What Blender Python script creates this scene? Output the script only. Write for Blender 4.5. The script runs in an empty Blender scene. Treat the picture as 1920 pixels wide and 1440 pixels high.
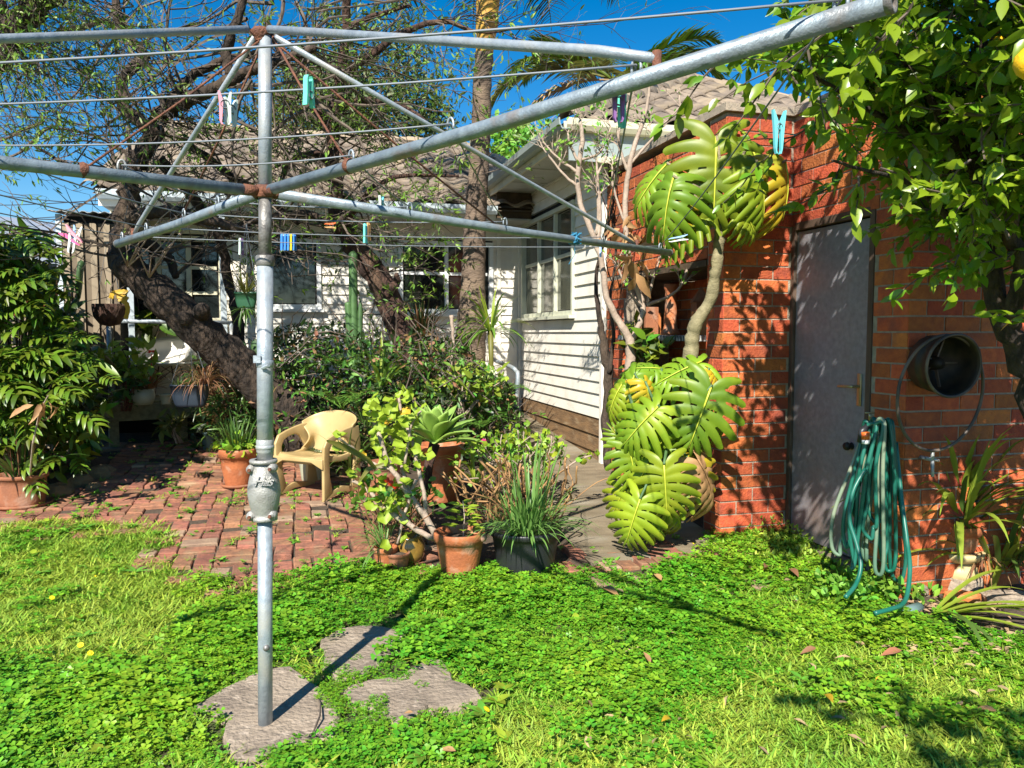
import bpy, math, random
import numpy as np
from mathutils import Vector, Matrix, Euler, Quaternion
R = math.radians
rng = random.Random(7)
nr = np.random.RandomState(11)
S = bpy.context.scene
COL = S.collection

# ------------------------------------------------------------------ camera, sky, sun, exposure
CAMH = 1.45; PITCH = R(3.75); F = 1450.0
cam_d = bpy.data.cameras.new('camera'); cam = bpy.data.objects.new('camera', cam_d); COL.objects.link(cam)
cam_d.sensor_width = 36.0; cam_d.lens = F/1920*36.0; cam_d.clip_start = 0.05; cam_d.clip_end = 400
cam.location = (0, 0, CAMH); cam.rotation_euler = (R(90)-PITCH, 0, 0)
S.camera = cam
SUN_EL = R(41); SHX, SHY = 0.27, 0.963          # horizontal direction the light travels
w = bpy.data.worlds.new('World'); S.world = w; w.use_nodes = True
nt = w.node_tree; nt.nodes.clear()
wo = nt.nodes.new('ShaderNodeOutputWorld'); bg = nt.nodes.new('ShaderNodeBackground'); bg.inputs[1].default_value = 0.060
sk = nt.nodes.new('ShaderNodeTexSky'); sk.sky_type = 'NISHITA'; sk.sun_disc = False
sk.sun_elevation = SUN_EL; sk.sun_rotation = math.atan2(-SHX, -SHY); sk.air_density = 1.0; sk.dust_density = 0.05; sk.ozone_density = 2.5
hs = nt.nodes.new('ShaderNodeHueSaturation'); hs.inputs['Saturation'].default_value = 1.5; hs.inputs['Value'].default_value = 1.3
nt.links.new(sk.outputs[0], hs.inputs['Color']); nt.links.new(hs.outputs[0], bg.inputs[0]); nt.links.new(bg.outputs[0], wo.inputs[0])
sl = bpy.data.lights.new('sun', 'SUN'); sun = bpy.data.objects.new('sun', sl); COL.objects.link(sun)
sl.energy = 5.0; sl.angle = R(0.5); sl.color = (1.0, 0.95, 0.86)
tv = Vector((SHX*math.cos(SUN_EL), SHY*math.cos(SUN_EL), -math.sin(SUN_EL)))
sun.rotation_euler = tv.to_track_quat('-Z', 'Y').to_euler(); sun.location = (-5, -15, 15)
vs = S.view_settings; vs.view_transform = 'Standard'; vs.look = 'None'; vs.gamma = 1; vs.exposure = 0.9; vs.use_curve_mapping = False
cy = S.cycles
cy.max_bounces = 6; cy.diffuse_bounces = 3; cy.transmission_bounces = 4; cy.transparent_max_bounces = 4; cy.glossy_bounces = 3

# ------------------------------------------------------------------ places
def ray(px, py):
    a = (px-960)/F; b = (720-py)/F
    return Vector((a, math.cos(PITCH)+b*math.sin(PITCH), -math.sin(PITCH)+b*math.cos(PITCH)))
def P(px, py, Y):
    d = ray(px, py); return Vector((0, 0, CAMH)) + d*(Y/d.y)
def gz(x, y): 
    t = max(0.0, y-3.9); return 0.083*t*min(1, .4+t*.6) if y < 12 else 0.672
def G(px, py, dz=0):
    d = ray(px, py); t = 0.5
    for i in range(4000):
        p = Vector((0, 0, CAMH))+d*t
        if p.z <= gz(p.x, p.y)+dz: return p
        t += 0.005
    return p
O = Vector((0.12, 9.63, 0)); U = Vector((.9649, .2628, 0)); V = Vector((-.2628, .9649, 0)); HA = math.atan2(.2628, .9649)
def H(u, v, z=0): return O+U*u+V*v+Vector((0, 0, z))
RH = Matrix.Rotation(HA, 3, 'Z')

# ------------------------------------------------------------------ materials
def lin(c):
    return tuple(((x/12.92) if x <= .04045 else ((x+.055)/1.055)**2.4) for x in c)
def M(name, col, rough=.6, col2=None, nscale=6.0, nlo=.35, nhi=.65, var=0.0, isl=0.0, hue=0.0, bump=0.0, bscale=40.0, metal=0.0, trans=0.0,
      spec=.5, stretch=(1, 1, 1), col3=None, n3=1.5, lo3=.55, hi3=.7, coat=0.0, detail=4.0, tcol=None, emit=None):
    m = bpy.data.materials.new(name); m.use_nodes = True; n = m.node_tree; N = n.nodes; L = n.links
    b = N['Principled BSDF']; out = N['Material Output']
    geo = N.new('ShaderNodeNewGeometry'); mp = N.new('ShaderNodeMapping'); mp.inputs['Scale'].default_value = stretch
    L.new(geo.outputs['Position'], mp.inputs[0]); src = None
    rgb = N.new('ShaderNodeRGB'); rgb.outputs[0].default_value = (*col, 1); src = rgb.outputs[0]
    def mixn(src, c, scale, lo, hi):
        t = N.new('ShaderNodeTexNoise'); t.inputs['Scale'].default_value = scale; t.inputs['Detail'].default_value = detail
        L.new(mp.outputs[0], t.inputs['Vector'])
        r = N.new('ShaderNodeMapRange'); r.inputs[1].default_value = lo; r.inputs[2].default_value = hi; L.new(t.outputs[0], r.inputs[0])
        x = N.new('ShaderNodeMix'); x.data_type = 'RGBA'; x.inputs[7].default_value = (*c, 1)
        L.new(r.outputs[0], x.inputs[0]); L.new(src, x.inputs[6]); return x.outputs[2]
    if col2: src = mixn(src, col2, nscale, nlo, nhi)
    if col3: src = mixn(src, col3, n3, lo3, hi3)
    if var or isl or hue:
        h = N.new('ShaderNodeHueSaturation')
        if isl: rsrc = geo.outputs['Random Per Island']
        else: rsrc = N.new('ShaderNodeObjectInfo').outputs['Random']
        a = max(var, isl)
        r1 = N.new('ShaderNodeMapRange'); r1.inputs[3].default_value = 1-a; r1.inputs[4].default_value = 1+a; L.new(rsrc, r1.inputs[0]); L.new(r1.outputs[0], h.inputs['Value'])
        if hue:
            mm = N.new('ShaderNodeMath'); mm.operation = 'MULTIPLY'; mm.inputs[1].default_value = 7.31; L.new(rsrc, mm.inputs[0])
            fr = N.new('ShaderNodeMath'); fr.operation = 'FRACT'; L.new(mm.outputs[0], fr.inputs[0])
            r2 = N.new('ShaderNodeMapRange'); r2.inputs[3].default_value = .5-hue; r2.inputs[4].default_value = .5+hue; L.new(fr.outputs[0], r2.inputs[0]); L.new(r2.outputs[0], h.inputs['Hue'])
        L.new(src, h.inputs['Color']); src = h.outputs[0]
    L.new(src, b.inputs['Base Color']); b.inputs['Roughness'].default_value = rough; b.inputs['Metallic'].default_value = metal
    b.inputs['Specular IOR Level'].default_value = spec
    if coat: b.inputs['Coat Weight'].default_value = coat; b.inputs['Coat Roughness'].default_value = .15
    if bump:
        t = N.new('ShaderNodeTexNoise'); t.inputs['Scale'].default_value = bscale; t.inputs['Detail'].default_value = 5; L.new(mp.outputs[0], t.inputs['Vector'])
        bp = N.new('ShaderNodeBump'); bp.inputs['Strength'].default_value = min(1, bump); bp.inputs['Distance'].default_value = .02*max(1, bump); L.new(t.outputs[0], bp.inputs['Height']); L.new(bp.outputs[0], b.inputs['Normal'])
    if trans:
        tr = N.new('ShaderNodeBsdfTranslucent'); ms = N.new('ShaderNodeMixShader'); ms.inputs[0].default_value = trans
        if tcol: tr.inputs[0].default_value = (*tcol, 1)
        else: L.new(src, tr.inputs[0])
        L.new(b.outputs[0], ms.inputs[1]); L.new(tr.outputs[0], ms.inputs[2]); L.new(ms.outputs[0], out.inputs[0])
    return m
def glassy(name, col, rough=.05):
    m = M(name, col, rough, spec=.9); return m

mt = {}
mt['soil'] = M('soil', (.055, .038, .024), .95, (.10, .07, .045), 9, bump=.8, bscale=60)
mt['lawnbase'] = M('lawn_soil', (.05, .075, .018), .95, (.07, .06, .025), 14, bump=.6, bscale=80)
mt['galv'] = M('galvanised', (.40, .45, .48), .45, (.26, .30, .33), 38, .3, .7, metal=.3, bump=.12, bscale=160, col3=(.42, .42, .39), n3=7, lo3=.5, hi3=.65)
mt['galv_old'] = M('galvanised_old', (.27, .26, .24), .5, (.14, .13, .12), 30, metal=.45, bump=.2, bscale=120, col3=(.30, .21, .13), n3=12, lo3=.6, hi3=.75)
mt['arm'] = M('arm_zinc', (.30, .36, .39), .45, (.18, .22, .25), 30, .3, .7, metal=.3, bump=.15, bscale=150, col3=(.24, .20, .17), n3=9, lo3=.58, hi3=.72)
mt['cast'] = M('cast_alloy', (.42, .41, .38), .5, (.30, .29, .26), 24, metal=.35, bump=.3, bscale=180)
mt['rust'] = M('rust', (.20, .075, .035), .8, (.11, .045, .03), 30, bump=.5, bscale=120)
mt['wire'] = M('line_wire', (.20, .22, .24), .6, metal=.2)
mt['brick'] = M('red_brick', (.56, .140, .036), .85, (.40, .088, .028), 26, .3, .7, var=.28, hue=.012, bump=.5, bscale=70, col3=(.24, .07, .04), n3=5, lo3=.56, hi3=.8)
mt['mortar'] = M('mortar', (.42, .34, .25), .95, (.30, .25, .19), 30, bump=.5, bscale=150)
mt['paver'] = M('paver', (.35, .145, .08), .92, (.20, .09, .055), 20, var=.22, hue=.012, bump=.4, bscale=70, col3=(.34, .22, .12), n3=5, lo3=.55, hi3=.75)
mt['paver_pale'] = M('paver_pale', (.36, .24, .15), .9, (.27, .17, .11), 14, var=.2, bump=.4, bscale=70)
mt['stone'] = M('slate_stone', (.35, .275, .20), .88, (.20, .155, .115), 6, .38, .72, var=.08, bump=.8, bscale=45, col3=(.46, .37, .28), n3=26, lo3=.56, hi3=.72, detail=8)
mt['concrete'] = M('concrete_path', (.24, .19, .12), .9, (.15, .115, .07), 4, bump=.4, bscale=60, stretch=(1, 3, 1), col3=(.30, .26, .19), n3=2, lo3=.5, hi3=.7)
mt['whiteboard'] = M('white_weatherboard', (.80, .75, .65), .55, (.66, .61, .52), 5, .45, .75, bump=.1, bscale=50)
mt['creamboard'] = M('cream_weatherboard', (.76, .69, .55), .6, (.64, .58, .45), 4, .4, .7, bump=.1, bscale=40)
mt['cream'] = M('cream_trim', (.66, .63, .45), .5, (.56, .53, .38), 8)
mt['brownboard'] = M('brown_plinth', (.24, .14, .065), .7, (.15, .09, .045), 6, bump=.4, bscale=30, stretch=(1, 1, 4), col3=(.33, .24, .14), n3=5, lo3=.55, hi3=.75)
mt['windowframe'] = M('window_cream', (.60, .61, .47), .5, (.50, .50, .38), 9)
mt['whiteframe'] = M('window_white', (.78, .79, .77), .5)
mt['glass'] = glassy('window_glass', (.012, .016, .016), .06)
mt['glass2'] = M('glass_with_blind', (.10, .10, .07), .08, (.03, .035, .03), 3, spec=.9, stretch=(1, 1, .3))
mt['soffit'] = M('soffit', (.50, .50, .46), .7, (.40, .40, .36), 3)
mt['gutter'] = M('gutter_cream', (.68, .66, .46), .45)
mt['fascia_green'] = M('fascia_grey_green', (.30, .35, .33), .5)
mt['tile'] = M('roof_tile', (.25, .195, .145), .9, (.15, .12, .095), 9, var=.14, bump=.4, bscale=60, col3=(.31, .24, .16), n3=3, lo3=.5, hi3=.7)
mt['tilepale'] = M('ridge_tile', (.34, .265, .175), .9, (.30, .23, .16), 12, var=.1, bump=.3)
mt['door'] = M('grey_flush_door', (.27, .27, .29), .34, (.19, .19, .21), 30, .3, .7, bump=.18, bscale=120, col3=(.20, .145, .12), n3=1.6, lo3=.5, hi3=.72)
mt['doorframe'] = M('dark_door_frame', (.12, .075, .05), .7, (.07, .045, .03), 20, stretch=(1, 1, .3))
mt['brass'] = M('worn_brass', (.45, .38, .22), .35, metal=.8)
mt['terra'] = M('terracotta', (.48, .15, .05), .82, (.36, .11, .04), 10, bump=.25, bscale=60, col3=(.50, .33, .22), n3=9, lo3=.54, hi3=.78)
mt['terra_old'] = M('terracotta_weathered', (.36, .135, .06), .85, (.26, .10, .05), 8, bump=.2, bscale=60, col3=(.42, .30, .22), n3=6, lo3=.52, hi3=.75)
mt['terra_orange'] = M('terracotta_bright', (.62, .21, .06), .8, (.52, .17, .05), 8)
mt['blackpot'] = M('black_plastic', (.022, .023, .026), .4)
mt['bluepot'] = M('blue_grey_plastic', (.02, .03, .046), .5)
mt['creampot'] = M('sage_cream_ceramic', (.42, .42, .30), .4)
mt['greenpot'] = M('dark_green_plastic', (.03, .10, .05), .35)
mt['tealpot'] = M('grey_green_plastic', (.13, .21, .20), .5)
mt['glaze'] = M('honey_glaze', (.34, .20, .04), .2, (.10, .055, .02), 9, coat=.5)
mt['yellowpot'] = M('cream_yellow_glaze', (.62, .50, .24), .5, (.50, .38, .18), 8)
mt['plastic_y'] = M('pale_yellow_plastic', (.52, .38, .17), .42, (.42, .29, .12), 4, bump=.05, bscale=200)
mt['plastic_w'] = M('white_plastic', (.72, .68, .60), .4)
mt['timber'] = M('weathered_timber', (.34, .29, .16), .8, (.20, .17, .09), 8, bump=.4, bscale=40, stretch=(3, 1, 3), var=.1)
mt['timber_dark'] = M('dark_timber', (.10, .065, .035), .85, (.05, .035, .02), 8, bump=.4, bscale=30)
mt['bark'] = M('dark_bark', (.075, .05, .034), .95, (.02, .014, .01), 22, .35, .65, bump=1.6, bscale=38, stretch=(1, 1, .45), col3=(.15, .105, .065), n3=3, lo3=.58, hi3=.8)
mt['bark2'] = M('reddish_bark', (.095, .048, .032), .95, (.035, .02, .015), 25, bump=1.8, bscale=36, stretch=(1, 1, .45), col3=(.15, .09, .055), n3=4, lo3=.55, hi3=.75)
mt['twig'] = M('grey_twig', (.15, .115, .085), .9, (.075, .055, .042), 12)
mt['twigpale'] = M('pale_stem', (.44, .34, .26), .8, (.32, .24, .18), 14, bump=.3, bscale=60)
mt['palmbark'] = M('palm_trunk', (.19, .135, .095), .9, (.09, .062, .045), 8, bump=.8, bscale=30, stretch=(1, 1, 2.2), col3=(.25, .18, .12), n3=2, lo3=.5, hi3=.7)
mt['palmgold'] = M('golden_crownshaft', (.60, .34, .05), .7, (.36, .18, .04), 7, stretch=(3, 3, .5))
TY = (.34, .44, .02)
def leafm(name, col, isl=.3, hue=.02, trans=.28, rough=.42, tcol=None, **k):
    return M(name, col, rough, isl=isl, hue=hue, trans=trans, tcol=tcol, **k)
mt['clover'] = leafm('clover_leaf', (.125, .34, .018), .34, .025, .22, .45, col3=(.22, .40, .02), n3=.9, lo3=.45, hi3=.65)
mt['grass'] = leafm('grass_blade', (.34, .46, .05), .35, .03, .28, .5, col3=(.22, .38, .035), n3=1.3, lo3=.5, hi3=.62)
mt['weed'] = leafm('weed_leaf', (.17, .36, .035), .3, .03, .25, .5)
mt['almond'] = leafm('almond_leaf', (.17, .29, .035), .35, .03, .35, .45)
mt['lemon'] = leafm('lemon_leaf', (.17, .28, .014), .38, .035, .3, .3, tcol=(.24, .42, .02))
mt['philo'] = leafm('philodendron_leaf', (.095, .165, .012), .65, .05, .22, .38)
mt['fernm'] = leafm('fern_leaf', (.12, .27, .035), .35, .03, .3, .5)
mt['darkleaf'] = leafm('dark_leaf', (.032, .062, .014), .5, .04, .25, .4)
mt['olive'] = leafm('olive_leaf', (.16, .17, .03), .4, .04, .25, .5)
mt['cypress'] = leafm('cypress_leaf', (.085, .13, .03), .4, .03, .25, .5)
mt['brownleaf'] = leafm('dry_leaf', (.26, .14, .06), .35, .03, .2, .7)
mt['yellowleaf'] = leafm('yellow_leaf', (.62, .42, .03), .2, .02, .3, .5)
mt['strap'] = leafm('strap_leaf', (.26, .36, .04), .3, .02, .3, .35)
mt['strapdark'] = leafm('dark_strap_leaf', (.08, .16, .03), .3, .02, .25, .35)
mt['chive'] = leafm('chive_leaf', (.13, .27, .06), .3, .02, .2, .4)
mt['agave'] = M('agave_leaf', (.22, .36, .08), .42, (.30, .44, .07), 3, var=.12, bump=.05)
mt['geran'] = leafm('geranium_leaf', (.26, .42, .03), .25, .04, .3, .5)
mt['mon'] = M('monstera_leaf', (.25, .36, .018), .45, (.15, .26, .015), 5, .35, .65, var=.22, hue=.025, trans=.22, col3=(.38, .42, .03), n3=3, lo3=.55, hi3=.75)
mt['monrib'] = M('monstera_rib', (.52, .55, .05), .45)
mt['monyel'] = M('monstera_yellow', (.62, .40, .02), .4, (.38, .38, .03), 6, trans=.25, var=.1)
mt['mondry'] = M('monstera_dry', (.50, .29, .12), .7, (.36, .19, .08), 9, trans=.2, var=.15)
mt['cactus'] = M('cactus_skin', (.085, .17, .055), .55, (.05, .11, .035), 10, var=.1)
mt['hose'] = M('green_hose', (.006, .11, .072), .38, (.02, .14, .10), 9, var=.1)
mt['hose2'] = M('striped_hose', (.10, .19, .13), .35, (.34, .36, .24), 3)
mt['orange'] = M('orange_plastic', (.75, .14, .02), .4)
mt['white'] = M('white_plastic_small', (.75, .75, .72), .4)
mt['blackmetal'] = M('black_iron', (.018, .016, .014), .55, (.06, .04, .025), 12, metal=.3)
mt['hoop'] = M('worn_black_pipe', (.035, .032, .03), .5, (.16, .12, .09), 7)
mt['pink'] = M('pink_peg', (.80, .30, .35), .45); mt['hotpink'] = M('hot_pink_peg', (.85, .12, .30), .45)
mt['mint'] = M('mint_peg', (.14, .68, .48), .45); mt['teal'] = M('teal_peg', (.16, .62, .66), .45)
mt['blue'] = M('blue_peg', (.03, .20, .60), .45); mt['pale'] = M('clear_peg', (.55, .62, .55), .3); mt['skyblue'] = M('sky_blue_peg', (.35, .55, .85), .45)
mt['purple'] = M('purple_peg', (.22, .10, .28), .45); mt['woodpeg'] = M('wood_peg', (.52, .28, .10), .7)
mt['bluerope'] = M('blue_rope', (.03, .20, .34), .7); mt['red'] = M('red_flower', (.80, .04, .015), .5); mt['magenta'] = M('magenta_flower', (.75, .015, .16), .5)
mt['dandy'] = M('dandelion_yellow', (.85, .62, .01), .6)
mt['lemonfruit'] = M('lemon_fruit', (.85, .48, .01), .4, bump=.2, bscale=120)
mt['sheet'] = M('tan_sheeting', (.34, .27, .18), .8, (.27, .21, .14), 5)
mt['sheetdark'] = M('brown_sheeting', (.17, .13, .085), .8)
mt['whitepost'] = M('pale_blue_post', (.58, .66, .70), .5, (.46, .52, .54), 9)
mt['roofmetal'] = M('neighbour_roof', (.45, .48, .52), .4, metal=.2)
mt['cable'] = M('power_cable', (.03, .03, .035), .6)
mt['polished'] = M('striped_shelf_slab', (.62, .62, .58), .5, (.06, .07, .07), 26, .42, .55, stretch=(1.5, 1.5, .5))
mt['rock'] = M('garden_rock', (.30, .20, .10), .9, (.20, .14, .075), 6, bump=.8, bscale=25)
mt['darkint'] = M('dark_interior', (.01, .01, .01), .9)
mt['drydebris'] = leafm('dry_debris', (.36, .25, .13), .35, .02, .1, .8)

# ------------------------------------------------------------------ mesh building
class MB:
    def __init__(s): s.v = []; s.f = []; s.m = []; s.cm = 0
    def add(s, vs, fs):
        b = len(s.v); s.v.extend([tuple(x) for x in vs]); s.f.extend([tuple(b+i for i in f) for f in fs]); s.m.extend([s.cm]*len(fs))
    def box(s, c, size, Rm=None):
        c = Vector(c); h = [x/2 for x in size]
        vs = [Vector((sx*h[0], sy*h[1], sz*h[2])) for sx in (-1, 1) for sy in (-1, 1) for sz in (-1, 1)]
        if Rm is not None: vs = [Rm @ x for x in vs]
        s.add([c+x for x in vs], [(0, 1, 3, 2), (4, 6, 7, 5), (0, 4, 5, 1), (2, 3, 7, 6), (0, 2, 6, 4), (1, 5, 7, 3)]); return s
    def bar(s, a, b, wid, hei, up=Vector((0, 0, 1))):
        a = Vector(a); b = Vector(b); d = (b-a); L = d.length; d.normalize(); sd = d.cross(up)
        if sd.length < 1e-4: sd = d.cross(Vector((0, 1, 0)))
        sd.normalize(); u = sd.cross(d)
        Rm = Matrix((d, sd, u)).transposed(); return s.box((a+b)/2, (L, wid, hei), Rm)
    def tube(s, pts, rad, n=8, cap=True, flat=1.0):
        pts = [Vector(p) for p in pts]; k = len(pts)
        if not hasattr(rad, '__len__'): rad = [rad]*k
        b = len(s.v); prev = None
        for i, p in enumerate(pts):
            t = (pts[min(i+1, k-1)]-pts[max(i-1, 0)])
            if t.length < 1e-9: t = Vector((0, 0, 1))
            t.normalize()
            if prev is None:
                a = Vector((0, 0, 1)) if abs(t.z) < .9 else Vector((1, 0, 0))
                x = t.cross(a).normalized()
            else:
                x = (prev - t*prev.dot(t));
                x = x.normalized() if x.length > 1e-6 else t.cross(Vector((.3, .5, .8))).normalized()
            prev = x; y = t.cross(x)
            for j in range(n):
                a = 2*math.pi*j/n; s.v.append(tuple(p+(x*math.cos(a)+y*math.sin(a)*flat)*rad[i]))
        nf = 0
        for i in range(k-1):
            for j in range(n):
                j2 = (j+1) % n; s.f.append((b+i*n+j, b+i*n+j2, b+(i+1)*n+j2, b+(i+1)*n+j)); nf += 1
        if cap:
            s.f.append(tuple(b+j for j in range(n-1, -1, -1))); s.f.append(tuple(b+(k-1)*n+j for j in range(n))); nf += 2
        s.m.extend([s.cm]*nf); return s
    def lathe(s, c, prof, n=24, Rm=None):
        c = Vector(c); b = len(s.v)
        for r, z in prof:
            for j in range(n):
                a = 2*math.pi*j/n; q = Vector((r*math.cos(a), r*math.sin(a), z))
                if Rm is not None: q = Rm @ q
                s.v.append(tuple(c+q))
        for i in range(len(prof)-1):
            for j in range(n):
                j2 = (j+1) % n; s.f.append((b+i*n+j, b+i*n+j2, b+(i+1)*n+j2, b+(i+1)*n+j)); s.m.append(s.cm)
        return s
    def prism(s, poly, z0, z1):
        n = len(poly); vs = [(p[0], p[1], z0(p) if callable(z0) else z0) for p in poly]+[(p[0], p[1], z1(p) if callable(z1) else z1) for p in poly]
        fs = [tuple(range(n-1, -1, -1)), tuple(range(n, 2*n))]+[(i, (i+1) % n, n+(i+1) % n, n+i) for i in range(n)]
        s.add(vs, fs); return s
    def ribbon(s, pts, wid, up, fold=0.0):
        """flat strip with a centre fold along pts"""
        b = len(s.v); k = len(pts)
        for i, p in enumerate(pts):
            t = (pts[min(i+1, k-1)]-pts[max(i-1, 0)]); sd = t.cross(up)
            if sd.length < 1e-6: sd = Vector((1, 0, 0))
            sd.normalize(); nn = sd.cross(t).normalized(); ww = wid[i] if hasattr(wid, '__len__') else wid
            s.v += [tuple(p-sd*ww/2+nn*fold*ww), tuple(p), tuple(p+sd*ww/2+nn*fold*ww)]
        for i in range(k-1):
            for j in (0, 1): s.f.append((b+3*i+j, b+3*i+j+1, b+3*i+j+4, b+3*i+j+3)); s.m.append(s.cm)
        return s
    def mesh(s, name, mats, smooth=False):
        me = bpy.data.meshes.new(name); me.from_pydata(s.v, [], s.f)
        for m_ in (mats if isinstance(mats, (list, tuple)) else [mats]): me.materials.append(m_)
        if any(s.m): me.polygons.foreach_set('material_index', s.m)
        if smooth: me.polygons.foreach_set('use_smooth', [True]*len(me.polygons))
        me.update(); return me
    def build(s, name, mats, parent=None, smooth=False):
        o = bpy.data.objects.new(name, s.mesh(name, mats, smooth)); COL.objects.link(o)
        if parent is not None: par(o, parent)
        return o
def wloc(o):
    m_ = Matrix.Translation(o.location) @ o.rotation_euler.to_matrix().to_4x4() @ Matrix.Diagonal((*o.scale, 1))
    if o.parent is not None: m_ = wloc(o.parent) @ o.matrix_parent_inverse @ m_
    return m_
def par(o, parent):
    o.parent = parent; o.matrix_parent_inverse = wloc(parent).inverted()
def tag(o, label=None, cat=None, group=None, kind=None):
    if label: o['label'] = label
    if cat: o['category'] = cat
    if group: o['group'] = group
    if kind: o['kind'] = kind
    return o
def thing(name, label, cat, loc=(0, 0, 0), group=None):
    o = bpy.data.objects.new(name, None); o.location = loc; o.empty_display_size = .05; COL.objects.link(o); return tag(o, label, cat, group)
def put(name, me, parent=None, loc=None, rot=None, scale=None, mat4=None):
    o = bpy.data.objects.new(name, me); COL.objects.link(o)
    if mat4 is not None:
        l, q, sc = mat4.decompose(); o.location = l; o.rotation_euler = q.to_euler(); o.scale = sc
    if loc is not None: o.location = loc
    if rot is not None: o.rotation_euler = rot
    if scale is not None: o.scale = scale if hasattr(scale, '__len__') else (scale,)*3
    if parent is not None: par(o, parent)
    return o
def bev(o, wd=.004, seg=2):
    m_ = o.modifiers.new('bevel', 'BEVEL'); m_.width = wd; m_.segments = seg; m_.limit_method = 'ANGLE'; return o

# leaf templates: verts, tris ; x = width, y = length, z = normal
def T_leaf(wd=.3, fold=.12, droop=.12, seg=3):
    vs = [(0, 0, 0)]; fs = []
    prof = [math.sin(math.pi*(i/(seg+1))**.8) for i in range(1, seg+1)]
    for i in range(seg):
        t = (i+1)/(seg+1); ww = wd*prof[i]/2; z = -droop*t*t
        vs += [(-ww, t, z+fold*ww), (0, t, z), (ww, t, z+fold*ww)]
    vs.append((0, 1, -droop)); e = len(vs)-1
    fs += [(0, 2, 1), (0, 3, 2)]
    for i in range(seg-1):
        a = 1+3*i; b = a+3
        fs += [(a, a+1, b+1), (a, b+1, b), (a+1, a+2, b+2), (a+1, b+2, b+1)]
    a = 1+3*(seg-1); fs += [(a, a+1, e), (a+1, a+2, e)]
    return np.array(vs, float), np.array(fs)
def T_round(n=8, cup=.15, wave=.06):
    vs = [(0, .45, -cup*.4)]
    for i in range(n):
        a = 2*math.pi*i/n-math.pi/2; r = .5*(1 if i else .55); r *= (1.06 if i % 2 else .9); vs.append((r*math.cos(a), .5+r*math.sin(a), cup*.3+wave*math.sin(3*a)))
    fs = [(0, 1+i, 1+(i+1) % n) for i in range(n)]
    return np.array(vs, float), np.array(fs)
def T_trefoil():
    vs = []; fs = []
    for k in range(3):
        a = 2*math.pi*k/3; c, s_ = math.cos(a), math.sin(a)
        pts = [(0, 0.02, 0), (-.28, .32, .07), (-.22, .52, .05), (0, .45, 0), (.22, .52, .05), (.28, .32, .07)]
        b = len(vs); vs += [(x*c-y*s_, x*s_+y*c, z) for x, y, z in pts]
        fs += [(b, b+3, b+2), (b, b+2, b+1), (b, b+4, b+3), (b, b+5, b+4)]
    return np.array(vs, float), np.array(fs)
def frames(D, Nn):
    D = D/np.linalg.norm(D, axis=1, keepdims=True); X = np.cross(D, Nn); ln = np.linalg.norm(X, axis=1, keepdims=True); X = X/np.maximum(ln, 1e-6); Z = np.cross(X, D)
    return np.stack([X, D, Z], axis=2)
def leaves_np(T, pos, D, Nn, size, xs=None):
    tv, tf = T; fr = frames(D, Nn); k = len(tv); n = len(pos)
    t = np.repeat(tv[None], n, 0)*np.asarray(size)[:, None, None]
    if xs is not None: t[:, :, 0] *= xs[:, None]
    vv = np.einsum('nij,nkj->nki', fr, t)+pos[:, None, :]
    ff = (tf[None]+(np.arange(n)*k)[:, None, None]).reshape(-1, 3)
    return vv.reshape(-1, 3), ff
def npmesh(name, vv, ff, mat, smooth=False):
    me = bpy.data.meshes.new(name); me.vertices.add(len(vv)); me.vertices.foreach_set('co', vv.astype(np.float32).ravel())
    me.loops.add(ff.size); me.loops.foreach_set('vertex_index', ff.astype(np.int32).ravel())
    me.polygons.add(len(ff)); me.polygons.foreach_set('loop_start', np.arange(0, ff.size, 3, dtype=np.int32)); me.polygons.foreach_set('loop_total', np.full(len(ff), 3, np.int32))
    me.materials.append(mat); me.update(calc_edges=True)
    if smooth: me.polygons.foreach_set('use_smooth', [True]*len(ff))
    return me
def npobj(name, vv, ff, mat, parent=None, smooth=False):
    o = bpy.data.objects.new(name, npmesh(name, vv, ff, mat, smooth)); COL.objects.link(o)
    if parent is not None: par(o, parent)
    return o
def rand_dirs(n, up=.0):
    d = nr.normal(size=(n, 3)); d /= np.linalg.norm(d, axis=1, keepdims=True); d[:, 2] += up; return d
def clump_points(n, c, rad, nclump=14, spread=.33, shell=.55):
    """points in an ellipsoid gathered in clumps, most near its outside"""
    cc = rand_dirs(nclump); cc /= np.linalg.norm(cc, axis=1, keepdims=True); cc *= (shell+(1-shell)*nr.rand(nclump, 1))
    idx = nr.randint(0, nclump, n); p = cc[idx]+nr.normal(size=(n, 3))*spread*.55
    return np.array(c)[None]+p*np.array(rad)[None]
def inpoly(x, y, poly):
    c = False; j = len(poly)-1
    for i in range(len(poly)):
        xi, yi = poly[i][0], poly[i][1]; xj, yj = poly[j][0], poly[j][1]
        if (yi > y) != (yj > y) and x < (xj-xi)*(y-yi)/(yj-yi)+xi: c = not c
        j = i
    return c
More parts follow.
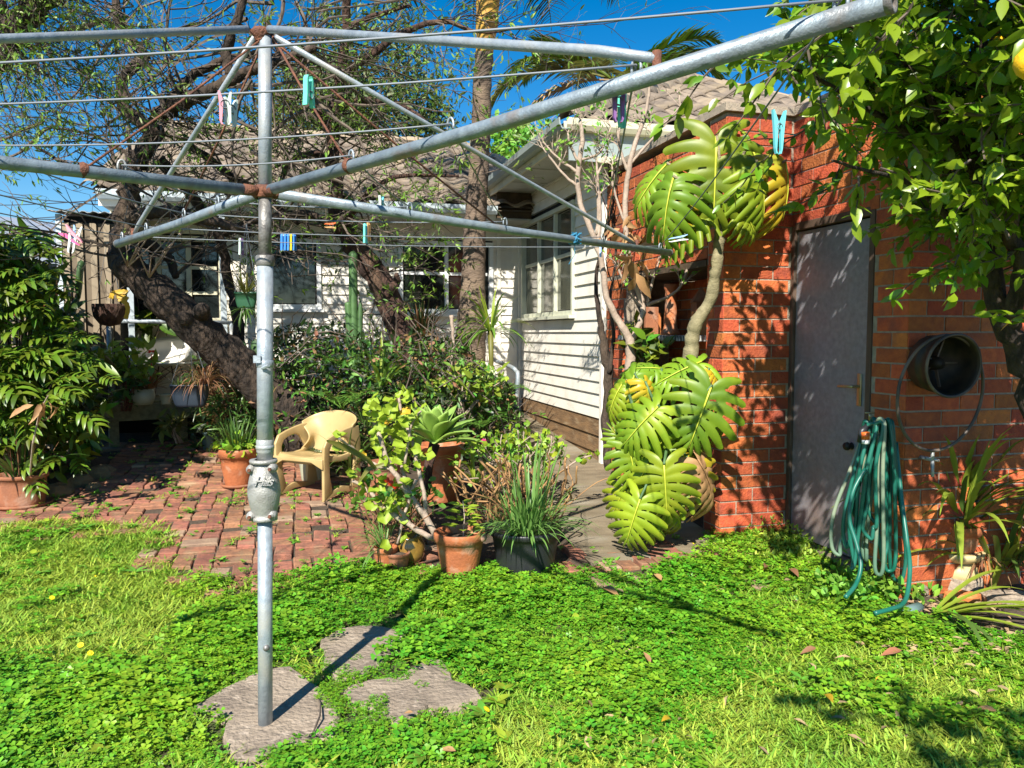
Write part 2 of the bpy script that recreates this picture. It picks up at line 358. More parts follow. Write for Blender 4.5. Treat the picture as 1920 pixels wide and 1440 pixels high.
def gn_scatter(name, pts, rots, scls, protos, label=None):
    """one 'stuff' object: proto clumps instanced on its own points"""
    me = bpy.data.meshes.new(name); me.from_pydata([tuple(p) for p in pts], [], [])
    a = me.attributes.new('rot', 'FLOAT_VECTOR', 'POINT'); a.data.foreach_set('vector', np.array(rots, np.float32).ravel())
    a = me.attributes.new('scl', 'FLOAT', 'POINT'); a.data.foreach_set('value', np.array(scls, np.float32))
    o = bpy.data.objects.new(name, me); COL.objects.link(o)
    c = bpy.data.collections.new(name+'_clumps')
    for pm in protos: c.objects.link(bpy.data.objects.new(name+'_clump', pm))
    g = bpy.data.node_groups.new(name+'_scatter', 'GeometryNodeTree')
    g.interface.new_socket('Geometry', in_out='INPUT', socket_type='NodeSocketGeometry'); g.interface.new_socket('Geometry', in_out='OUTPUT', socket_type='NodeSocketGeometry')
    N = g.nodes; L = g.links; gi = N.new('NodeGroupInput'); go = N.new('NodeGroupOutput')
    ci = N.new('GeometryNodeCollectionInfo'); ci.inputs[0].default_value = c; ci.inputs['Separate Children'].default_value = True; ci.inputs['Reset Children'].default_value = True
    ip = N.new('GeometryNodeInstanceOnPoints'); ip.inputs['Pick Instance'].default_value = True
    na = N.new('GeometryNodeInputNamedAttribute'); na.data_type = 'FLOAT_VECTOR'; na.inputs['Name'].default_value = 'rot'
    nb = N.new('GeometryNodeInputNamedAttribute'); nb.data_type = 'FLOAT'; nb.inputs['Name'].default_value = 'scl'
    er = N.new('FunctionNodeEulerToRotation'); L.new(na.outputs[0], er.inputs[0])
    L.new(gi.outputs[0], ip.inputs['Points']); L.new(ci.outputs[0], ip.inputs['Instance']); L.new(er.outputs[0], ip.inputs['Rotation']); L.new(nb.outputs[0], ip.inputs['Scale'])
    L.new(ip.outputs[0], go.inputs[0])
    md = o.modifiers.new('scatter', 'NODES'); md.node_group = g
    tag(o, kind='stuff', label=label); return o
# ================================================================== THE SETTING
# ground sheet
def make_ground():
    xs = [-60, -30, -15]+[(-10+.25*i) for i in range(81)]+[15, 30, 60]; ys = [-40, -10, -3]+[(-1+.2*i) for i in range(66)]+[14, 20, 40, 120]
    vs = []; fs = []
    for y in ys:
        for x in xs: vs.append((x, y, gz(x, y)+(0.006*math.sin(x*5.1)*math.cos(y*4.3))-.02))
    n = len(xs)
    for j in range(len(ys)-1):
        for i in range(n-1): fs.append((j*n+i, j*n+i+1, (j+1)*n+i+1, (j+1)*n+i))
    mb = MB(); mb.add(vs, fs); tag(mb.build('ground', mt['soil'], smooth=True), 'dark garden soil under the beds and the house', kind='structure')
make_ground()

lawn_poly = [(p.x, p.y) for p in [G(-500, 990), G(0, 985), G(150, 978), G(300, 990), G(325, 1010), G(285, 1050), G(330, 1075), G(440, 1098), G(560, 1078), G(640, 1072), G(760, 1062), G(900, 1068), G(1060, 1066), G(1200, 1085),
            G(1330, 1060), G(1340, 1010), G(1460, 985), G(1560, 1040), G(1600, 1100), G(1680, 1150), G(1720, 1180), G(1920, 1200)]]
lawn_poly += [(3.6, 3.3), (4.2, .3), (-4.2, .3)]
stone_px = [
 [(360, 1335), (420, 1300), (480, 1268), (545, 1256), (585, 1285), (640, 1330), (632, 1392), (560, 1405), (500, 1432), (445, 1436), (415, 1388), (425, 1360)],
 [(600, 1205), (640, 1185), (700, 1178), (755, 1190), (770, 1222), (730, 1240), (690, 1270), (640, 1290), (605, 1265), (612, 1240)],
 [(640, 1300), (690, 1285), (745, 1278), (800, 1245), (830, 1243), (850, 1282), (890, 1300), (902, 1318), (850, 1335), (800, 1335), (740, 1372), (700, 1345), (655, 1325)]]
stones = [[G(x, y) for x, y in s_] for s_ in stone_px]
def lawn_ground():
    # thin soil-green sheet 4 mm above the ground, under the clover
    mb = MB(); step = .12; n = 0
    xs = np.arange(-4.2, 4.2, step); ys = np.arange(.3, 5.6, step)
    for x in xs:
        for y in ys:
            if inpoly(x+step/2, y+step/2, lawn_poly):
                q = [(x, y), (x+step, y), (x+step, y+step), (x, y+step)]
                mb.add([(a, b, gz(a, b)+(0.006*math.sin(a*5.1)*math.cos(b*4.3))-.014) for a, b in q], [(0, 1, 2, 3)])
    tag(mb.build('lawn', mt['lawnbase'], smooth=True), 'soil and matted roots under the clover lawn', kind='structure')
lawn_ground()
slabels = ['pale brown flat stone slab that the clothes line pole stands in', 'brown flat stone slab behind the pole, crossed by its shadow', 'grey brown flat stone slab right of the pole foot']
for i, st in enumerate(stones):
    mb = MB(); pts = []
    k = len(st)
    for a in range(k):
        p, q = st[a], st[(a+1) % k]
        for t in range(3):
            x = p.lerp(q, t/3); x = x+Vector((rng.uniform(-.008, .008), rng.uniform(-.008, .008), 0)); pts.append((x.x, x.y))
    cx = sum(p[0] for p in pts)/len(pts); cy_ = sum(p[1] for p in pts)/len(pts)
    inner = [(cx+(p[0]-cx)*.96, cy_+(p[1]-cy_)*.96) for p in pts]; n = len(pts)
    vs = [(p[0], p[1], -.03) for p in pts]+[(p[0], p[1], .012) for p in pts]+[(p[0], p[1], .022+.003*math.sin(p[0]*30)) for p in inner]+[(cx, cy_, .024)]
    fs = [(a, (a+1) % n, n+(a+1) % n, n+a) for a in range(n)]+[(n+a, n+(a+1) % n, 2*n+(a+1) % n, 2*n+a) for a in range(n)]+[(2*n+a, 2*n+(a+1) % n, 3*n) for a in range(n)]
    mb.add(vs, fs); tag(mb.build('stone_slab', mt['stone']), slabels[i], 'stone slab', 'stone slabs round the clothes line pole')

# ---- clover, grass
def lawn_mix(x, y):
    """0 clover .. 1 grass"""
    v = .5+.5*math.sin(x*1.7+1.3)*math.cos(y*2.3-.4)+.25*math.sin(x*5.3+y*3.1)
    px = 960+F*x/max(.4, y)
    g = 0
    if px < 330 and y > 3.3: g = 1
    if y < 3.5 and x > -.1: g = max(g, min(1, (3.15+.35*min(1, x/1.2)-y-.25*math.sin(x*3.1))*1.8))
    if y < 2.9 and x < -.2: g *= .2
    if 3.0 < y < 4.6 and -1.6 < x < 1.2: v -= .35
    return min(1, max(0, g*.75+.28*v))
T3 = T_trefoil(); TL = T_leaf(.32, .25, .1, 2)
def clover_patch(seed, n, r):
    st = np.random.RandomState(seed); pos = np.zeros((n, 3)); a = st.rand(n)*6.283; q = r*np.sqrt(st.rand(n)); pos[:, 0] = q*np.cos(a); pos[:, 1] = q*np.sin(a); pos[:, 2] = .012+st.rand(n)*.034
    Nn = np.stack([st.normal(size=n)*.33, st.normal(size=n)*.33-.12, np.ones(n)], 1); b = st.rand(n)*6.283; D = np.stack([np.cos(b), np.sin(b), st.normal(size=n)*.1], 1)
    vv, ff = leaves_np(T3, pos, D, Nn, .017+.011*st.rand(n)); return npmesh('clover_clump', vv, ff, mt['clover'])
TB = (np.array([(-.06, 0, 0), (.06, 0, 0), (.045, .5, -.03), (-.045, .5, -.03), (0, 1, -.2)], float), np.array([(0, 1, 2), (0, 2, 3), (3, 2, 4)]))
def grass_patch(seed, n, r, mat, ln=.05, wd=1.0):
    st = np.random.RandomState(seed); pos = np.zeros((n, 3)); a = st.rand(n)*6.283; q = r*np.sqrt(st.rand(n)); pos[:, 0] = q*np.cos(a); pos[:, 1] = q*np.sin(a); pos[:, 2] = 0
    b = st.rand(n)*6.283; D = np.stack([np.cos(b)*.9, np.sin(b)*.9, .35+st.rand(n)*.9], 1); Nn = np.stack([np.zeros(n), np.zeros(n), np.ones(n)], 1)
    vv, ff = leaves_np(TB, pos, D, Nn, ln*(.5+.8*st.rand(n)), xs=np.full(n, wd)); return npmesh('grass_clump', vv, ff, mat)
cl_pts = []; gr_pts = []
px_ = lambda x, y: 960+F*x/max(.3, y)
N_TRY = 17000
for i in range(N_TRY):
    x = rng.uniform(-4.2, 4.2); y = .3+5.2*rng.random()
    if px_(x, y) < -700 or px_(x, y) > 2700: continue
    if not inpoly(x, y, lawn_poly): continue
    if any(inpoly(x+a*.06, y+b*.085, st) for st in stones for a, b in ((0, 0), (1, 0), (-1, 0), (0, 1), (0, -1))): continue
    m_ = lawn_mix(x, y); z = gz(x, y)-.014
    if rng.random() < (1-m_)**1.6 or rng.random() < .03: cl_pts.append((x, y, z))
    if rng.random() < .10+m_*1.0: gr_pts.append((x, y, z))
rr = lambda n: [(rng.uniform(-.08, .08), rng.uniform(-.08, .08), rng.uniform(0, 6.28)) for _ in range(n)]
gn_scatter('clover', cl_pts, rr(len(cl_pts)), [(.95+.35*math.sin(q[0]*4.1+q[1]*2.7)*math.cos(q[1]*5.3-q[0]*1.9))*rng.choice([.6, .8, 1, 1, 1.2, 1.6])*rng.uniform(.85, 1.15) for q in cl_pts], [clover_patch(s_, 42, .085) for s_ in range(4)], 'bright green clover covering the lawn')
gn_scatter('grass', gr_pts, rr(len(gr_pts)), [rng.uniform(.6, 1.2) for _ in gr_pts], [grass_patch(s_, 64, .085, mt['grass'], .068) for s_ in range(4)], 'fine light green grass growing among the clover')

# broad leaved weeds and longer tufts standing out of the clover, and weeds creeping over the slab edges
def rosette(seed, ln=.05, n=9, asp=.45, mat='weed'):
    st_ = np.random.RandomState(seed); pos = np.zeros((n, 3)); pos[:, 2] = .02; b = st_.rand(n)*6.283; D = np.stack([np.cos(b), np.sin(b), .25+.5*st_.rand(n)], 1)
    vv, ff = leaves_np(T_leaf(asp, .15, .3, 3), pos, D, np.tile([0, 0, 1.], (n, 1)), ln*(.6+.7*st_.rand(n))); return npmesh('weed_rosette', vv, ff, mt[mat])
bw = []
for i in range(520):
    x = rng.uniform(-4.2, 4.2); y = .8+4.6*rng.random()
    if inpoly(x, y, lawn_poly) and not any(inpoly(x, y, st) for st in stones): bw.append((x, y, gz(x, y)))
gn_scatter('lawn_weeds', bw, rr(len(bw)), [rng.uniform(.5, 1.3) for _ in bw], [rosette(1), rosette(2, .07, 7, .3), rosette(3, .06, 12, .16, 'grass'), rosette(4, .04, 8, .7, 'geran')], 'broad leaved weeds and grass tufts rising out of the clover')
eg = []
for st in stones:
    for k in range(len(st)):
        p, q = st[k], st[(k+1) % len(st)]
        for _ in range(int((q-p).length/.012)):
            if rng.random() < .55: c = p.lerp(q, rng.random())+Vector((rng.uniform(-.03, .025), rng.uniform(-.03, .025), 0)); eg.append((c.x, c.y, .006))
gn_scatter('edge_weeds', eg, rr(len(eg)), [rng.uniform(.2, .55) for _ in eg], [clover_patch(21, 30, .06), grass_patch(22, 30, .05, mt['grass'], .06), rosette(5)], 'clover and grass creeping over the edges of the stone slabs')

# ---- paving
pav_poly = [(p.x, p.y) for p in [G(-500, 960), G(-500, 880), G(60, 935), G(190, 905), G(215, 870), G(200, 832), G(390, 826), G(520, 850), G(640, 880), G(760, 940), G(820, 1000), G(820, 1075), G(560, 1110), G(440, 1125), G(250, 1075), G(290, 1010), G(100, 1010)]]
edge_poly = [(p.x, p.y) for p in [G(1040, 1050), G(1065, 1030), G(1330, 1008), G(1345, 1004), G(1475, 1030), G(1510, 1080), G(1400, 1105), G(1080, 1095)]]
def brick_mesh(name, L, W, Hh, mat, inset=.004):
    mb = MB(); a, b = L/2, W/2
    vs = [(-a, -b, -Hh), (a, -b, -Hh), (a, b, -Hh), (-a, b, -Hh), (-a, -b, -inset), (a, -b, -inset), (a, b, -inset), (-a, b, -inset), (-a+inset, -b+inset, 0), (a-inset, -b+inset, 0), (a-inset, b-inset, 0), (-a+inset, b-inset, 0)]
    fs = [(8, 9, 10, 11)]+[(i, (i+1) % 4, 4+(i+1) % 4, 4+i) for i in range(4)]+[(4+i, 4+(i+1) % 4, 8+(i+1) % 4, 8+i) for i in range(4)]
    mb.add(vs, fs); return mb.mesh(name, mat)
pm = [brick_mesh('paver_brick', .222, .106, .06, mt['paver'], .006), brick_mesh('paver_brick', .222, .106, .06, mt['paver_pale'], .006)]
pav_poly2 = pav_poly
paving = MB()
step = .2
for x in np.arange(-6, 1.2, step):
    for y in np.arange(4.2, 9.0, step):
        if inpoly(x+step/2, y+step/2, pav_poly): paving.add([(a, b, gz(a, b)+.006*math.sin(a*5.1)*math.cos(b*4.3)-.008) for a, b in ((x, y), (x+step, y), (x+step, y+step), (x, y+step))], [(0, 1, 2, 3)])
paving = tag(paving.build('paving', mt['soil'], smooth=True), 'patio of old red bricks laid on soil with weeds in the joints', kind='structure')
allb = []
c0 = .236
for iu in range(-34, 12):
    for iv in range(-36, 4):
        base = H(iu*c0, iv*c0)
        for h in (0, 1):
            if (iu+iv) % 2 == 0 or rng.random() < .25: cpt = H(iu*c0+(h-.5)*c0/2, iv*c0); ang = HA+R(90)
            else: cpt = H(iu*c0, iv*c0+(h-.5)*c0/2); ang = HA
            cpt = cpt + Vector((rng.uniform(-.006, .006), rng.uniform(-.006, .006), 0))
            where = 1 if inpoly(cpt.x, cpt.y, pav_poly) else (2 if inpoly(cpt.x, cpt.y, edge_poly) else 0)
            if where and 960+F*cpt.x/cpt.y > -250: allb.append((cpt.y, cpt, ang, where))
            if (iu+iv) % 2 and ang == HA and False: pass
allb.sort(key=lambda t: t[0])
rest = MB(); cnt = {1: 0, 2: 0}
edging = MB()
for x in np.arange(.2, 2.2, .2):
    for y in np.arange(4.0, 5.6, .2):
        if inpoly(x+.1, y+.1, edge_poly): edging.add([(a, b, gz(a, b)-.006) for a, b in ((x, y), (x+.2, y), (x+.2, y+.2), (x, y+.2))], [(0, 1, 2, 3)])
edging = tag(edging.build('brick_edging_ground', mt['soil'], smooth=True), 'strip of ground with red edging bricks below the brick wall', kind='structure')
wp = []
for yy, c, ang, wh in allb:
    c = Vector((c.x, c.y, gz(c.x, c.y)+rng.uniform(.0, .012)+.006)); tilt = (rng.uniform(-.035, .035)+.06, rng.uniform(-.035, .035), ang+rng.uniform(-.05, .05))
    pale = rng.random() < .08
    if wh == 2 and rng.random() < .3: wp.append(c); continue
    if cnt[wh] < 300 and 960+F*c.x/c.y > -60:
        cnt[wh] += 1; put('brick', pm[1 if pale else 0], paving if wh == 1 else edging, c, tilt)
    else:
        Rm = Euler(tilt).to_matrix(); rest.box(c-Vector((0, 0, .03)), (.222, .106, .06), Rm)
    for _ in range(5 if rng.random() < .3 else 2): 
        if rng.random() < .6: wp.append(c+Vector((rng.uniform(-.13, .13), rng.uniform(-.1, .1), 0)))
r_ = rest.build('brick', mt['paver'], paving); tag(r_, 'further paving bricks too small to tell apart', kind='stuff')
def weed_patch(seed):
    st = np.random.RandomState(seed); n = 16; pos = np.zeros((n, 3)); pos[:, 0] = st.normal(size=n)*.012; pos[:, 1] = st.normal(size=n)*.012; pos[:, 2] = .004
    b = st.rand(n)*6.283; D = np.stack([np.cos(b), np.sin(b), .2+st.rand(n)*.8], 1); Nn = np.tile([0, 0, 1.], (n, 1))
    vv, ff = leaves_np(T_leaf(.4, .1, .25, 2), pos, D, Nn, .022+.025*st.rand(n)); return npmesh('weed_clump', vv, ff, mt['weed'])
gn_scatter('weeds', wp, rr(len(wp)), [rng.choice([.25, .35, .5, .7, .9, 1.3])*rng.uniform(.8, 1.2) for _ in wp], [weed_patch(3), weed_patch(4), weed_patch(5), grass_patch(31, 14, .02, mt['grass'], .04), grass_patch(32, 22, .05, mt['grass'], .03), clover_patch(33, 14, .05)], 'small green weeds sprouting in the brick joints')

# ---- concrete path beside the house
pb = [H(-.98, -4.95), H(-.02, -4.95), H(-.02, .0), H(-.9, 0)]
mb = MB()
for i in range(26):
    v0 = -4.95+i*.19; v1 = v0+.19
    for j in range(4):
        u0 = -.98+j*.24; q = [H(u0, v0), H(u0+.24, v0), H(u0+.24, v1), H(u0, v1)]
        mb.add([(p.x, p.y, gz(p.x, p.y)+.012) for p in q], [(0, 1, 2, 3)])
q = [H(-.98, -4.95), H(-.02, -4.95)]
mb.add([(q[0].x, q[0].y, gz(*q[0].xy)+.012), (q[1].x, q[1].y, gz(*q[1].xy)+.012), (q[1].x, q[1].y, gz(*q[1].xy)-.05), (q[0].x, q[0].y, gz(*q[0].xy)-.05)], [(0, 1, 2, 3)])
tag(mb.build('path', mt['concrete'], smooth=False), 'stained concrete path along the white weatherboard wall', kind='structure')

# ================================================================== BRICK OUTHOUSE
def add_bricks(parent, org, du, dn, length, z0, z1, holes=(), off=0, course=.086, bl=.24, proud=.006, limit=[300], store=None, lasthalf=False, phase=0):
    """org: point at z=0 on wall plane, du along, dn outward normal. holes: (u0,u1,z0,z1)"""
    k = 0; z = z0
    ang = math.atan2(du.y, du.x)
    base = Matrix(((du.x, dn.x, 0), (du.y, dn.y, 0), (0, 0, 1)))
    while z < z1-.03:
        zt = min(z+course-.010, z1); segs = [(0, length)]
        for (a, b, c, d) in holes:
            if z+.04 > c and z+.04 < d:
                ns = []
                for s0, s1 in segs:
                    if b <= s0 or a >= s1: ns.append((s0, s1)); continue
                    if a > s0: ns.append((s0, a))
                    if b < s1: ns.append((b, s1))
                segs = ns
        st = -bl/2 if (k+phase) % 2 else 0.0
        st += off
        while st > 0: st -= bl
        x = st
        while x < length:
            for s0, s1 in segs:
                a = max(x, s0); b = min(x+bl-.010, s1)
                if b-a > .025: store.append((org+du*((a+b)/2)+Vector((0, 0, (z+zt)/2)), b-a, zt-z, dn, du, proud))
            x += bl
        z += course; k += 1
bm_cache = {}
def place_bricks(parent, store, limit=300, mat='brick'):
    camp = Vector((0, 0, CAMH)); store.sort(key=lambda t: (t[0]-camp).length)
    rest = MB(); n = 0
    for c, L_, Hh, dn, du, proud in store:
        px = 960+F*c.x/max(.1, c.y)
        key = (round(L_, 3), round(Hh, 3))
        M4 = Matrix(((du.x, 0, dn.x, 0), (du.y, 0, dn.y, 0), (0, 1, 0, 0), (0, 0, 0, 1)))
        if du.cross(Vector((0, 0, 1))).dot(dn) < 0: M4 = Matrix(((-du.x, 0, dn.x, 0), (-du.y, 0, dn.y, 0), (0, 1, 0, 0), (0, 0, 0, 1)))
        if n < limit and -50 < px < 2050:
            if key not in bm_cache: bm_cache[key] = brick_mesh('brick', L_, Hh, .03, mt[mat], .0025)
            M4 = Matrix.Translation(c+dn*(proud+rng.uniform(-.001, .001))) @ M4 @ Euler((rng.uniform(-.004, .004), rng.uniform(-.004, .004), 0)).to_matrix().to_4x4()
            put('brick', bm_cache[key], parent, mat4=M4); n += 1
        else:
            rest.box(c+dn*(proud-.015), (L_, .03, Hh), Matrix(((du.x, dn.x, 0), (du.y, dn.y, 0), (0, 0, 1))))
    if rest.v: tag(rest.build('brick', mt[mat], parent), 'further bricks of the same wall', kind='stuff')
UD = .497; VF = -4.767; VR = -5.806; BH = 2.86
oh = thing('brick_outhouse', 'red brick outhouse with a grey door on the right of the yard', 'outhouse', H(UD, VR, 0))
mb = MB()
def hpoly(uvs): return [(H(u, v).x, H(u, v).y) for u, v in uvs]
D0, D1, DZ0, DZ1 = -5.50, -4.80, .10, 2.10      # door opening (v range, z range)
mb.prism(hpoly([(UD, VR), (3.4, VR), (3.4, -2.9), (UD+.25, -2.9), (UD+.25, VR+.2), (UD, VR+.2)]), -.1, BH-.004)
mb.prism(hpoly([(UD, VR+.201), (UD+.249, VR+.201), (UD+.249, D0), (UD, D0)]), -.1, BH-.004)
mb.prism(hpoly([(UD, D0+.001), (UD+.249, D0+.001), (UD+.249, D1), (UD, D1)]), DZ1+.07, BH-.004)
mb.prism(hpoly([(.0, VF), (UD+.249, VF), (UD+.249, -4.55), (0, -4.55)]), -.1, BH-.004)
mb.prism(hpoly([(UD, VF-.034), (UD+.2, VF-.034), (UD+.2, VF-.001), (UD, VF-.001)]), -.1, BH-.004)
mb.build('wall', mt['mortar'], oh)
st = []
add_bricks(oh, H(0, VF), U, -V, UD, -.0, BH, store=st)                                       # pillar beside the door
hv = [(VR-D0)*-1, (VR-D1)*-1]
add_bricks(oh, H(UD, VR), V, -U, VF-VR, -.0, BH, holes=[(D0-VR-.045, D1-VR+.03, -1, DZ1+.09)], off=.12, store=st)   # door wall
add_bricks(oh, H(UD, VR), U, -V, 2.9, -.0, BH, off=-.12, store=st)       # right wall
add_bricks(oh, H(0, VF), V, -U, .2, 0, BH, off=0, phase=1, store=st)
place_bricks(oh, st, 300)
# parapet roof slab
mb = MB(); mb.prism(hpoly([(UD-.03, VR-.03), (3.43, VR-.03), (3.43, -2.9), (-.03, -2.9), (-.03, VF-.03), (UD-.03, VF-.03)]), BH, BH+.05); mb.build('roof', mt['mortar'], oh)
# door frame, door
mb = MB()
for v_ in (D0-.02, D1+.012): mb.box(H(UD+.045, v_, (DZ0+DZ1)/2+.02), (.11, .04, DZ1-DZ0+.06), RH)
mb.box(H(UD+.045, (D0+D1)/2, DZ1+.045), (.11, D1-D0+.0, .05), RH)
bev(mb.build('frame', mt['doorframe'], oh))
dr = thing('door', None, None); del_ = dr
dr = MB().box(H(UD+.03, (D0+D1)/2, (DZ0+DZ1)/2+.01), (.036, D1-D0-.006, DZ1-DZ0), RH).build('door', mt['door'], oh); bev(dr, .003); tag(dr, 'grey flush door with scratched paint')
bpy.data.objects.remove(del_)
hz = 1.12
bev(MB().box(H(UD+.02, (D0+D1)/2, DZ0-.03), (.16, D1-D0+.08, .05), RH).build('threshold', mt['concrete'], oh), .004)
for hh in (.35, 1.1, 1.85): MB().tube([H(UD-.004, D1+.002, hh-.045), H(UD-.004, D1+.002, hh+.045)], .009, 8).build('hinge', mt['rust'], dr, True)
mb = MB(); mb.box(H(UD+.007, D0+.065, hz), (.008, .035, .19), RH); mb.tube([H(UD+.0, D0+.065, hz+.02), H(UD-.045, D0+.065, hz+.02), H(UD-.05, D0+.085, hz+.02), H(UD-.05, D0+.18, hz+.015)], .009, 8)
bev(mb.build('handle', mt['brass'], dr, True), .002)
mb = MB(); mb.lathe(H(UD+.01, D0+.12, .78), [(.0, .05), (.022, .046), (.026, .03), (.012, .02), (.022, 0)], 12, Matrix.Rotation(HA+math.pi, 3, 'Z') @ Matrix.Rotation(R(90), 3, 'Y')); mb.build('knob', mt['blackmetal'], dr, True)

# ---- alcove with shelf, left of the pillar
al = thing('brick_alcove', 'red brick barbecue alcove with shelf behind the large leaved climber', 'brick alcove', H(0, VF, 0))
AV0 = -2.78; AZ = 1.95
mb = MB()
mb.prism(hpoly([(.0, -4.549), (.24, -4.549), (.24, AV0), (0, AV0)]), AZ, 2.80)            # beam over the opening
mb.prism(hpoly([(.62, -4.549), (.70, -4.549), (.70, AV0), (.62, AV0)]), 0, 2.80)           # back wall
mb.prism(hpoly([(.0, AV0+.001), (.70, AV0+.001), (.70, AV0+.1), (0, AV0+.1)]), 0, 2.80)
mb.prism(hpoly([(.0, -3.15), (.24, -3.15), (.24, AV0-.001), (0, AV0-.001)]), 0, AZ-.001)
mb.build('wall', mt['mortar'], al)
st = []
add_bricks(al, H(0, -4.549), V, -U, AV0+4.549, AZ, 2.80, store=st)
st2 = []
add_bricks(al, H(0, -3.15), V, -U, .37, .2, AZ, store=st)
add_bricks(al, H(.62, -4.549), V, -U, AV0+4.549, .2, AZ, store=st)
add_bricks(al, H(.0, -4.549), U, V, .6, .2, AZ, store=st)
place_bricks(al, st, 290)
mb = MB(); mb.prism(hpoly([(-.06, -4.545), (.60, -4.545), (.60, -3.16), (-.06, -3.16)]), 1.395, 1.435); bev(mb.build('shelf', mt['polished'], al), .004)
mb = MB(); mb.prism(hpoly([(-.012, -4.549), (.61, -4.549), (.61, -3.16), (-.012, -3.16)]), AZ-.05, AZ-.006); mb.build('lintel', mt['timber_dark'], al)

# ---- weatherboard house
ho = thing('weatherboard_house', 'white weatherboard house with tiled roofs round the back of the yard', 'house', H(0, 0, 0))
def board_mesh(a, b, z, pitch, nrm, thick=.026):
    """one lapped board from a to b"""
    mb = MB(); n = nrm
    p = [a+n*thick+Vector((0, 0, z)), a+n*.006+Vector((0, 0, z+pitch+.012)), a-n*.01+Vector((0, 0, z+pitch+.012)), a-n*.01+Vector((0, 0, z))]
    d = b-a; q = [x+d for x in p]
    mb.add(p+q, [(0, 4, 5, 1), (1, 5, 6, 2), (3, 2, 6, 7), (0, 3, 7, 4), (0, 1, 2, 3), (4, 7, 6, 5)]); return mb
def boards(parent, org, du, nrm, L_, z0, z1, pitch, holes, mat):
    z = z0
    while z < z1-.02:
        segs = [(0, L_)]
        for (a, b, c, d) in holes:
            if z+pitch*.5 > c and z+pitch*.5 < d:
                ns = []
                for s0, s1 in segs:
                    if b <= s0 or a >= s1: ns.append((s0, s1)); continue
                    if a > s0: ns.append((s0, a))
                    if b < s1: ns.append((b, s1))
                segs = ns
        for s0, s1 in segs:
            j = rng.uniform(-.001, .001)
            board_mesh(org+du*s0, org+du*s1, z+j, pitch, nrm).build('board', mt[mat], parent)
        z += pitch
def window(parent, org, du, nrm, w0, w1, z0, z1, cols, rows, fmat, gmat, fw=.05, depth=.05, sill=True):
    mb = MB(); Rm = Matrix((du, -nrm, Vector((0, 0, 1)))).transposed()
    c = lambda u, z, n=0: org+du*u+nrm*n+Vector((0, 0, z))
    wd = w1-w0; hh = z1-z0
    mb.box(c(w0-fw/2, (z0+z1)/2, .01), (fw, depth+.02, hh+2*fw), Rm); mb.box(c(w1+fw/2, (z0+z1)/2, .01), (fw, depth+.02, hh+2*fw), Rm)
    mb.box(c((w0+w1)/2, z1+fw/2, .008), (wd, depth+.02, fw), Rm); mb.box(c((w0+w1)/2, z0-fw/2, .008), (wd, depth+.02, fw), Rm)
    for k in range(1, cols): mb.box(c(w0+wd*k/cols, (z0+z1)/2, .003), (fw*.9, depth, hh-.002), Rm)
    fr = bev(mb.build('window', mt[fmat], parent), .003)
    if sill: bev(MB().box(c((w0+w1)/2, z0-fw-.02, .03), (wd+2*fw+.06, .12, .035), Rm).build('sill', mt[fmat], fr), .003)
    for k in range(cols):
        a = w0+wd*k/cols+.02; b = w0+wd*(k+1)/cols-.02; zs = [z0]+[z0+hh*r for r in rows]+[z1]
        for j in range(len(zs)-1):
            MB().box(c((a+b)/2, (zs[j]+zs[j+1])/2, -.012), (b-a, .006, zs[j+1]-zs[j]-.028), Rm).build('pane', mt[gmat], fr)
            if j: MB().box(c((a+b)/2, zs[j], -.004), (b-a, .03, .036), Rm).build('rail', mt[fmat], fr)
    return fr
EAVE = 3.2
# side wing wall (u = 0, looking left)
wg = MB()
wg.prism(hpoly([(.012, -2.66), (4.0, -2.66), (4.0, 3), (.012, 3)]), 0, EAVE-.1); wg.build('wall', mt['darkint'], ho)
swin = (.17, 1.93, 1.68, 2.72)     # distance from corner measured towards camera
boards(ho, H(0, -.0), -V, -U, 2.7, .67, EAVE-.1, .1135, [(swin[0]-.05, swin[1]+.05, swin[2]-.09, swin[3]+.05)], 'whiteboard')
boards(ho, H(-.004, -.0), -V, -U, 2.68, .20, .66, .155, [], 'brownboard')
window(ho, H(0, 0), -V, -U, swin[0], swin[1], swin[2], swin[3], 3, [.55], 'windowframe', 'glass2', .045)
for (u_, v_) in ((-.012, -2.725), (-.03, -.03)): bev(MB().box(H(u_, v_, (.25+EAVE-.1)/2), (.05, .06, EAVE-.1-.25), RH).build('corner_post', mt['whiteboard'], ho), .004)
# rear wall (v = 0, facing camera)
MB().prism(hpoly([(-4.6, .012), (.01, .012), (.01, 3), (-4.6, 3)]), .0, 2.9).build('wall', mt['darkint'], ho)
LB = 3.30
wA = (-1.47, -.42, 1.74, 2.50); wB = (-2.98, -2.46, 1.78, 2.48)
boards(ho, H(-LB, 0), U, -V, LB-.035, .78, 2.86, .112, [(LB+wA[0]-.05, LB+wA[1]+.05, wA[2]-.09, wA[3]+.05), (LB+wB[0]-.05, LB+wB[1]+.05, wB[2]-.09, wB[3]+.05)], 'whiteboard')
window(ho, H(0, 0), U, -V, wA[0], wA[1], wA[2], wA[3], 2, [.56], 'whiteframe', 'glass', .05)
window(ho, H(0, 0), U, -V, wB[0], wB[1], wB[2], wB[3], 1, [], 'whiteframe', 'glass', .05)
bev(MB().box(H(-.30, -.02, 1.85), (.05, .03, 2.1), RH).build('cover_strip', mt['whiteboard'], ho), .004)
bev(MB().box(H(-LB-.03, -.02, 1.8), (.07, .05, 2.1), RH).build('corner_post', mt['whiteboard'], ho), .004)
